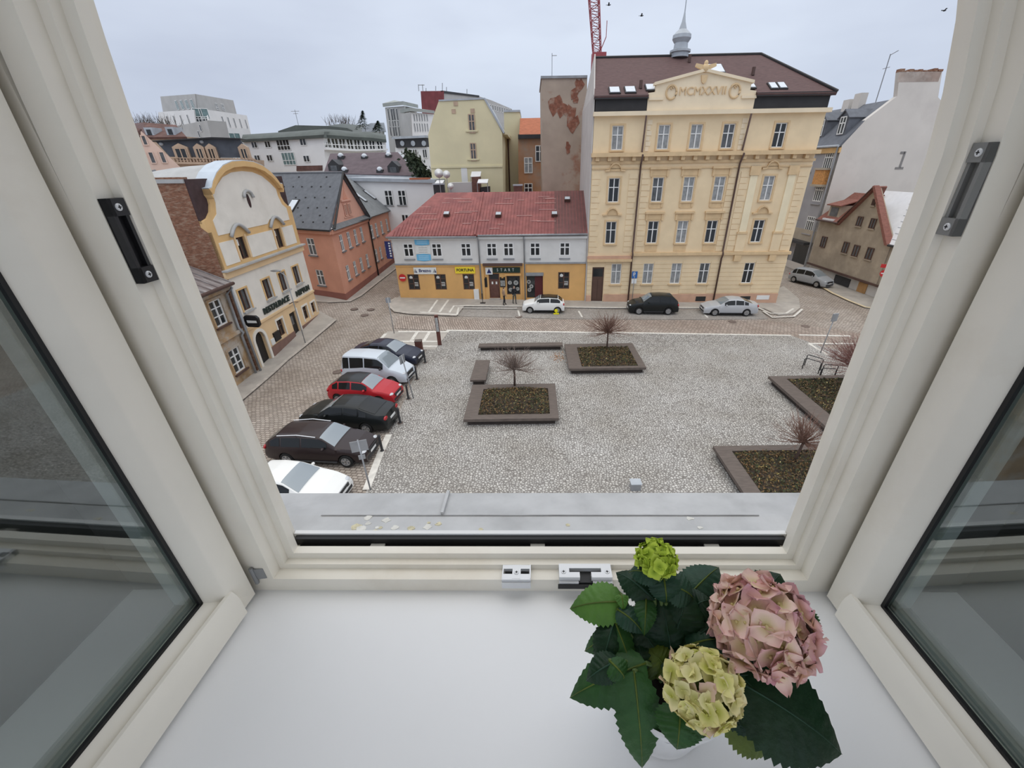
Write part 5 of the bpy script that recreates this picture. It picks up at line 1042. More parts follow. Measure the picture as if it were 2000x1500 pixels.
for x, y in ((652, 328), (768, 331)):
    p = at(x, y, 66.6); b = MB(); b.prism([p + V((-.8, 0, -1)), p + V((.8, 0, -1)), p + V((.8, 0, .4)), p + V((0, 0, 1.1)), p + V((-.8, 0, .4))], (0, 3, 0)); dm = b.build('dormer', mat('metal_dark'), r); b = MB(); b.box(p.x - .45, p.x + .45, p.y - .04, p.y, p.z - .8, p.z + .3); b.build('pane', mat('glass_grey'), dm)
# white modern terrace row with green roof
F = FP(468, 92, 640, 84); r = hroot('modern_white_block', 'long white modern apartment block with a dark green rolled roof', F)
pwall('wall', F, [(468, 272), (632, 266), (634, 300), (640, 420), (480, 420)], 10, 'far_white', r)
for x, y in ((497, 283), (523, 282), (592, 277.5)): pwin(F, r, x, y, 1.5, 1.1, 'double')
for x, y in ((503, 309), (527, 308.5), (599, 310)): pwin(F, r, x, y, 1.5, 1.1, 'double')
for x, y, p_ in ((553, 281, 'glass_dark'), (564, 310, 'glass_teal')): pwin(F, r, x, y, 3.2, 2.1, 'quad', pane=p_)
pwall('brick_strip', F, [(580, 324), (630, 323), (630, 333), (580, 334)], .1, 'roof_rust', r, .12)
F2 = FP(630, 84, 755, 92); pwall('balcony_wing', F2, [(630, 267), (754, 276), (754, 420), (640, 420)], 10, 'far_white', r)
for k in range(8):
    x = 640 + k * 14.5; pwin(F2, r, x, 281 + k * .6, 1.25, 1.9, 'double', bar=.12)
b = MB(); F2.poly(b, pxpoly(F2, [(632, 288), (690, 292), (752, 291), (752, 294), (690, 296), (633, 293)]), 0, 1.3); b.build('balcony_slab', mat('far_white'), r)
b = MB()
for k in range(21): p = F2.px(634 + k * 5.8, 290 + k * .1, 1.2); b.tube([p, p + Z * .95], .03, 4)
b.tube([F2.px(633, 281.5, 1.2), F2.px(690, 284, 1.2), F2.px(752, 284, 1.2)], .05, 4); b.build('balcony_railing', mat('far_white'), r)
def rolled(F, top, bot, nm):
    b = MB(); vs = []; n = len(top); prof_ = [(0, .6), (.35, .75), (.7, .2), (1., -2.4)]
    for (x0, y0), (x1, y1) in zip(bot, top):
        for t, d in prof_: vs.append(F.px(lerp(x0, x1, t), lerp(y0, y1, t), d))
        vs.append(F.px(x1, y1, -2.4) + F.N * -8); vs.append(F.px(x0, y0, .6) + F.N * -10)
    k = 6; b.add(vs, [(i * k + j, i * k + (j + 1) % k, (i + 1) * k + (j + 1) % k, (i + 1) * k + j) for i in range(n - 1) for j in range(k)] + [tuple(range(k)), tuple(range((n - 1) * k, n * k))]); b.build(nm, mat('roof_green'), r, True, .8)
rolled(F, [(474, 263), (560, 257.5), (634, 252)], [(470, 277.5), (560, 273), (632, 269)], 'rolled_roof'); rolled(F2, [(632, 252), (665, 254), (690, 257), (722, 257), (753, 263)], [(630, 269), (665, 271), (690, 273), (722, 275), (755, 278)], 'rolled_roof')
# green gabled roofs on the hill behind it
F = FP(540, 120, 740, 125, 250); r = hroot('hill_roof_house', 'flat green roofed hall on the hill behind the white block', F); pwall('wall', F, [(543, 256), (577, 244.5), (640, 246), (678, 250), (680, 330), (540, 330)], 8, 'roof_green', r); pwall('upper_hall', F, [(600, 243), (655, 234.5), (738, 242), (738, 330), (600, 330)], 6, mat('hall_grey', (.33, .35, .33), .8, .08, .3), r, -9); pwall('blue_roof', F, [(705, 246), (722, 239), (748, 238), (752, 256), (705, 256)], 1, 'zinc', r, -2)
b = MB(); p = F.px(583, 245, -1); b.tube([p, p + Z * 3.3], .06, 4); b.tube([p + Z * 3 - V((1, 0, 0)), p + Z * 3 + V((1, 0, 0))], .05, 4); b.tube([p + Z * 2.5 - V((.6, 0, 0)), p + Z * 2.5 + V((.6, 0, 0))], .05, 4); b.build('antenna', mat('metal_grey'), r)
# grey hotel with stair tower
F = FP(752, 150, 790, 143, 250); r = hroot('hotel_tower', 'pale grey hotel with a window-striped corner tower', F); F2 = FP(790, 143, 815, 158, 250)
pwall('tower_front', F, [(752, 210), (790, 207), (790, 330), (762, 330)], .3, 'far_grey', r); pwall('tower_side', F2, [(790, 207), (814, 212), (814, 330), (790, 330)], .3, 'far_grey', r)
b = MB(); q = [at(748, 209, 149), at(788, 205, 141), at(817, 211, 158), at(771, 202, 168)]; b.prism(q, (0, 0, .9)); b.build('tower_roof', mat('hall_grey'), r)
for x, w_ in ((760.5, 1.0), (769, 2.4), (777, 1.0)):
    for y, h in ((230, 5.2), (251, 4.6)): pwin(F, r, x + (y - 230) * .1, y, w_, h * .9, 'double' if w_ > 2 else 'none', pane='glass_grey')
F3 = FP(783, 140, 801, 136, 250); F4 = FP(801, 136, 848, 152, 250); pwall('wing_front', F3, [(784, 222), (801, 219), (801, 330), (788, 330)], .3, 'far_grey', r); pwall('wing_side', F4, [(801, 219), (847, 223), (850, 330), (803, 330)], .3, 'far_white', r); b = MB(); b.prism([at(782, 221, 140), at(801, 217, 135.5), at(849, 222, 152), at(820, 218, 158)], (0, 0, .8)); b.build('wing_roof', mat('hall_grey'), r)
for k in range(6):
    for y, h in ((230, 1.9), (249, 2.2)): pwin(F4, r, 809 + k * 5 + (y - 230) * .06, y, .75, h, 'none', pane='glass_grey')
# wine red high-rise
F = FP(822, 195, 866, 190, 200); F2 = FP(866, 190, 1003, 240, 200); r = hroot('red_tower_block', 'wine red and grey high-rise with roof masts far behind', F)
pwall('red_face', F, [(821.5, 178), (866, 177.5), (866, 330), (829, 330)], .3, 'wine_red', r); pwall('grey_side', F2, [(866, 178), (935, 188), (960, 196), (1000, 213), (1000, 330), (866, 330)], .3, 'far_grey', r); pwall('dark_parapet', F2, [(863, 177), (935, 186.5), (935, 190), (866, 182)], 1, 'metal_dark', r, .3)
for k in range(9): pwin(F2, r, 958 + k * 4.6, 209 + k * 1.1, 1.1, 2.2, 'none', pane='glass_grey', bar=.2)
b = MB(); 
for x, y0, y1 in ((818, 178, 165), (826, 178, 165), (832, 178, 172), (851, 177, 168), (864, 177, 162), (872, 178, 170), (912, 184, 174)): b.tube([at(x, y0, 192), at(x - (1 if x < 830 else 0), y1, 192)], .12, 4)
b.tube([at(817, 166, 192), at(829, 166, 192)], .12, 4); b.build('roof_masts', mat('metal_grey'), r)
# small dark roofed house left of the cream gable
F = FP(772, 85, 838, 83, 280); r = hroot('dark_roof_house', 'small pinkish house with a black flat mansard left of the cream gable', F); pwall('wall', F, [(772, 288), (838, 287), (840, 400), (772, 400)], 6, 'far_white', r); pwall('mansard', F, [(773, 272), (832, 269), (834, 287), (776, 289)], 6, 'metal_dark', r, .3); b = MB(); 
u0, v0 = F.uv(770, 271); u1, v1 = F.uv(836, 268); F.poly(b, [(u0, v0 - .1), (u1, v1 - .1), (u1, v1 + .25), (u0, v0 + .25)], -6, .7); b.build('roof_slab', mat('zinc'), r)
for x in (786, 807, 828): p = F.px(x, 280, .35); b = MB(); b.lathe(p, [(.42, 0), (.42, .08), (.01, .08)], 12, F.N); b.build('round_window', mat('zinc'), r)
for x in (811, 830): pwin(F, r, x, 300, .9, 1.4, 'double')
# ornate mansard house on the left
F = FP(325, 74, 500, 78, 300); r = hroot('mansard_house', 'sandstone house with blue slate mansard and pedimented dormers', F)
pwall('wall', F, [(325, 306), (500, 312), (502, 440), (325, 440)], 6, 'sand_stone', r); pwall('mansard_roof', F, [(330, 306), (301, 274.5), (415, 269.5), (467, 271.5), (490, 308)], .5, 'slate_blue', r, -.3); u0, v0 = F.uv(325, 311); u1, v1 = F.uv(502, 320)
b = MB(); F.poly(b, pxpoly(F, [(322, 316), (503, 318), (504, 323), (322, 320)]), 0, .6); b.build('cornice', mat('sand_stone'), r); b = MB(); F.poly(b, pxpoly(F, [(298, 275), (415, 268), (470, 270), (470, 272), (415, 270.5), (298, 277)]), -4, .4); b.build('roof_crown', mat('metal_dark'), r)
for x, w_ in ((356, 1.5), (392, .9), (415, .9), (478, .9)):
    u, v = F.uv(x, 300); b = MB(); F.poly(b, [(u - w_ / 2 - .25, v - 1.2), (u + w_ / 2 + .25, v - 1.2), (u + w_ / 2 + .25, v + .9), (u, v + 1.4), (u - w_ / 2 - .25, v + .9)], -.8, .25); b.build('dormer', mat('sand_stone'), r); window(F, u, v - 1.0, w_, 1.75, r, 'double', 'sand_stone', 'glass_dark', .33, .12)
for x, y in ((315, 281), (394, 277)): p = F.px(x, y, -.3); b = MB(); b.ball(p, .3, .3, .3); b.build('bullseye', mat('zinc'), r, True)
b = MB(); k = 0
while k < 26: u = lerp(F.uv(340, 311)[0], F.uv(500, 311)[0], k / 26); F.box(b, u, u + .18, F.uv(420, 316)[1], F.uv(420, 309)[1], .3, .5); k += 1
F.poly(b, pxpoly(F, [(335, 307.5), (500, 310.5), (500, 312), (335, 309)]), .25, .55); b.build('balustrade', mat('sand_stone'), r)
# pale pink gable house at the far left
F = FP(225, 56, 356, 60, 300); r = hroot('pink_gable_house', 'pale pink gabled house behind the brick wall', F); pwall('gable_wall', F, [(273.5, 254), (353, 327), (357, 440), (215, 440), (225, 330)], 7, 'pale_pink', r)
for x, y, w_, h in ((282, 274, .5, 1.1), (275, 307.5, .55, 1.3), (297, 308, .55, 1.3), (318, 307.5, .55, 1.3)): pwin(F, r, x, y, w_, h, 'none', 'pale_pink', 'glass_grey')
proof('dark_roof', [(215, 300, 57), (262, 300, 57)], [(246, 243, 60), (275, 252, 58)], 'roof_rust', r); pwall('lean_to_roof', F, [(282, 336), (303, 331), (306, 335), (292, 345), (282, 345)], 1.5, 'metal_grey', r, .8)
# rust roofed house behind
r = root('rust_roof_house', at(320, 340, 84), 'rusty red mansard roof between the pink gable and the white tower', 'building'); proof('roof', [(285, 268, 80), (364, 267, 80)], [(279, 239, 86), (344, 244, 86)], 'roof_rust', r, .3); Fq = FP(250, 80.3, 366, 80.3, 300); pwall('wall', Fq, [(238, 266), (282, 268), (365, 267), (365, 360), (238, 360)], 5, 'sand_stone', r); proof('left_roof', [(240, 262, 82), (290, 268, 80)], [(246, 243, 88), (279, 239, 86)], 'roof_brown', r, .3)
for x, y in ((297, 259), (338, 258)): p = at(x, y, 81.5); b = MB(); b.box(p.x - .7, p.x + .7, p.y - .6, p.y + 1.5, p.z - .7, p.z + .7); dm = b.build('dormer', mat('zinc'), r); b = MB(); b.box(p.x - .35, p.x + .35, p.y - .65, p.y - .6, p.z - .4, p.z + .4); b.build('pane', mat('glass_dark'), dm)
# white stepped tower on the hill
FA = FP(313, 160, 381, 146, 210); FB2 = FP(381, 146, 463, 176, 210); r = hroot('stepped_tower', 'white stepped concrete tower with ribbon windows on the hill', FA)
pwall('top_left', FA, [(313, 188.5), (380.5, 183.5), (381, 330), (321, 330)], .3, 'far_grey', r); pwall('top_right', FB2, [(381, 183.5), (455.5, 196), (463, 225), (463, 330), (381, 330)], .3, 'far_grey', r)
for k in range(4): pwin(FA, r, 346 + k * 10, 205.5 - k * .7, 1.7, 2.4, 'double', pane='glass_teal', bar=.12)
for k in range(2): pwin(FB2, r, 423.5 + k * 11.5, 208 + k * 1.2, 1.9, 1.8, 'quad', pane='glass_grey', bar=.12)
FC = FP(308, 152, 376, 139, 230); FD = FP(404, 140, 488, 170, 230); pwall('lower_left', FC, [(308.5, 219), (378, 214), (380, 330), (308, 330)], .3, 'far_white', r); pwall('lower_right', FD, [(404, 214), (482, 225.5), (489, 256), (489, 330), (404, 330)], .3, 'far_white', r)
for k in range(4): pwin(FC, r, 328 + k * 13.5, 236.5 - k * .8, .8, 2.6, 'none', pane='glass_grey', bar=.1)
for k in range(5): pwin(FD, r, 436 + k * 11.3, 237.5 + k * 1.3, .8, 2.8, 'none', pane='glass_grey', bar=.1)
FE = FP(376, 139, 406, 141, 230); pwall('glass_corner', FE, [(376, 213), (406, 214), (408, 330), (378, 330)], .3, 'far_white', r)
for x in (386, 399): pwin(FE, r, x, 222, 2.2, 2.6, 'none', pane='glass_teal', bar=.14); pwin(FE, r, x + 2, 233, 2.0, 1.4, 'double', bar=.14)
FG = FP(345, 122, 412, 112, 250); pwall('front_annex', FG, [(344, 246), (404, 235), (412, 267), (412, 340), (360, 340)], 4, 'far_grey', r); FH = FP(412, 120, 470, 128, 260); pwall('low_arcade', FH, [(410, 248), (486, 252), (490, 262), (490, 330), (412, 330)], 3, 'far_white', r)
for k in range(4): pwin(FH, r, 432 + k * 10.5, 266, 1.7, 1.5, 'none', pane='glass_teal', bar=.12)
for x, y in ((389, 262), (392, 250)): pwin(FG, r, x, y, .8, 1.4, 'none', pane='glass_dark', bar=.08)
# tower crane beyond the yellow house
r = root('tower_crane', at(1166, 112, 76), 'red lattice crane mast rising behind the yellow house', 'crane'); base = at(1168, 140, 76); topp = at(1158, -40, 76); b = MB(); N = 16
def cr_(t, s1, s2): c = base.lerp(topp, t); h = lerp(.5, .72, t); return c + V((s1 * h, s2 * h, 0))
for s1 in (-1, 1):
    for s2 in (-1, 1): b.tube([cr_(0, s1, s2), cr_(1, s1, s2)], .075, 5)
b.build('mast_chords', mat('crane_red', (.33, .07, .08), .6, .1), r); b = MB()
for i in range(N):
    t0, t1 = i / N, (i + 1) / N
    for a, c in (((-1, -1), (1, -1)), ((-1, 1), (1, 1)), ((-1, -1), (-1, 1)), ((1, -1), (1, 1))):
        p, q = (a, c) if i % 2 else (c, a); b.tube([cr_(t0, *p), cr_(t1, *q)], .04, 4); b.tube([cr_(t1, *a), cr_(t1, *c)], .04, 4)
b.build('mast_bracing', mat('crane_red'), r); b = MB(); b.box(base.x - 1., base.x + 1., 75.2, 76.8, 0, at(1165, 104, 76).z); b.build('slewing_base', mat('crane_red'), r)
b = MB(); p = cr_(.5, 1, -1); b.tube([cr_(.25, 1, -1), p + V((.9, 0, -1.2))], .06, 5); b.tube([p + V((.9, 0, -1.2)), p + V((.9, 0, .6))], .05, 5); b.build('ladder_arm', mat('crane_red'), r)
# conifers, bare shrubs and ivy in the background
def conifer(x, yb, yt, Y, label, w_):
    a, t = at(x, yb, Y), at(x, yt, Y); H_ = t.z - a.z; r = root('conifer', a - Z * 4, label, 'tree', 'conifers on the hill'); b = MB(); b.tube([V((a.x, a.y, -.2)), t], .18, 5, .03); b.build('trunk', mat('bark', (.09, .07, .055), .9, .2, 4), r); b = MB(); rn = random.Random(int(x))
    for k in range(520):
        q = rn.random() ** .8; c = a.lerp(t, q); R_ = w_ * (1 - q) * rn.uniform(.35, 1.1) + .12; an = rn.uniform(0, 6.283); p = c + V((math.cos(an) * R_, math.sin(an) * R_, -R_ * .25)); s_ = rn.uniform(.16, .34); d = V((math.cos(an), math.sin(an), -.3)) * s_; e = V((-math.sin(an), math.cos(an), .2)) * s_ * .45
        b.add([p - d - e, p - d + e, p + d * 1.3], [(0, 1, 2)])
    b.build('needles', mat('needle_green', (.035, .055, .04), .9, .3, 3), r, kind='stuff')
conifer(708, 250, 216, 118, 'tall dark conifer left of the hotel tower', 1.7); conifer(738, 256, 236, 112, 'small dark conifer beside the white block roof', 1.6)
def shrub(name, pxs, Y, label, m, n, s0, grp, bare=False):
    ps = [at(x, y, Y) for x, y in pxs]; c = sum(ps, V((0, 0, 0))) / len(ps); r = root(name, V((c.x, c.y, min(p.z for p in ps) - 1)), label, 'shrub', grp); rn = random.Random(n); b = MB()
    for k in range(n):
        p = rn.choice(ps).lerp(rn.choice(ps), rn.random()) + V((rn.gauss(0, .4), rn.gauss(0, .6), rn.gauss(0, .3)))
        if bare: b.tube([p - Z * rn.uniform(.5, 1.6), p + V((rn.gauss(0, .6), rn.gauss(0, .4), rn.uniform(.4, 1.4)))], .05, 3, .015)
        else:
            d = V((rn.gauss(0, 1), rn.gauss(0, 1), rn.gauss(0, 1))).normalized() * s0; e = d.cross(V((rn.gauss(0, 1), rn.gauss(0, 1), rn.gauss(0, 1)))).normalized() * s0 * .6; b.add([p - d, p + e, p + d, p - e], [(0, 1, 2, 3)])
    b.build('twigs' if bare else 'foliage', mat(m), r, kind='stuff'); b = MB(); q = V((c.x, c.y, 0)); b.tube([V((c.x, c.y, -.2)), c], .12, 5, .05); b.build('stem', mat('bark'), r)
mat('ivy', (.045, .06, .035), .9, .3, 3)
shrub('ivy_bank', [(797, 300), (808, 312), (820, 325), (832, 338), (838, 348), (822, 342), (806, 325)], 64.5, 'dark ivy bank between the plum roof and the cream gable', 'ivy', 900, .3, 'shrubs in the background')
shrub('bare_thicket', [(262, 240), (280, 234), (300, 236), (320, 238), (340, 240)], 110, 'bare grey thicket on the skyline at the far left', 'bark', 160, .3, 'shrubs in the background', True)
shrub('bare_thicket', [(640, 238), (652, 233), (668, 236), (690, 238), (680, 234)], 140, 'thin bare thicket on the ridge behind the green hall roofs', 'bark', 120, .3, 'shrubs in the background', True)
# ------------------------------------------------------------------ cars
def paint(name, col, rough=.28): return mat(name, col, rough, 0, coat=.12, spec=.28)
paint('paint_white', (.80, .80, .77)); paint('paint_brown', (.032, .022, .022)); paint('paint_black', (.012, .014, .014)); paint('paint_red', (.45, .022, .03)); paint('paint_ice', (.56, .61, .66)); paint('paint_navy', (.022, .026, .045)); paint('paint_silver', (.46, .47, .48)); paint('paint_silver2', (.36, .38, .40))
mat('car_glass', (.012, .014, .015), .06, 0, spec=.35); mat('screen_sky_glass', (.22, .26, .285), .04, 0, spec=1., coat=.5); mat('tyre', (.015, .015, .015), .9, 0); mat('rim', (.50, .51, .52), .3, 0, metal=.7); mat('lamp_clear', (.52, .54, .56), .15, 0, coat=.6); mat('lamp_red', (.38, .01, .012), .2, 0, coat=.6); mat('plastic', (.03, .03, .032), .6, 0); mat('plate_white', (.78, .78, .76), .5, 0)  # windscreens: pale sky reflection put into the base colour of the glass
# every kind: length, width, height, wheelbase, front overhang, roofline keys as (distance from nose, height)
KINDS = dict(
    saloon=dict(L=4.7, W=1.82, H=1.46, wb=2.75, fo=.92, cowl=1.28, rf=2.05, rr=3.3, dk=4.15, dz=1.08, tz=1.02, hz=.98, nz=.74),
    wagon=dict(L=4.86, W=1.86, H=1.49, wb=2.84, fo=.92, cowl=1.3, rf=2.05, rr=4.1, dk=4.72, dz=1.05, tz=.98, hz=1.0, nz=.76),
    hatch=dict(L=4.05, W=1.75, H=1.46, wb=2.5, fo=.85, cowl=1.1, rf=1.8, rr=3.3, dk=3.93, dz=1.02, tz=.95, hz=.98, nz=.76),
    van=dict(L=4.4, W=1.82, H=1.82, wb=2.73, fo=.88, cowl=.95, rf=1.75, rr=4.1, dk=4.34, dz=1.05, tz=.9, hz=1.1, nz=.84),
    mini=dict(L=3.82, W=1.73, H=1.41, wb=2.5, fo=.70, cowl=1.05, rf=1.55, rr=3.2, dk=3.68, dz=1.0, tz=.94, hz=.98, nz=.80),
    suv=dict(L=4.43, W=1.81, H=1.68, wb=2.6, fo=.9, cowl=1.2, rf=1.95, rr=3.75, dk=4.32, dz=1.15, tz=1.0, hz=1.12, nz=.88),
    mpv=dict(L=4.4, W=1.8, H=1.62, wb=2.7, fo=.88, cowl=.95, rf=1.85, rr=3.7, dk=4.28, dz=1.1, tz=.95, hz=1.05, nz=.8))
def car(kind, name, label, pos, heading, paintm, roofm=None, rails=False, lamps=True, grille='plastic'):
    k = KINDS[kind]; L, W, H = k['L'], k['W'], k['H']; r = .33 if kind in ('suv',) else (.29 if kind == 'mini' else .315)
    X = lambda s_: L / 2 - s_
    xf, xr = X(k['fo']), X(k['fo'] + k['wb'])
    keys = [(0, .52), (.04, k['nz'] - .08), (.2, k['nz']), (.6, lerp(k['nz'], k['hz'], .62)), (k['cowl'], k['hz']), (k['cowl'] + (k['rf'] - k['cowl']) * .85, H - .09), (k['rf'] + .1, H - .035), ((k['rf'] + k['rr']) / 2, H), (k['rr'], H - .06), (lerp(k['rr'], k['dk'], .2), H - .14), (k['dk'], k['dz']), (L - .06, k['tz']), (L, .62)]
    keys.sort()
    top = lambda s_: pw(s_, keys)
    beltk = [(0, .5), (.06, k['nz'] - .12), (.4, k['nz'] - .02), (k['cowl'], k['hz'] - .06), (L * .6, k['hz'] - .02), (L - .3, min(k['tz'], k['hz']) - .03), (L, .58)]
    belt = lambda s_: min(pw(s_, beltk), top(s_) - .012)
    hw = lambda s_: W / 2 * (1 - .16 * abs(2 * s_ / L - 1) ** 5 - .05 * abs(2 * s_ / L - 1) ** 2)
    ra = r + .055
    def zlow(s_):
        z = .21
        for c in (k['fo'], k['fo'] + k['wb']):
            d = abs(s_ - c)
            if d < ra: z = max(z, r + math.sqrt(ra * ra - d * d) - .02)
        return z
    Hm = H - k['hz']
    def ring(s_):
        w_ = hw(s_); b0 = zlow(s_); bt = belt(s_); t = top(s_); g = clamp((t - bt) / Hm); z1 = max(.36, b0 + .02); z2 = max(lerp(z1, bt, .5), z1 + .02); bt = max(bt, z2 + .02); t = max(t, bt + .01)
        return [V((X(s_), w_ * .93, b0)), V((X(s_), w_ * .985, z1)), V((X(s_), w_, z2)), V((X(s_), w_ * .975, bt)), V((X(s_), w_ * (.93 - .19 * g), t - .035 * g - .004)), V((X(s_), w_ * (.80 - .15 * g), t)), V((X(s_), w_ * .4, t + .022)), V((X(s_), 0, t + .03))]
    ss = set([round(q[0], 3) for q in keys]) | {L * i / 40 for i in range(41)}
    for c in (k['fo'], k['fo'] + k['wb']):
        for i in range(-5, 6): ss.add(c + ra * math.sin(i * math.pi / 10) * .999)
    ss = sorted(ss); b = MB(); vs = []; n = 16
    for s_ in ss:
        h = ring(s_); full = h + [V((p.x, -p.y, p.z)) for p in h[::-1]]; vs += full
    fs = [(i * n + j, i * n + j + 1, (i + 1) * n + j + 1, (i + 1) * n + j) for i in range(len(ss) - 1) for j in range(n - 1) if j != 7]
    fs += [tuple(range(n)), tuple(range((len(ss) - 1) * n, len(ss) * n))]
    b.add(vs, fs)
    R_ = root(name, pos, label, 'car', 'parked cars', rz=heading)
    def put(bm, nm, m, par=R_, sm=True, sh=.7): return link(nm, bm.mesh(nm, mat(m), sm, sh), par)
    body = put(b, 'body', paintm)
    def side(s_, v, sd, off=.012): h = ring(s_); p = h[3].lerp(h[4], v); p.y = (p.y + off); p.z += off * .35; return V((p.x, sd * p.y, p.z))
    def over(s_, u, off=.012):
        h = ring(s_); a = abs(u); sd = 1 if u >= 0 else -1; q = [(0, h[7]), (.5, h[6]), (.85, h[5]), (1., h[4])]
        for (a0, p0), (a1, p1) in zip(q, q[1:]):
            if a <= a1 + 1e-6: p = p0.lerp(p1, (a - a0) / (a1 - a0)); break
        d = .02; n_ = V((-(top(s_ - d) - top(s_ + d)) / 1, 0, 2 * d)); n_ = V((n_.x, 0, n_.z)).normalized(); return V((p.x, sd * p.y, p.z)) + n_ * off
    def grid(f, nu, nv, nm, m, par=R_):
        b = MB(); b.add([f(i / nu, j / nv) for i in range(nu + 1) for j in range(nv + 1)], [(i * (nv + 1) + j, i * (nv + 1) + j + 1, (i + 1) * (nv + 1) + j + 1, (i + 1) * (nv + 1) + j) for i in range(nu) for j in range(nv)]); return put(b, nm, m, par)
    c0 = k['cowl']; grid(lambda i, j: over(lerp(c0 + .06, k['rf'] - .02, i), lerp(-.93, .93, j)), 6, 12, 'windscreen', 'screen_sky_glass')
    r0 = k['rr'] + .06; grid(lambda i, j: over(lerp(r0, k['dk'] - .05, i), lerp(-.88, .88, j)), 6, 10, 'rear_window', 'car_glass')
    if roofm: grid(lambda i, j: over(lerp(k['rf'], k['rr'], i), lerp(-1., 1., j), .008), 10, 12, 'roof_panel', roofm)
    s0, s1 = c0 + .38 * (k['rf'] - c0) + .1, lerp(k['rr'], k['dk'], .55); cuts = [s0, lerp(s0, s1, .44), lerp(s0, s1, .80), s1] if kind not in ('mini',) else [s0, lerp(s0, s1, .55), s1]
    for sd in (1, -1):
        for q in range(len(cuts) - 1): grid(lambda i, j: side(lerp(cuts[q] + (.04 if q else 0), cuts[q + 1] - .04, i), lerp(.10, .90, j), sd), 7, 3, 'side_window', 'car_glass')
        b = MB(); p = side(s0 + .12, .12, sd); b.ball(p + V((0, sd * .1, .03)), .07, .11, .075, 8, 5); put(b, 'wing_mirror', paintm if paintm != 'paint_ice' else 'plastic')
        if lamps:
            p = ring(.2)[4]; b = MB(); b.ball((X(.17), sd * hw(.17) * .74, k['nz'] - .07), .15, .17, .065, 10, 6); put(b, 'headlamp', 'lamp_clear')
            b = MB(); b.ball((X(L - .07), sd * hw(L - .1) * .8, k['tz'] - .16), .08, .18, .12, 10, 6); put(b, 'tail_lamp', 'lamp_red')
        b = MB(); b.tube([V((X(k['fo'] + ra + .04), sd * W / 2 * .985, .27)), V((X(k['fo'] + k['wb'] - ra - .04), sd * W / 2 * .985, .27))], .045, 6); put(b, 'sill_trim', 'plastic')
        if rails: b = MB(); b.tube([side(k['rf'] + .15, 1.02, sd, .0) + V((0, 0, .03)), side((k['rf'] + k['rr']) / 2, 1.02, sd, 0) + V((0, 0, .075)), side(k['rr'] - .05, 1.02, sd, 0) + V((0, 0, .04))], .022, 6); put(b, 'roof_rail', 'chrome')
        for c in (k['fo'], k['fo'] + k['wb']):
            wr0 = V((X(c), sd * (W / 2 - .11), r)); b = MB(); ax = V((0, sd, 0)); b.lathe(wr0 - ax * .1, [(r * .62, 0), (r * .95, 0), (r, .04), (r, .17), (r * .95, .205), (r * .70, .21), (r * .69, .13)], 24, ax); wh = put(b, 'wheel', 'tyre')
            b = MB(); b.lathe(wr0, [(r * .68, .07), (r * .68, .105), (r * .6, .108), (r * .6, .07)], 24, ax); b.lathe(wr0, [(.05, .06), (.05, .1), (.01, .1)], 10, ax)
            for q in range(5):
                t = q * 2 * math.pi / 5 + .3; d = V((math.cos(t), 0, math.sin(t))); e = V((-math.sin(t), 0, math.cos(t))); b.obox(wr0 + ax * .075 + d * r * .33, d * r * .32, e * .035, ax * .025)
            put(b, 'rim', 'rim', wh); b = MB(); b.lathe(wr0, [(r * .62, .03), (r * .62, .05), (.01, .05)], 20, ax); put(b, 'brake_disc', 'plastic', wh)
    b = MB(); b.box(-L / 2 + .35, L / 2 - .3, -W / 2 + .24, W / 2 - .24, .17, .55); b.box(xf - .42, xf + .42, -W / 2 + .2, W / 2 - .2, .3, .72); b.box(xr - .42, xr + .42, -W / 2 + .2, W / 2 - .2, .3, .72); put(b, 'underbody', 'plastic', sm=False)
    b = MB(); b.box(L / 2 - .1, L / 2 + .012, -.42, .42, .50, k['nz'] - .1); b.box(L / 2 - .12, L / 2 + .006, -.6, .6, .25, .4); put(b, 'grille', grille, sm=False)
    b = MB(); b.box(L / 2 + .008, L / 2 + .025, -.26, .26, .42, .53); put(b, 'number_plate', 'plate_white', sm=False); b = MB(); b.box(-L / 2 - .02, -L / 2 + .01, -.26, .26, .62, .73); put(b, 'number_plate', 'plate_white', sm=False)
    return R_
def placed(kind, x, y, hd, flip=False, toward=True):
    """centre of a car whose nearer side stands at pixel x, y; hd = direction of that side in degrees"""
    p = G(x, y); a = math.radians(hd); n = V((-math.sin(a), math.cos(a), 0)); n = n if n.y > 0 else -n
    c = p + n * (KINDS[kind]['W'] / 2); return V((c.x, c.y, gz(c.x, c.y) + .035)), a + (math.pi if flip else 0)
KINDS['saloon_long'] = dict(KINDS['saloon'], L=4.93, wb=2.9, W=1.87, dk=4.4, rr=3.45)
def addcar(kind, name, label, x, y, hd, pm, flip=False, **kw):
    c, a = placed(kind, x, y, hd, flip); return car(kind, name, label, c, a, pm, **kw)
addcar('saloon', 'saloon_car', 'white saloon car cut off by the window ledge, nearest of the parked row', 546, 1004, -6, 'paint_white')
addcar('wagon', 'estate_car', 'dark brown estate car with chrome roof rails, second in the row', 617, 912, -5, 'paint_brown', rails=True)
addcar('saloon_long', 'saloon_car', 'long black saloon car facing the restaurant with red tail lamps', 669, 846, -8, 'paint_black', True)
addcar('hatch', 'hatchback_car', 'red hatchback with a black roof between the black saloon and white van', 704, 793, -8, 'paint_red', roofm='paint_black')
addcar('van', 'passenger_van', 'pale silver-white small van with tall roof', 729, 752, -10, 'paint_ice')
addcar('saloon', 'saloon_car', 'dark navy saloon car at the far end of the parked row', 750, 716, -12, 'paint_navy')
addcar('mini', 'small_hatchback', 'small white hatchback with black roof and yellow wheel clamp', 1061, 613.5, -3.5, 'paint_white', True, roofm='paint_black')
addcar('suv', 'suv_car', 'black sport utility car parked before the yellow house', 1276, 616, -4, 'paint_black', True)
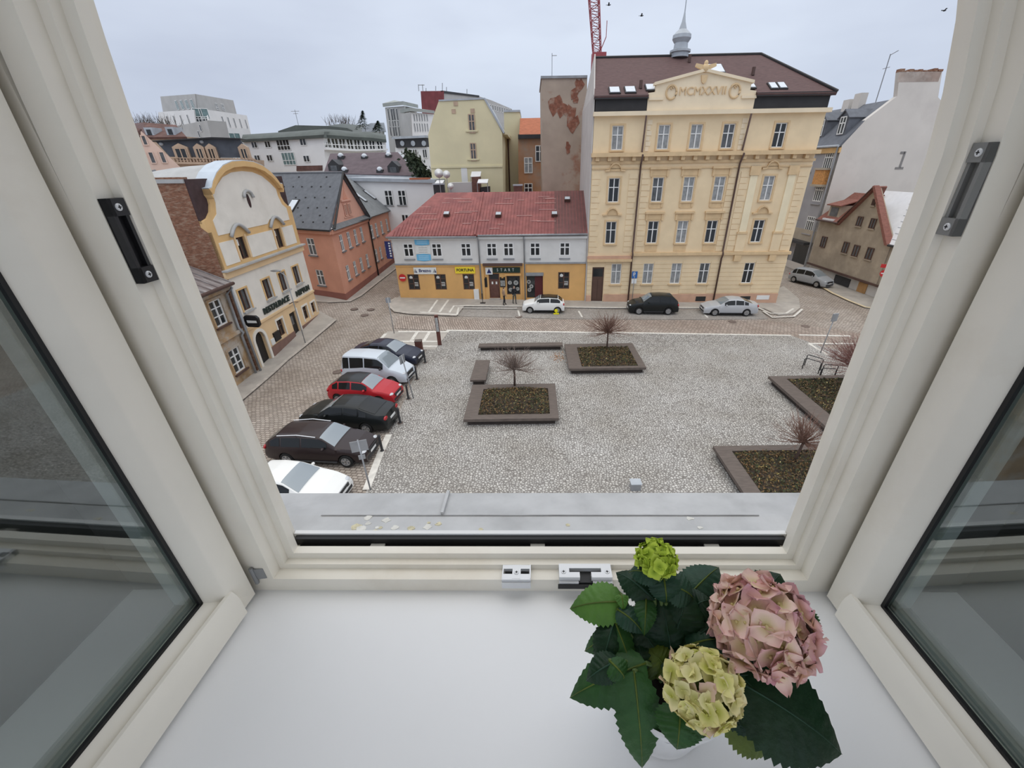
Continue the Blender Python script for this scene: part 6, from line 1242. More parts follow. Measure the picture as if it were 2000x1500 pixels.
addcar('saloon', 'saloon_car', 'silver saloon car parked at the right end of the yellow house', 1427, 618.5, -4, 'paint_silver', True)
c = G(1578, 559); car('mpv', 'people_carrier', 'silver people carrier parked in the right hand street', V((c.x + .6, c.y + .8, .06)), math.radians(-66), 'paint_silver2')
# wheel clamp
p = G(1087, 613.5); r = root('wheel_clamp', p + V((.0, -.02, .04)), 'bright yellow wheel clamp on the small white hatchback', 'wheel clamp'); b = MB(); b.lathe(p + V((-.05, -.10, .36)), [(.16, 0), (.16, .04), (.01, .05)], 14, (0, -1, 0)); b.build('disc', mat('clamp_yellow', (.80, .72, .02), .4, 0), r); b = MB(); b.box(p.x - .28, p.x + .2, p.y - .22, p.y - .1, p.z + .04, p.z + .14); b.box(p.x - .1, p.x + .0, p.y - .2, p.y - .12, p.z + .12, p.z + .36); b.build('jaw', mat('clamp_yellow'), r)
# ------------------------------------------------------------------ people
def person(label, p, face, top_m, leg_m, bag=None, stride=.12):
    rt = root('person', p, label, 'person', 'pedestrians by the bar')
    J = {'pel': (0, 0, .95), 'sp': (0, .01, 1.18), 'ch': (0, .0, 1.38), 'nk': (0, 0, 1.52), 'hd': (0, -.03, 1.64), 'ht': (0, -.01, 1.76)}
    for s_, q in (('l', 1), ('r', -1)):
        st = stride * q
        J.update({'hp' + s_: (.09 * q, 0, .92), 'kn' + s_: (.10 * q, -.03 - st * .5, .50), 'an' + s_: (.10 * q, .02 - st, .09), 'to' + s_: (.11 * q, -.15 - st, .04), 'sh' + s_: (.19 * q, 0, 1.42), 'el' + s_: (.25 * q, .03 + st * .3, 1.15), 'wr' + s_: (.23 * q, -.06 + st * .6, .93), 'ha' + s_: (.22 * q, -.10 + st * .6, .84)})
    E_ = [('pel', 'sp'), ('sp', 'ch'), ('ch', 'nk'), ('nk', 'hd'), ('hd', 'ht')]
    for s_ in 'lr': E_ += [('pel', 'hp' + s_), ('hp' + s_, 'kn' + s_), ('kn' + s_, 'an' + s_), ('an' + s_, 'to' + s_), ('ch', 'sh' + s_), ('sh' + s_, 'el' + s_), ('el' + s_, 'wr' + s_), ('wr' + s_, 'ha' + s_)]
    rad = dict(pel=.145, sp=.13, ch=.15, nk=.06, hd=.095, ht=.075, hp=.10, kn=.065, an=.05, to=.045, sh=.075, el=.055, wr=.04, ha=.045)
    nm = list(J); me = bpy.data.meshes.new('b'); me.from_pydata([J[q] for q in nm], [(nm.index(a), nm.index(c)) for a, c in E_], [])
    o = bpy.data.objects.new('b', me); COL.objects.link(o); sk = o.modifiers.new('s', 'SKIN'); o.modifiers.new('ss', 'SUBSURF').levels = 1
    for i, q in enumerate(nm):
        rr = rad[q] if q in rad else rad[q[:2]]; d = me.skin_vertices[0].data[i]; d.radius = (rr, rr * (.8 if q in ('ch', 'sp', 'pel') else 1)); d.use_root = q == 'pel'
    m2 = bpy.data.meshes.new_from_object(o.evaluated_get(bpy.context.evaluated_depsgraph_get())); bpy.data.objects.remove(o)
    m2.materials.clear()
    for q in (leg_m, top_m, 'skin', 'shoe', 'hair'): m2.materials.append(mat(q))
    for f in m2.polygons:
        c = f.center; f.use_smooth = True
        i = 3 if c.z < .10 else 0 if (c.z < .96 and abs(c.x) < .19) else 1 if c.z < 1.5 else 2
        if c.z < .92 and abs(c.x) >= .19: i = 2
        if c.z > 1.70 or (c.z > 1.56 and c.y > -.02): i = 4
        f.material_index = i
    b_ = link('body', m2, rt); rt.rotation_euler = (0, 0, face)
    b = MB()
    for q in (-1, 1): b.ball((q * .035, -.115, 1.66), .012, .008, .008, 6, 4)
    link('eyes', b.mesh('eyes', mat('black'), True), b_); b = MB(); b.ball((0, -.13, 1.63), .014, .02, .025, 6, 4); link('nose', b.mesh('nose', mat('skin'), True), b_)
    if bag: b = MB(); b.prism([(.1, .10, 1.0), (.1, .22, 1.0), (.1, .2, 1.4), (.1, .1, 1.42)], (-.2, 0, 0)); link('backpack', b.mesh('backpack', mat(bag)), rt)
mat('skin', (.50, .33, .25), .6, .05); mat('shoe', (.02, .02, .02), .6, 0); mat('hair', (.07, .045, .03), .8, .1, 20); mat('coat_black', (.016, .016, .02), .8, .1, 8); mat('coat_grey', (.07, .08, .075), .85, .15, 8); mat('coat_tan', (.36, .25, .17), .85, .1, 8)
p = G(985, 596, .1); person('person in a tan top and dark trousers walking past the bar door', p, 1.9, 'coat_tan', 'coat_black')
p = G(1005, 593, .1); person('person in dark grey clothes standing at the bar window', p, .5, 'coat_black', 'coat_grey', 'coat_grey')
# ------------------------------------------------------------------ planters, benches and trees
mat('deck_brown', (.125, .10, .085), .75, .18, 3, bump=.2, bsc=30, stretch=(1, 6, 1)); mat('deck_side', (.045, .035, .03), .8, .15, 4); mat('soil', (.05, .038, .028), .95, .3, 6); mat('leaf_dry', (.17, .10, .045), .9, .35, 6, col2=(.30, .22, .08), thr=.58); mat('leaf_green', (.065, .075, .035), .9, .35, 5, col2=(.13, .085, .05), thr=.55); mat('leaf_yellow', (.52, .44, .18), .9, .2, 9); mat('twig', (.20, .115, .085), .9, .2, 6); mat('twig_grey', (.24, .185, .155), .9, .2, 6); mat('trunk_brown', (.10, .065, .05), .9, .2, 8); mat('twig_red', (.24, .12, .10), .9, .2, 6)
PH = .46
def planter(label, x0, x1, y0, y1, ix0, ix1, iy0, iy1, seed, mound=.22, green=.5, yaw=0.):
    cx, cy = (x0 + x1) / 2, (y0 + y1) / 2; r = root('planter', V((cx, cy, .035)), label, 'planter', 'square planters', rz=yaw)
    x0, x1, ix0, ix1 = x0 - cx, x1 - cx, ix0 - cx, ix1 - cx; y0, y1, iy0, iy1 = y0 - cy, y1 - cy, iy0 - cy, iy1 - cy
    def put(b, nm, m, kind=None, sm=False):
        o = link(nm, b.mesh(nm, mat(m), sm), r)
        if kind: o['kind'] = kind
        return o
    b = MB(); b.box(x0 + .18, x1 - .18, y0 + .18, y1 - .18, 0, PH - .16); put(b, 'base', 'deck_side')
    for a in ((x0, x1, y0, iy0), (x0, x1, iy1, y1), (x0, ix0, iy0, iy1), (ix1, x1, iy0, iy1)):
        b = MB(); b.box(*a, PH - .16, PH); put(b, 'rim_board', 'deck_brown')
    b = MB(); nx = ny = 14; rn = random.Random(seed)
    def mz(u, v): return PH - .06 + mound * (math.sin(math.pi * u) * math.sin(math.pi * v)) ** .5
    b.add([V((lerp(ix0, ix1, i / nx), lerp(iy0, iy1, j / ny), mz(i / nx, j / ny) - .05)) for j in range(ny + 1) for i in range(nx + 1)], [(j * (nx + 1) + i, j * (nx + 1) + i + 1, (j + 1) * (nx + 1) + i + 1, (j + 1) * (nx + 1) + i) for j in range(ny) for i in range(nx)]); put(b, 'soil', 'soil')
    A_ = (ix1 - ix0) * (iy1 - iy0); cnt = int(A_ * 260)
    for nm, m, fr, s0, s1 in (('ground_cover', 'leaf_green', green, .04, .09), ('dry_growth', 'leaf_dry', 1 - green, .03, .08), ('fallen_leaves', 'leaf_yellow', .05, .03, .06)):
        b = MB()
        for k in range(int(cnt * fr)):
            u, v = rn.random(), rn.random(); s_ = rn.uniform(s0, s1); p = V((lerp(ix0 + .03, ix1 - .03, u), lerp(iy0 + .03, iy1 - .03, v), mz(u, v) + rn.uniform(-.03, .12 if nm != 'fallen_leaves' else .13)))
            d = V((rn.gauss(0, 1), rn.gauss(0, 1), rn.gauss(.3, .7))).normalized() * s_; e = d.cross(V((rn.gauss(0, 1), rn.gauss(0, 1), rn.gauss(0, 1)))).normalized() * s_ * .45; b.add([p - d, p + e, p + d, p - e], [(0, 1, 2, 3)])
        put(b, nm, m, 'stuff')
    return r
def gtop(x, y): return gpt(x, y, PH + .035)
def pl_px(label, nl, nr, fr_, fl, inl, inr, ifr, seed, **kw):
    a, b_, c, d = (gtop(*q) for q in (nl, nr, fr_, fl)); i0, i1, i2 = gtop(*inl), gtop(*inr), gtop(*ifr)
    return planter(label, (a.x + d.x) / 2, (b_.x + c.x) / 2, (a.y + b_.y) / 2, (c.y + d.y) / 2, i0.x, i1.x, (i0.y + i1.y) / 2, i2.y, seed, **kw)
pl_px('low brown planter with a wide seat edge in the middle of the square', (901, 818), (1091, 818), (1085, 750), (927, 750), (934, 809), (1074, 809), (1060, 758), 1, mound=.36)
pl_px('low brown planter at the end of the long bench', (1109, 719), (1262, 719), (1237, 671), (1104, 671), (1136, 715), (1247, 715), (1225, 677), 2, mound=.2)
planter('large low planter at the right edge of the square by the bicycle racks', 14.5, 21.5, 16.2, 22.6, 15.4, 21.0, 16.8, 22.2, 3, .12, .7)
planter('low planter at the lower right beside the window frame', 8.3, 14.2, 10.2, 15.55, 9.0, 13.8, 10.6, 15.15, 4, .12, .45)
def bench(label, x0, x1, y0, y1):
    r = root('bench', V(((x0 + x1) / 2, (y0 + y1) / 2, .035)), label, 'bench', 'benches between the planters'); b = MB(); b.box(x0, x1, y0, y1, PH - .08, PH + .035); b.build('seat', mat('deck_brown'), r); b = MB(); b.box(x0 + .15, x1 - .15, y0 + .15, y1 - .15, .035, PH - .08); b.build('base', mat('deck_side'), r)
a, c = gtop(934, 677), gtop(1101, 668); bench('long low brown bench running to the right hand planter', a.x, gtop(1100, 676).x - .02, a.y, c.y - .02)
a, c = gtop(917, 746), gtop(955, 703); bench('short low brown bench behind the middle planter', a.x, gtop(950, 735).x, a.y + .25, c.y)
p = gpt(1098, 697); r = root('leaf_pile', p + Z * .035, 'small drift of orange fallen leaves against the planter', 'leaves'); b = MB(); rn = random.Random(4)
for k in range(260):
    q = p + V((rn.gauss(-.3, .3), rn.gauss(0, .42), .045 + abs(rn.gauss(0, .03)))); d = V((rn.gauss(0, 1), rn.gauss(0, 1), rn.gauss(0, .3))).normalized() * .06; e = V((-d.y, d.x, .01)) * .6; b.add([q - d, q + e, q + d, q - e], [(0, 1, 2, 3)])
b.build('leaves', mat('leaf_orange', (.36, .17, .07), .9, .3, 9), r, kind='stuff')
def tree(label, x, y, hb, ht, R_, m, seed, n=150, lean=(0, 0), flat=.6, droop=.0):
    """pollarded little tree: trunk, knuckle and a fan of bare shoots"""
    p = gpt(x, y, hb); r = root('bare_tree', p, label, 'tree', 'pollarded trees in the planters'); rn = random.Random(seed); k = p + V((lean[0], lean[1], ht))
    b = MB(); b.tube([p - Z * .15, p.lerp(k, .5) + V((.02, .01, 0)), k], .065, 8, .05); b.ball(k, .11, .11, .1, 8, 5); b.build('trunk', mat('trunk_brown'), r, True)
    b = MB()
    for i in range(n):
        an = rn.uniform(0, 6.283); el = rn.uniform(-.15, 1.35) ; ln = R_ * rn.uniform(.55, 1.05) * lerp(1, flat, clamp(el / 1.3)); d = V((math.cos(an) * math.cos(el), math.sin(an) * math.cos(el), math.sin(el))); q = [k]; cur = k; dd = d.copy(); sg = 5
        for s_ in range(sg):
            dd = (dd + V((rn.gauss(0, .10), rn.gauss(0, .10), rn.gauss(.05 - droop * s_ * .1, .08)))).normalized(); cur = cur + dd * ln / sg; q.append(cur)
        thick = .024 if i < n * .12 else .013
        b.tube(q, thick, 4, .0045)
        for s_ in (2, 3, 4):
            if rn.random() < .8:
                e = (dd + V((rn.gauss(0, .55), rn.gauss(0, .55), rn.gauss(.1, .4)))).normalized(); b.tube([q[s_], q[s_] + e * ln * .22, q[s_] + e * ln * .36 + Z * .02], .007, 3, .003)
    b.build('shoots', mat(m), r, kind='stuff')
tree('bare pollarded tree in the middle planter', 1005, 750, .60, 1.0, 2.0, 'twig_grey', 11, 170)
tree('bare pollarded tree in the planter at the end of the long bench', 1185, 681, .55, 1.25, 2.1, 'twig', 12, 190)
tree('bare pollarded tree in the lower right planter', 1552, 898, .55, .95, 1.75, 'twig', 13, 150, (.12, 0))
tree('wide reddish bare tree beside the bicycle racks', 1665, 758, .5, 1.3, 2.7, 'twig_red', 14, 520, (.1, 0), .6)
# ------------------------------------------------------------------ posts, signs, racks
def bollard(x, y, h, label):
    p = G(x, y) + Z * .03; r = root('bollard', p, label, 'bollard', 'bollards along the parked cars'); b = MB(); b.lathe(p, [(.1, 0), (.1, .03), (.06, .05), (.055, h - .12), (.07, h - .1), (.07, h - .06), (.055, h - .04), (.05, h), (.01, h + .02)], 12); b.build('post', mat('metal_dark'), r, True, .6); b = MB(); b.lathe(p, [(.16, -.02), (.16, .015), (.1, .02)], 12); b.build('foot', mat('iron_rust'), r)
for x, y, lb in ((747, 882, 'bollard in front of the brown estate car'), (782, 827, 'bollard behind the black saloon car'), (798, 780, 'bollard in front of the red hatchback'), (815, 742, 'bollard in front of the white van'), (831, 709, 'bollard at the nose of the navy saloon')): bollard(x, y, .95, lb)
def pole(x, y, h, label, kind='plain', tilt=(0, 0)):
    p = G(x, y) + Z * .03; r = root('sign_post', p, label, 'sign post', None); t = p + V((tilt[0], tilt[1], h)); b = MB(); b.tube([p - Z * .02, t], .035, 8); b.build('pole', mat('metal_grey'), r, True); return r, t
r, t = pole(724, 958, 2.6, 'tall sign post with a square plate in front of the brown estate car'); b = MB(); b.obox(t - Z * .55, V((.30, .1, 0)), V((-.005, .015, 0)), Z * .5); b.build('plate', mat('metal_grey'), r); b = MB(); b.obox(t - Z * .95, V((.12, .04, 0)), V((-.005, .015, 0)), Z * .2); b.build('small_plate', mat('metal_grey'), r)
r, t = pole(808, 779, 2.7, 'leaning sign post beside the red hatchback', tilt=(-.35, .25)); b = MB(); b.obox(t - Z * .5, V((.08, .2, 0)), V((.015, -.005, 0)), Z * .5); b.build('plate', mat('metal_grey'), r)
r, t = pole(770, 652, 3.0, 'thin lamp post with small plates at the shop corner crossing'); b = MB(); b.obox(t - Z * .45, V((.18, .05, 0)), V((-.004, .012, 0)), Z * .4); b.build('plate', mat('metal_grey'), r)
r, t = pole(597, 672, 5.2, 'street lamp post in front of the restaurant door'); b = MB(); b.tube([t, t + V((-.35, -.05, .35))], .03, 6); b.build('arm', mat('metal_grey'), r); b = MB(); b.ball(t + V((-.55, -.05, .38)), .42, .16, .07, 10, 5); b.build('lamp_head', mat('metal_grey'), r, True); b = MB(); b.tube([t - Z * 2.0 - V((.35, 0, .05)), t - Z * 1.9, t - Z * 2.0 + V((.35, 0, .1))], .03, 6); b.build('cross_arm', mat('pipe_brown'), r)
r, t = pole(1602, 690, 2.9, 'grey sign post with double plate beside the bicycle racks', tilt=(.25, .1)); b = MB(); b.obox(t - Z * .55, V((.22, .08, 0)), V((-.02, .05, 0)), Z * .55); b.build('plate', mat('metal_grey'), r)
r, t = pole(1234, 592, 3.05, 'parking sign post with blue P plate in front of the yellow house'); b = MB(); b.obox(t - Z * .65, V((.26, -.01, 0)), V((0, .012, 0)), Z * .65); pl_ = b.build('blue_plate', mat('plate_blue', (.03, .14, .42), .5, 0), r); b = MB(); b.obox(t - Z * 1.15, V((.24, -.01, 0)), V((0, .012, 0)), Z * .45); b.build('white_plate', mat('plate_white'), r); text('P', .5, .004, 'plate_white', 'letter', r, t + V((-.05, -.03, -.3)), None)
p = FB.px(1727, 534, 1.5); p.z = max(p.z, 2.2); g = V((p.x, p.y, .1)); r = root('no_entry_post', g, 'no entry sign on a post in front of the brown gabled house', 'road sign'); b = MB(); b.tube([g, V((p.x, p.y, p.z + 1.0))], .035, 6); b.build('pole', mat('metal_grey'), r); nrm_ = V((FB.N.x, FB.N.y, 0)); nrm_ = (nrm_ + V((0, -1.2, 0))).normalized(); b = MB(); b.lathe(p + nrm_ * .05, [(.33, 0), (.33, .03), (.01, .03)], 20, nrm_); b.build('disc', mat('sign_red'), r); uu = V((-nrm_.y, nrm_.x, 0)); b = MB(); b.obox(p + nrm_ * .082 - Z * .05, uu * .24, nrm_ * .003, Z * .1); b.build('white_bar', mat('plate_white'), r); b = MB(); b.obox(p + nrm_ * .05 + Z * .5, uu * .45, nrm_ * .015, Z * .32); b.build('red_plate', mat('sign_red'), r)
for i, (x0, y0, x1, y1, lb) in enumerate(((1566, 721, 1597, 731, 'left'), (1598, 742, 1626, 744, 'right'))):
    a, c = G(x0, y0) + Z * .035, G(x1, y1) + Z * .035; r = root('bicycle_rack', a.lerp(c, .5), '%s steel hoop bicycle rack by the reddish tree' % lb, 'bicycle rack', 'bicycle racks')
    for q, off in (('hoop', V((0, 0, 0))), ('hoop', V((.45, .5, 0)))): b = MB(); b.tube([a + off, a + off + Z * .72, a + off + Z * .8 + (c - a) * .06, c + off + Z * .8 - (c - a) * .06, c + off + Z * .72, c + off], .028, 8); b.build(q, mat('metal_dark'), r, True)
mat('corten', (.11, .04, .03), .8, .25, 4)
p = G(859, 674) + Z * .03; r = root('info_stele', p, 'tall rusty steel stele on the corner of the square', 'stele'); b = MB(); b.obox(p, V((.14, .03, 0)), V((-.03, .12, 0)), Z * 2.35); b.build('column', mat('corten'), r); b = MB(); b.obox(p + V((.02, -.13, 1.1)), V((.1, .02, 0)), V((-.001, .006, 0)), Z * 1.1); b.build('information_panel', mat('print_grey'), r)
p = G(820, 687) + Z * .05; r = root('litter_bin', p, 'square rusty steel litter bin beside the stele', 'litter bin'); b = MB(); b.obox(p, V((.24, .02, 0)), V((-.02, .22, 0)), Z * .82); b.build('bin_body', mat('corten'), r); b = MB(); b.obox(p + Z * .82, V((.25, .02, 0)), V((-.02, .23, 0)), Z * .04); b.build('lid', mat('deck_brown'), r)
p = G(1240, 955) + Z * .035; r = root('utility_box', p, 'small grey metal box standing on the square near the ledge', 'box'); b = MB(); b.obox(p, V((.2, 0, 0)), V((0, .16, 0)), Z * .34); b.build('cabinet', mat('metal_grey'), r); b = MB(); b.obox(p + Z * .34, V((.23, 0, 0)), V((0, .19, 0)), Z * .03); b.build('lid', mat('zinc'), r)
p = G(943, 592, .1); r = root('pavement_stand', p, 'small dark folding sign stand on the pavement by the bar', 'sign stand'); b = MB(); b.obox(p, V((.25, 0, 0)), V((0, .18, 0)), Z * .04); b.build('foot', mat('metal_dark'), r); b = MB(); b.tube([p, p + Z * .9], .03, 6); b.build('post', mat('metal_dark'), r); b = MB(); b.obox(p + Z * .5, V((.05, 0, 0)), V((0, .03, 0)), Z * .45); b.build('panel', mat('metal_dark'), r)
# ------------------------------------------------------------------ potted hydrangea on the sill
mat('pot_white', (.80, .79, .77), .35, .03, 8); mat('pot_soil', (.02, .014, .01), .95, .3, 60); mat('stem_green', (.10, .16, .045), .5, .15, 20)
def leafmat(name, c1, c2):
    M = mat(name, c1, .42, .18, 45, col2=c2, thr=.58, soft=.12, spec=.25, bump=.12, bsc=90); return M
leafmat('leaf_dark', (.010, .034, .014), (.014, .046, .018)); leafmat('leaf_mid', (.026, .085, .020), (.036, .105, .026)); leafmat('leaf_light', (.085, .20, .035), (.11, .235, .045)); leafmat('leaf_olive', (.10, .14, .02), (.07, .11, .02)); leafmat('leaf_blue', (.022, .062, .036), (.03, .075, .044))
def petalmat(name, centre, mid, edge, r0, r1):
    M = bpy.data.materials.new(name); M.use_nodes = True; t = M.node_tree; b = t.nodes['Principled BSDF']; b.inputs['Roughness'].default_value = .6; b.inputs['Specular IOR Level'].default_value = .2; b.inputs['Subsurface Weight'].default_value = .0
    tc = nd(t, 'ShaderNodeTexCoord'); ln = nd(t, 'ShaderNodeVectorMath', operation='LENGTH'); mr = nd(t, 'ShaderNodeMapRange'); mr.inputs[1].default_value = r0; mr.inputs[2].default_value = r1
    r = nd(t, 'ShaderNodeValToRGB'); e = r.color_ramp.elements; e[0].color = (*centre, 1); e[1].color = (*edge, 1); q = r.color_ramp.elements.new(.45); q.color = (*mid, 1)
    t.links.new(tc.outputs['Object'], ln.inputs[0]); t.links.new(ln.outputs['Value'], mr.inputs[0])
    n = nd(t, 'ShaderNodeTexNoise'); n.inputs['Scale'].default_value = 40; ad = nd(t, 'ShaderNodeMath', operation='MULTIPLY_ADD'); ad.inputs[1].default_value = .5; ge = nd(t, 'ShaderNodeNewGeometry'); t.links.new(ge.outputs['Position'], n.inputs[0])
    sb = nd(t, 'ShaderNodeMath', operation='SUBTRACT'); sb.inputs[1].default_value = .25; t.links.new(n.outputs[0], ad.inputs[0]); t.links.new(mr.outputs[0], ad.inputs[2]); t.links.new(ad.outputs[0], sb.inputs[0]); t.links.new(sb.outputs[0], r.inputs[0]); t.links.new(r.outputs[0], b.inputs['Base Color']); MATS[name] = M; return M
petalmat('petal_pink', (.66, .56, .26), (.92, .68, .57), (.84, .52, .53), .002, .022)
petalmat('petal_rose', (.60, .50, .24), (.84, .56, .50), (.72, .38, .45), .002, .022)
petalmat('petal_cream', (.56, .54, .18), (.88, .80, .44), (.88, .68, .50), .002, .018)
petalmat('petal_lemon', (.52, .52, .11), (.86, .79, .34), (.88, .82, .44), .002, .016)
petalmat('petal_lime', (.26, .38, .03), (.50, .64, .07), (.62, .74, .13), .001, .010)
def sp(x, y, z): return gpt(x, y, EYE + z)
pc = sp(1284, 1386, -.6); pr_ = root('potted_hydrangea', V((pc.x, pc.y, EYE - .6)), 'potted hydrangea with pink, cream and lime flower heads on the sill', 'potted plant')
b = MB(); z0 = EYE - .6; b.lathe((pc.x, pc.y, z0), [(.044, 0), (.050, .003), (.0515, .018), (.053, .020), (.070, .094), (.0725, .096), (.0735, .104), (.0715, .106), (.0695, .102), (.067, .092), (.060, .07)], 48); b.build('pot', mat('pot_white'), pr_, True, .6)
b = MB(); b.lathe((pc.x, pc.y, z0 + .082), [(.0675, 0), (.06, .004), (.03, .007), (.004, .006)], 24); b.build('potting_soil', mat('pot_soil'), pr_, True)
pt = V((pc.x, pc.y, z0 + .085))
tdir = (V((0, 0, 0)) - V((pc.x, pc.y, 0))).normalized(); td2 = V((tdir.x * math.cos(-.75) - tdir.y * math.sin(-.75), tdir.x * math.sin(-.75) + tdir.y * math.cos(-.75), 0))
for q in range(3):
    a_ = math.atan2(tdir.y, tdir.x) - .62 + q * .10; rr_ = .0645; pp = V((pc.x + rr_ * math.cos(a_), pc.y + rr_ * math.sin(a_), z0 + .058)); b = MB(); b.obox(pp, V((-math.sin(a_), math.cos(a_), 0)) * .0022, V((math.cos(a_), math.sin(a_), 0)) * .0006, Z * .0022); b.build('printed_mark', mat('metal_grey'), pr_)
def leaf(b0, t0, width, m, arch=.012, fold=.35, twist=0., zb=-.45, zt=-.46, stem=True, curl=0.):
    B, T = sp(b0[0], b0[1], zb), sp(t0[0], t0[1], zt); ax = T - B; Ln = ax.length; view = (CAM - B.lerp(T, .5)).normalized(); up = (view * .75 + Z * .5).normalized(); side = ax.cross(up).normalized(); up = side.cross(ax).normalized()
    if twist: side, up = side * math.cos(twist) + up * math.sin(twist), up * math.cos(twist) - side * math.sin(twist)
    W_ = width * (B.lerp(T, .5) - CAM).dot(FW) / FPX / 2; N, K = 26, 7; b = MB(); vs = []
    for i in range(N + 1):
        t = i / N; w_ = W_ * (t ** .6 * (1 - t) ** 1.0 * 2.86); c = B + ax * t + up * (arch * 4 * t * (1 - t) - curl * t * t)
        tooth = 1 + (.07 if i % 2 else -.05)
        for j in range(-K, K + 1):
            s_ = j / K; ws = w_ * s_ * (tooth if abs(j) == K else 1); rid = .0011 * math.sin((t * 1.0 - abs(s_) * .16) * 2 * math.pi * 8) * min(1, abs(s_) * 2.5) * math.sin(math.pi * t)
            vs.append(c + side * ws - up * (abs(ws) * fold * (.4 + abs(s_) * .6) - rid * (1 if abs(s_) < .97 else 0)) - ax.normalized() * 0)
    w2 = 2 * K + 1; b.add(vs, [(i * w2 + j, i * w2 + j + 1, (i + 1) * w2 + j + 1, (i + 1) * w2 + j) for i in range(N) for j in range(2 * K)])
    lf = b.build('leaf', mat(m), pr_, True)
    b = MB(); b.tube([B + ax * t + up * (arch * 4 * t * (1 - t) - curl * t * t + .0004) for t in [q / 8 for q in range(9)]], .0012, 5, .0003); b.build('midrib', mat('leaf_olive' if m != 'leaf_dark' else 'leaf_blue'), lf, True)
    if stem: b = MB(); mid = B.lerp(pt + V((0, 0, .02)), .5) - Z * .01; b.tube([B, mid, V((lerp(pt.x, B.x, .15), lerp(pt.y, B.y, .15), pt.z - .002))], .0022, 6); b.build('petiole', mat('stem_green'), pr_, True)
    return lf
# dark inner foliage first
for b0, t0, w_, m, kw in [
    ((1330, 1290), (1395, 1205), 120, 'leaf_dark', dict(zb=-.47, zt=-.44)), ((1310, 1280), (1290, 1165), 110, 'leaf_dark', dict(zb=-.47, zt=-.42)), ((1300, 1310), (1235, 1205), 100, 'leaf_dark', dict(zb=-.48, zt=-.45)), ((1340, 1300), (1440, 1275), 120, 'leaf_dark', dict(zb=-.48, zt=-.45)),
    ((1290, 1330), (1340, 1250), 110, 'leaf_dark', dict(zb=-.48, zt=-.47)), ((1330, 1330), (1480, 1320), 120, 'leaf_dark', dict(zb=-.48, zt=-.46)), ((1350, 1330), (1290, 1300), 90, 'leaf_dark', dict(zb=-.48, zt=-.46)), ((1330, 1270), (1440, 1190), 100, 'leaf_dark', dict(zb=-.46, zt=-.42)),
    ((1260, 1330), (1245, 1250), 80, 'leaf_dark', dict(zb=-.48, zt=-.46)), ((1420, 1300), (1500, 1380), 110, 'leaf_dark', dict(zb=-.47, zt=-.47)), ((1320, 1240), (1345, 1150), 90, 'leaf_dark', dict(zb=-.45, zt=-.41)),
    # named outer leaves, base to tip
    ((1222, 1176), (1113, 1189), 78, 'leaf_light', dict(zb=-.43, zt=-.45, fold=.25)), ((1262, 1295), (1113, 1363), 95, 'leaf_mid', dict(zb=-.45, zt=-.50)), ((1238, 1310), (1254, 1500), 88, 'leaf_mid', dict(zb=-.45, zt=-.545, arch=.012)),
    ((1278, 1172), (1203, 1118), 55, 'leaf_dark', dict(zb=-.42, zt=-.42)), ((1262, 1165), (1258, 1242), 42, 'leaf_mid', dict(zb=-.42, zt=-.44)), ((1205, 1190), (1257, 1238), 46, 'leaf_blue', dict(zb=-.43, zt=-.44)), ((1212, 1160), (1218, 1195), 26, 'leaf_light', dict(zb=-.425, zt=-.43)),
    ((1288, 1128), (1228, 1118), 44, 'leaf_blue', dict(zb=-.39, zt=-.40)), ((1295, 1120), (1300, 1178), 60, 'leaf_blue', dict(zb=-.39, zt=-.42)), ((1302, 1140), (1352, 1172), 62, 'leaf_blue', dict(zb=-.40, zt=-.42)), ((1300, 1128), (1318, 1120), 20, 'leaf_blue', dict(zb=-.39, zt=-.39)),
    ((1335, 1175), (1404, 1108), 78, 'leaf_blue', dict(zb=-.43, zt=-.42)), ((1350, 1190), (1390, 1172), 60, 'leaf_dark', dict(zb=-.43, zt=-.42)), ((1480, 1180), (1524, 1121), 90, 'leaf_dark', dict(zb=-.44, zt=-.42)), ((1520, 1200), (1604, 1225), 90, 'leaf_dark', dict(zb=-.45, zt=-.44)), ((1540, 1190), (1600, 1262), 70, 'leaf_mid', dict(zb=-.46, zt=-.45)),
    ((1440, 1330), (1644, 1473), 175, 'leaf_dark', dict(zb=-.46, zt=-.50, fold=.2, arch=.016)), ((1415, 1370), (1506, 1468), 105, 'leaf_olive', dict(zb=-.49, zt=-.54, fold=.2)), ((1330, 1375), (1322, 1464), 92, 'leaf_mid', dict(zb=-.46, zt=-.485)), ((1440, 1380), (1420, 1430), 60, 'leaf_dark', dict(zb=-.49, zt=-.52)),
    ((1340, 1262), (1425, 1248), 78, 'leaf_blue', dict(zb=-.45, zt=-.44)), ((1300, 1310), (1262, 1262), 80, 'leaf_olive', dict(zb=-.475, zt=-.46)), ((1320, 1300), (1280, 1325), 60, 'leaf_olive', dict(zb=-.475, zt=-.475)),
    ((1225, 1235), (1142, 1272), 50, 'leaf_mid', dict(zb=-.45, zt=-.48)), ((1200, 1210), (1172, 1320), 60, 'leaf_dark', dict(zb=-.44, zt=-.48, fold=.6)), ((1195, 1200), (1240, 1330), 44, 'leaf_mid', dict(zb=-.44, zt=-.48, fold=.7)), ((1210, 1290), (1145, 1330), 56, 'leaf_dark', dict(zb=-.445, zt=-.46)), ((1190, 1290), (1216, 1325), 46, 'leaf_mid', dict(zb=-.44, zt=-.455))]:
    leaf(b0, t0, w_, m, **kw)
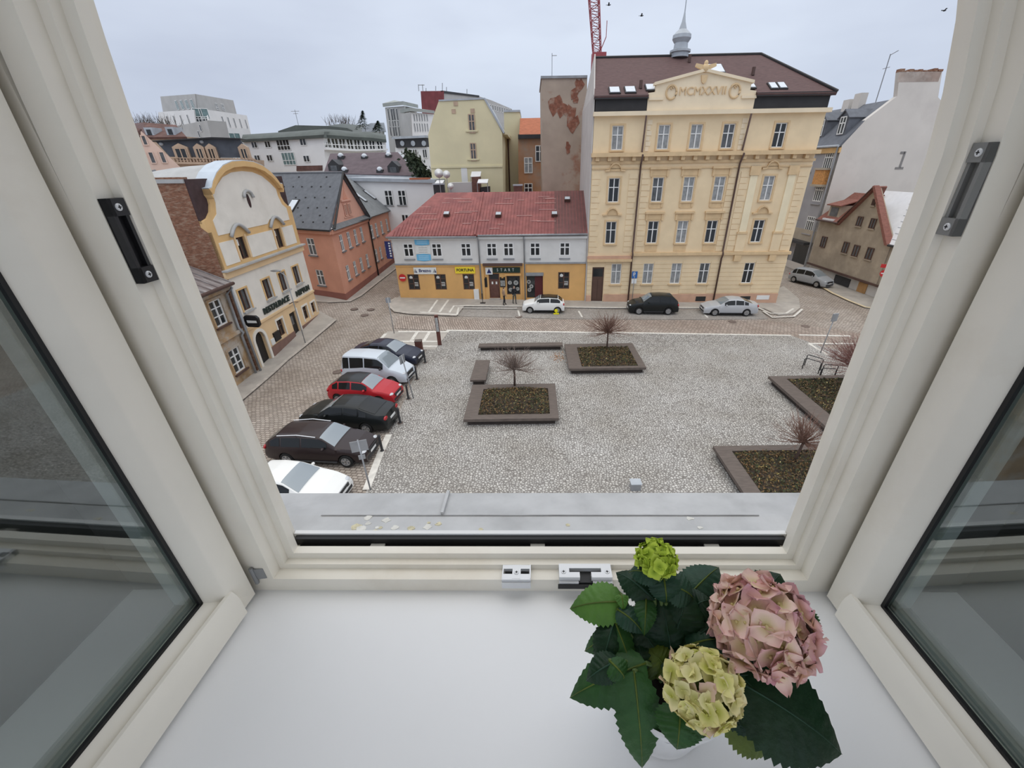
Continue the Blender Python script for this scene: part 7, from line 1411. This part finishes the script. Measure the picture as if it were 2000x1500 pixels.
def floret_mesh(name, R_, m, cup, wide, rn):
    b = MB()
    for q in range(4):
        a = q * math.pi / 2 + rn.uniform(-.12, .12); d = V((math.cos(a), math.sin(a), 0)); e = V((-math.sin(a), math.cos(a), 0)); vs = []; N, K = 5, 3; RR = R_ * rn.uniform(.85, 1.1); ph = rn.uniform(0, 6.28); cq = cup * rn.uniform(.5, 1.4)
        for i in range(N + 1):
            t = i / N; w_ = RR * wide * (math.sin(math.pi * (.08 + .86 * t ** .85))) * (1.0 if t < 1 else .55)
            for j in range(-K, K + 1):
                s_ = j / K; vs.append(d * RR * (t * (1 - .06 * s_ * s_) + .01) + e * w_ * s_ * .75 + Z * (cq * RR * t * t + .10 * RR * s_ * s_ * t + .05 * RR * math.sin(ph + s_ * 3 + t * 4) * t))
        w2 = 2 * K + 1; b.add(vs, [(i * w2 + j, i * w2 + j + 1, (i + 1) * w2 + j + 1, (i + 1) * w2 + j) for i in range(N) for j in range(2 * K)])
    b.ball((0, 0, R_ * .06), R_ * .10, R_ * .10, R_ * .09, 7, 4)
    return b.mesh(name, mat(m), True, 1.2)
def flower(px, py, z, rad_px, squash, n, mats_, fr_px, seed, label, minz=-.55, lean=(0, 0, 1), core='stem_green'):
    c = sp(px, py, z); k = (c - CAM).dot(FW) / FPX; R_ = rad_px * k; fr = fr_px * k; rn = random.Random(seed)
    b = MB(); b.ball(c, R_ * .72, R_ * .72, R_ * .72 * squash, 16, 10); h = b.build('flower_head', mat(core), pr_, True); h['label'] = label; hc = wloc(h)
    ms = [floret_mesh('floret', fr * rn.uniform(.9, 1.08), mats_[q % len(mats_)], rn.uniform(-.15, .32), rn.uniform(.62, .8), rn) for q in range(9)]
    ga = math.pi * (3 - 5 ** .5); lz = V(lean).normalized(); qz = Z.rotation_difference(lz)
    for i in range(n):
        zz = 1 - (i + .5) / n * (1 - minz); rr = math.sqrt(max(0, 1 - zz * zz)); a = i * ga; d = qz @ V((rr * math.cos(a), rr * math.sin(a), zz)); d = (d + V((rn.gauss(0, .07), rn.gauss(0, .07), rn.gauss(0, .07)))).normalized()
        p = c + V((d.x * R_ * .9, d.y * R_ * .9, d.z * R_ * squash * .9)) * rn.uniform(.9, 1.06)
        o = bpy.data.objects.new('floret', ms[rn.randrange(len(ms))]); COL.objects.link(o); o.parent = h; o.location = p - hc
        dd = (d + V((rn.gauss(0, .22), rn.gauss(0, .22), rn.gauss(0, .22)))).normalized(); o.rotation_mode = 'QUATERNION'; q = dd.to_track_quat('Z', 'Y'); from mathutils import Quaternion as Qn; o.rotation_quaternion = q @ Qn((0, 0, 1), rn.uniform(0, 6.28))
    b = MB(); b.tube([c - Z * R_ * .3, c.lerp(pt, .5) - Z * .01, V((lerp(pt.x, c.x, .12), lerp(pt.y, c.y, .12), pt.z - .003))], .0035, 7); b.build('flower_stem', mat('stem_green'), pr_, True)
flower(1487, 1220, -.405, 93, .82, 84, ['petal_pink', 'petal_rose', 'petal_pink', 'petal_pink', 'petal_rose'], 35, 5, 'large pale pink flower head', core='leaf_olive', minz=-.6)
flower(1371, 1344, -.425, 74, .92, 96, ['petal_cream', 'petal_lemon', 'petal_lemon', 'petal_cream', 'petal_lemon', 'petal_lemon', 'petal_lemon', 'petal_cream', 'petal_rose'], 22, 6, 'cream and lemon flower head', core='leaf_olive', minz=-.6)
flower(1281, 1090, -.375, 39, .55, 46, ['petal_lime'], 15, 7, 'small lime green flower head', core='leaf_light', minz=-.35)

# ------------------------------------------------------------------ birds over the roofs
for x, y, lb in ((1189, 10, 'tiny dark bird in the sky right of the crane'), (1253, 31, 'tiny dark bird between the crane and the turret spire'), (1844, 21, 'tiny dark bird high above the right party wall')):
    p = at(x, y, 58); r = root('bird', p, lb, 'bird', 'birds over the roofs'); b = MB(); b.ball(p, .16, .07, .06, 8, 5); b.ball(p + V((.17, 0, .03)), .05, .045, .045, 6, 4); b.prism([p + V((-.14, -.02, 0)), p + V((-.3, -.06, 0)), p + V((-.3, .06, 0)), p + V((-.14, .02, 0))], (0, 0, .015)); b.build('body', mat('coat_black'), r, True)
    for s_ in (-1, 1): b = MB(); b.prism([p + V((.07, s_ * .04, .03)), p + V((-.07, s_ * .04, .03)), p + V((-.1, s_ * .3, .14)), p + V((-.02, s_ * .42, .1)), p + V((.05, s_ * .25, .13))], (0, 0, .012)); b.build('wing', mat('coat_black'), r)
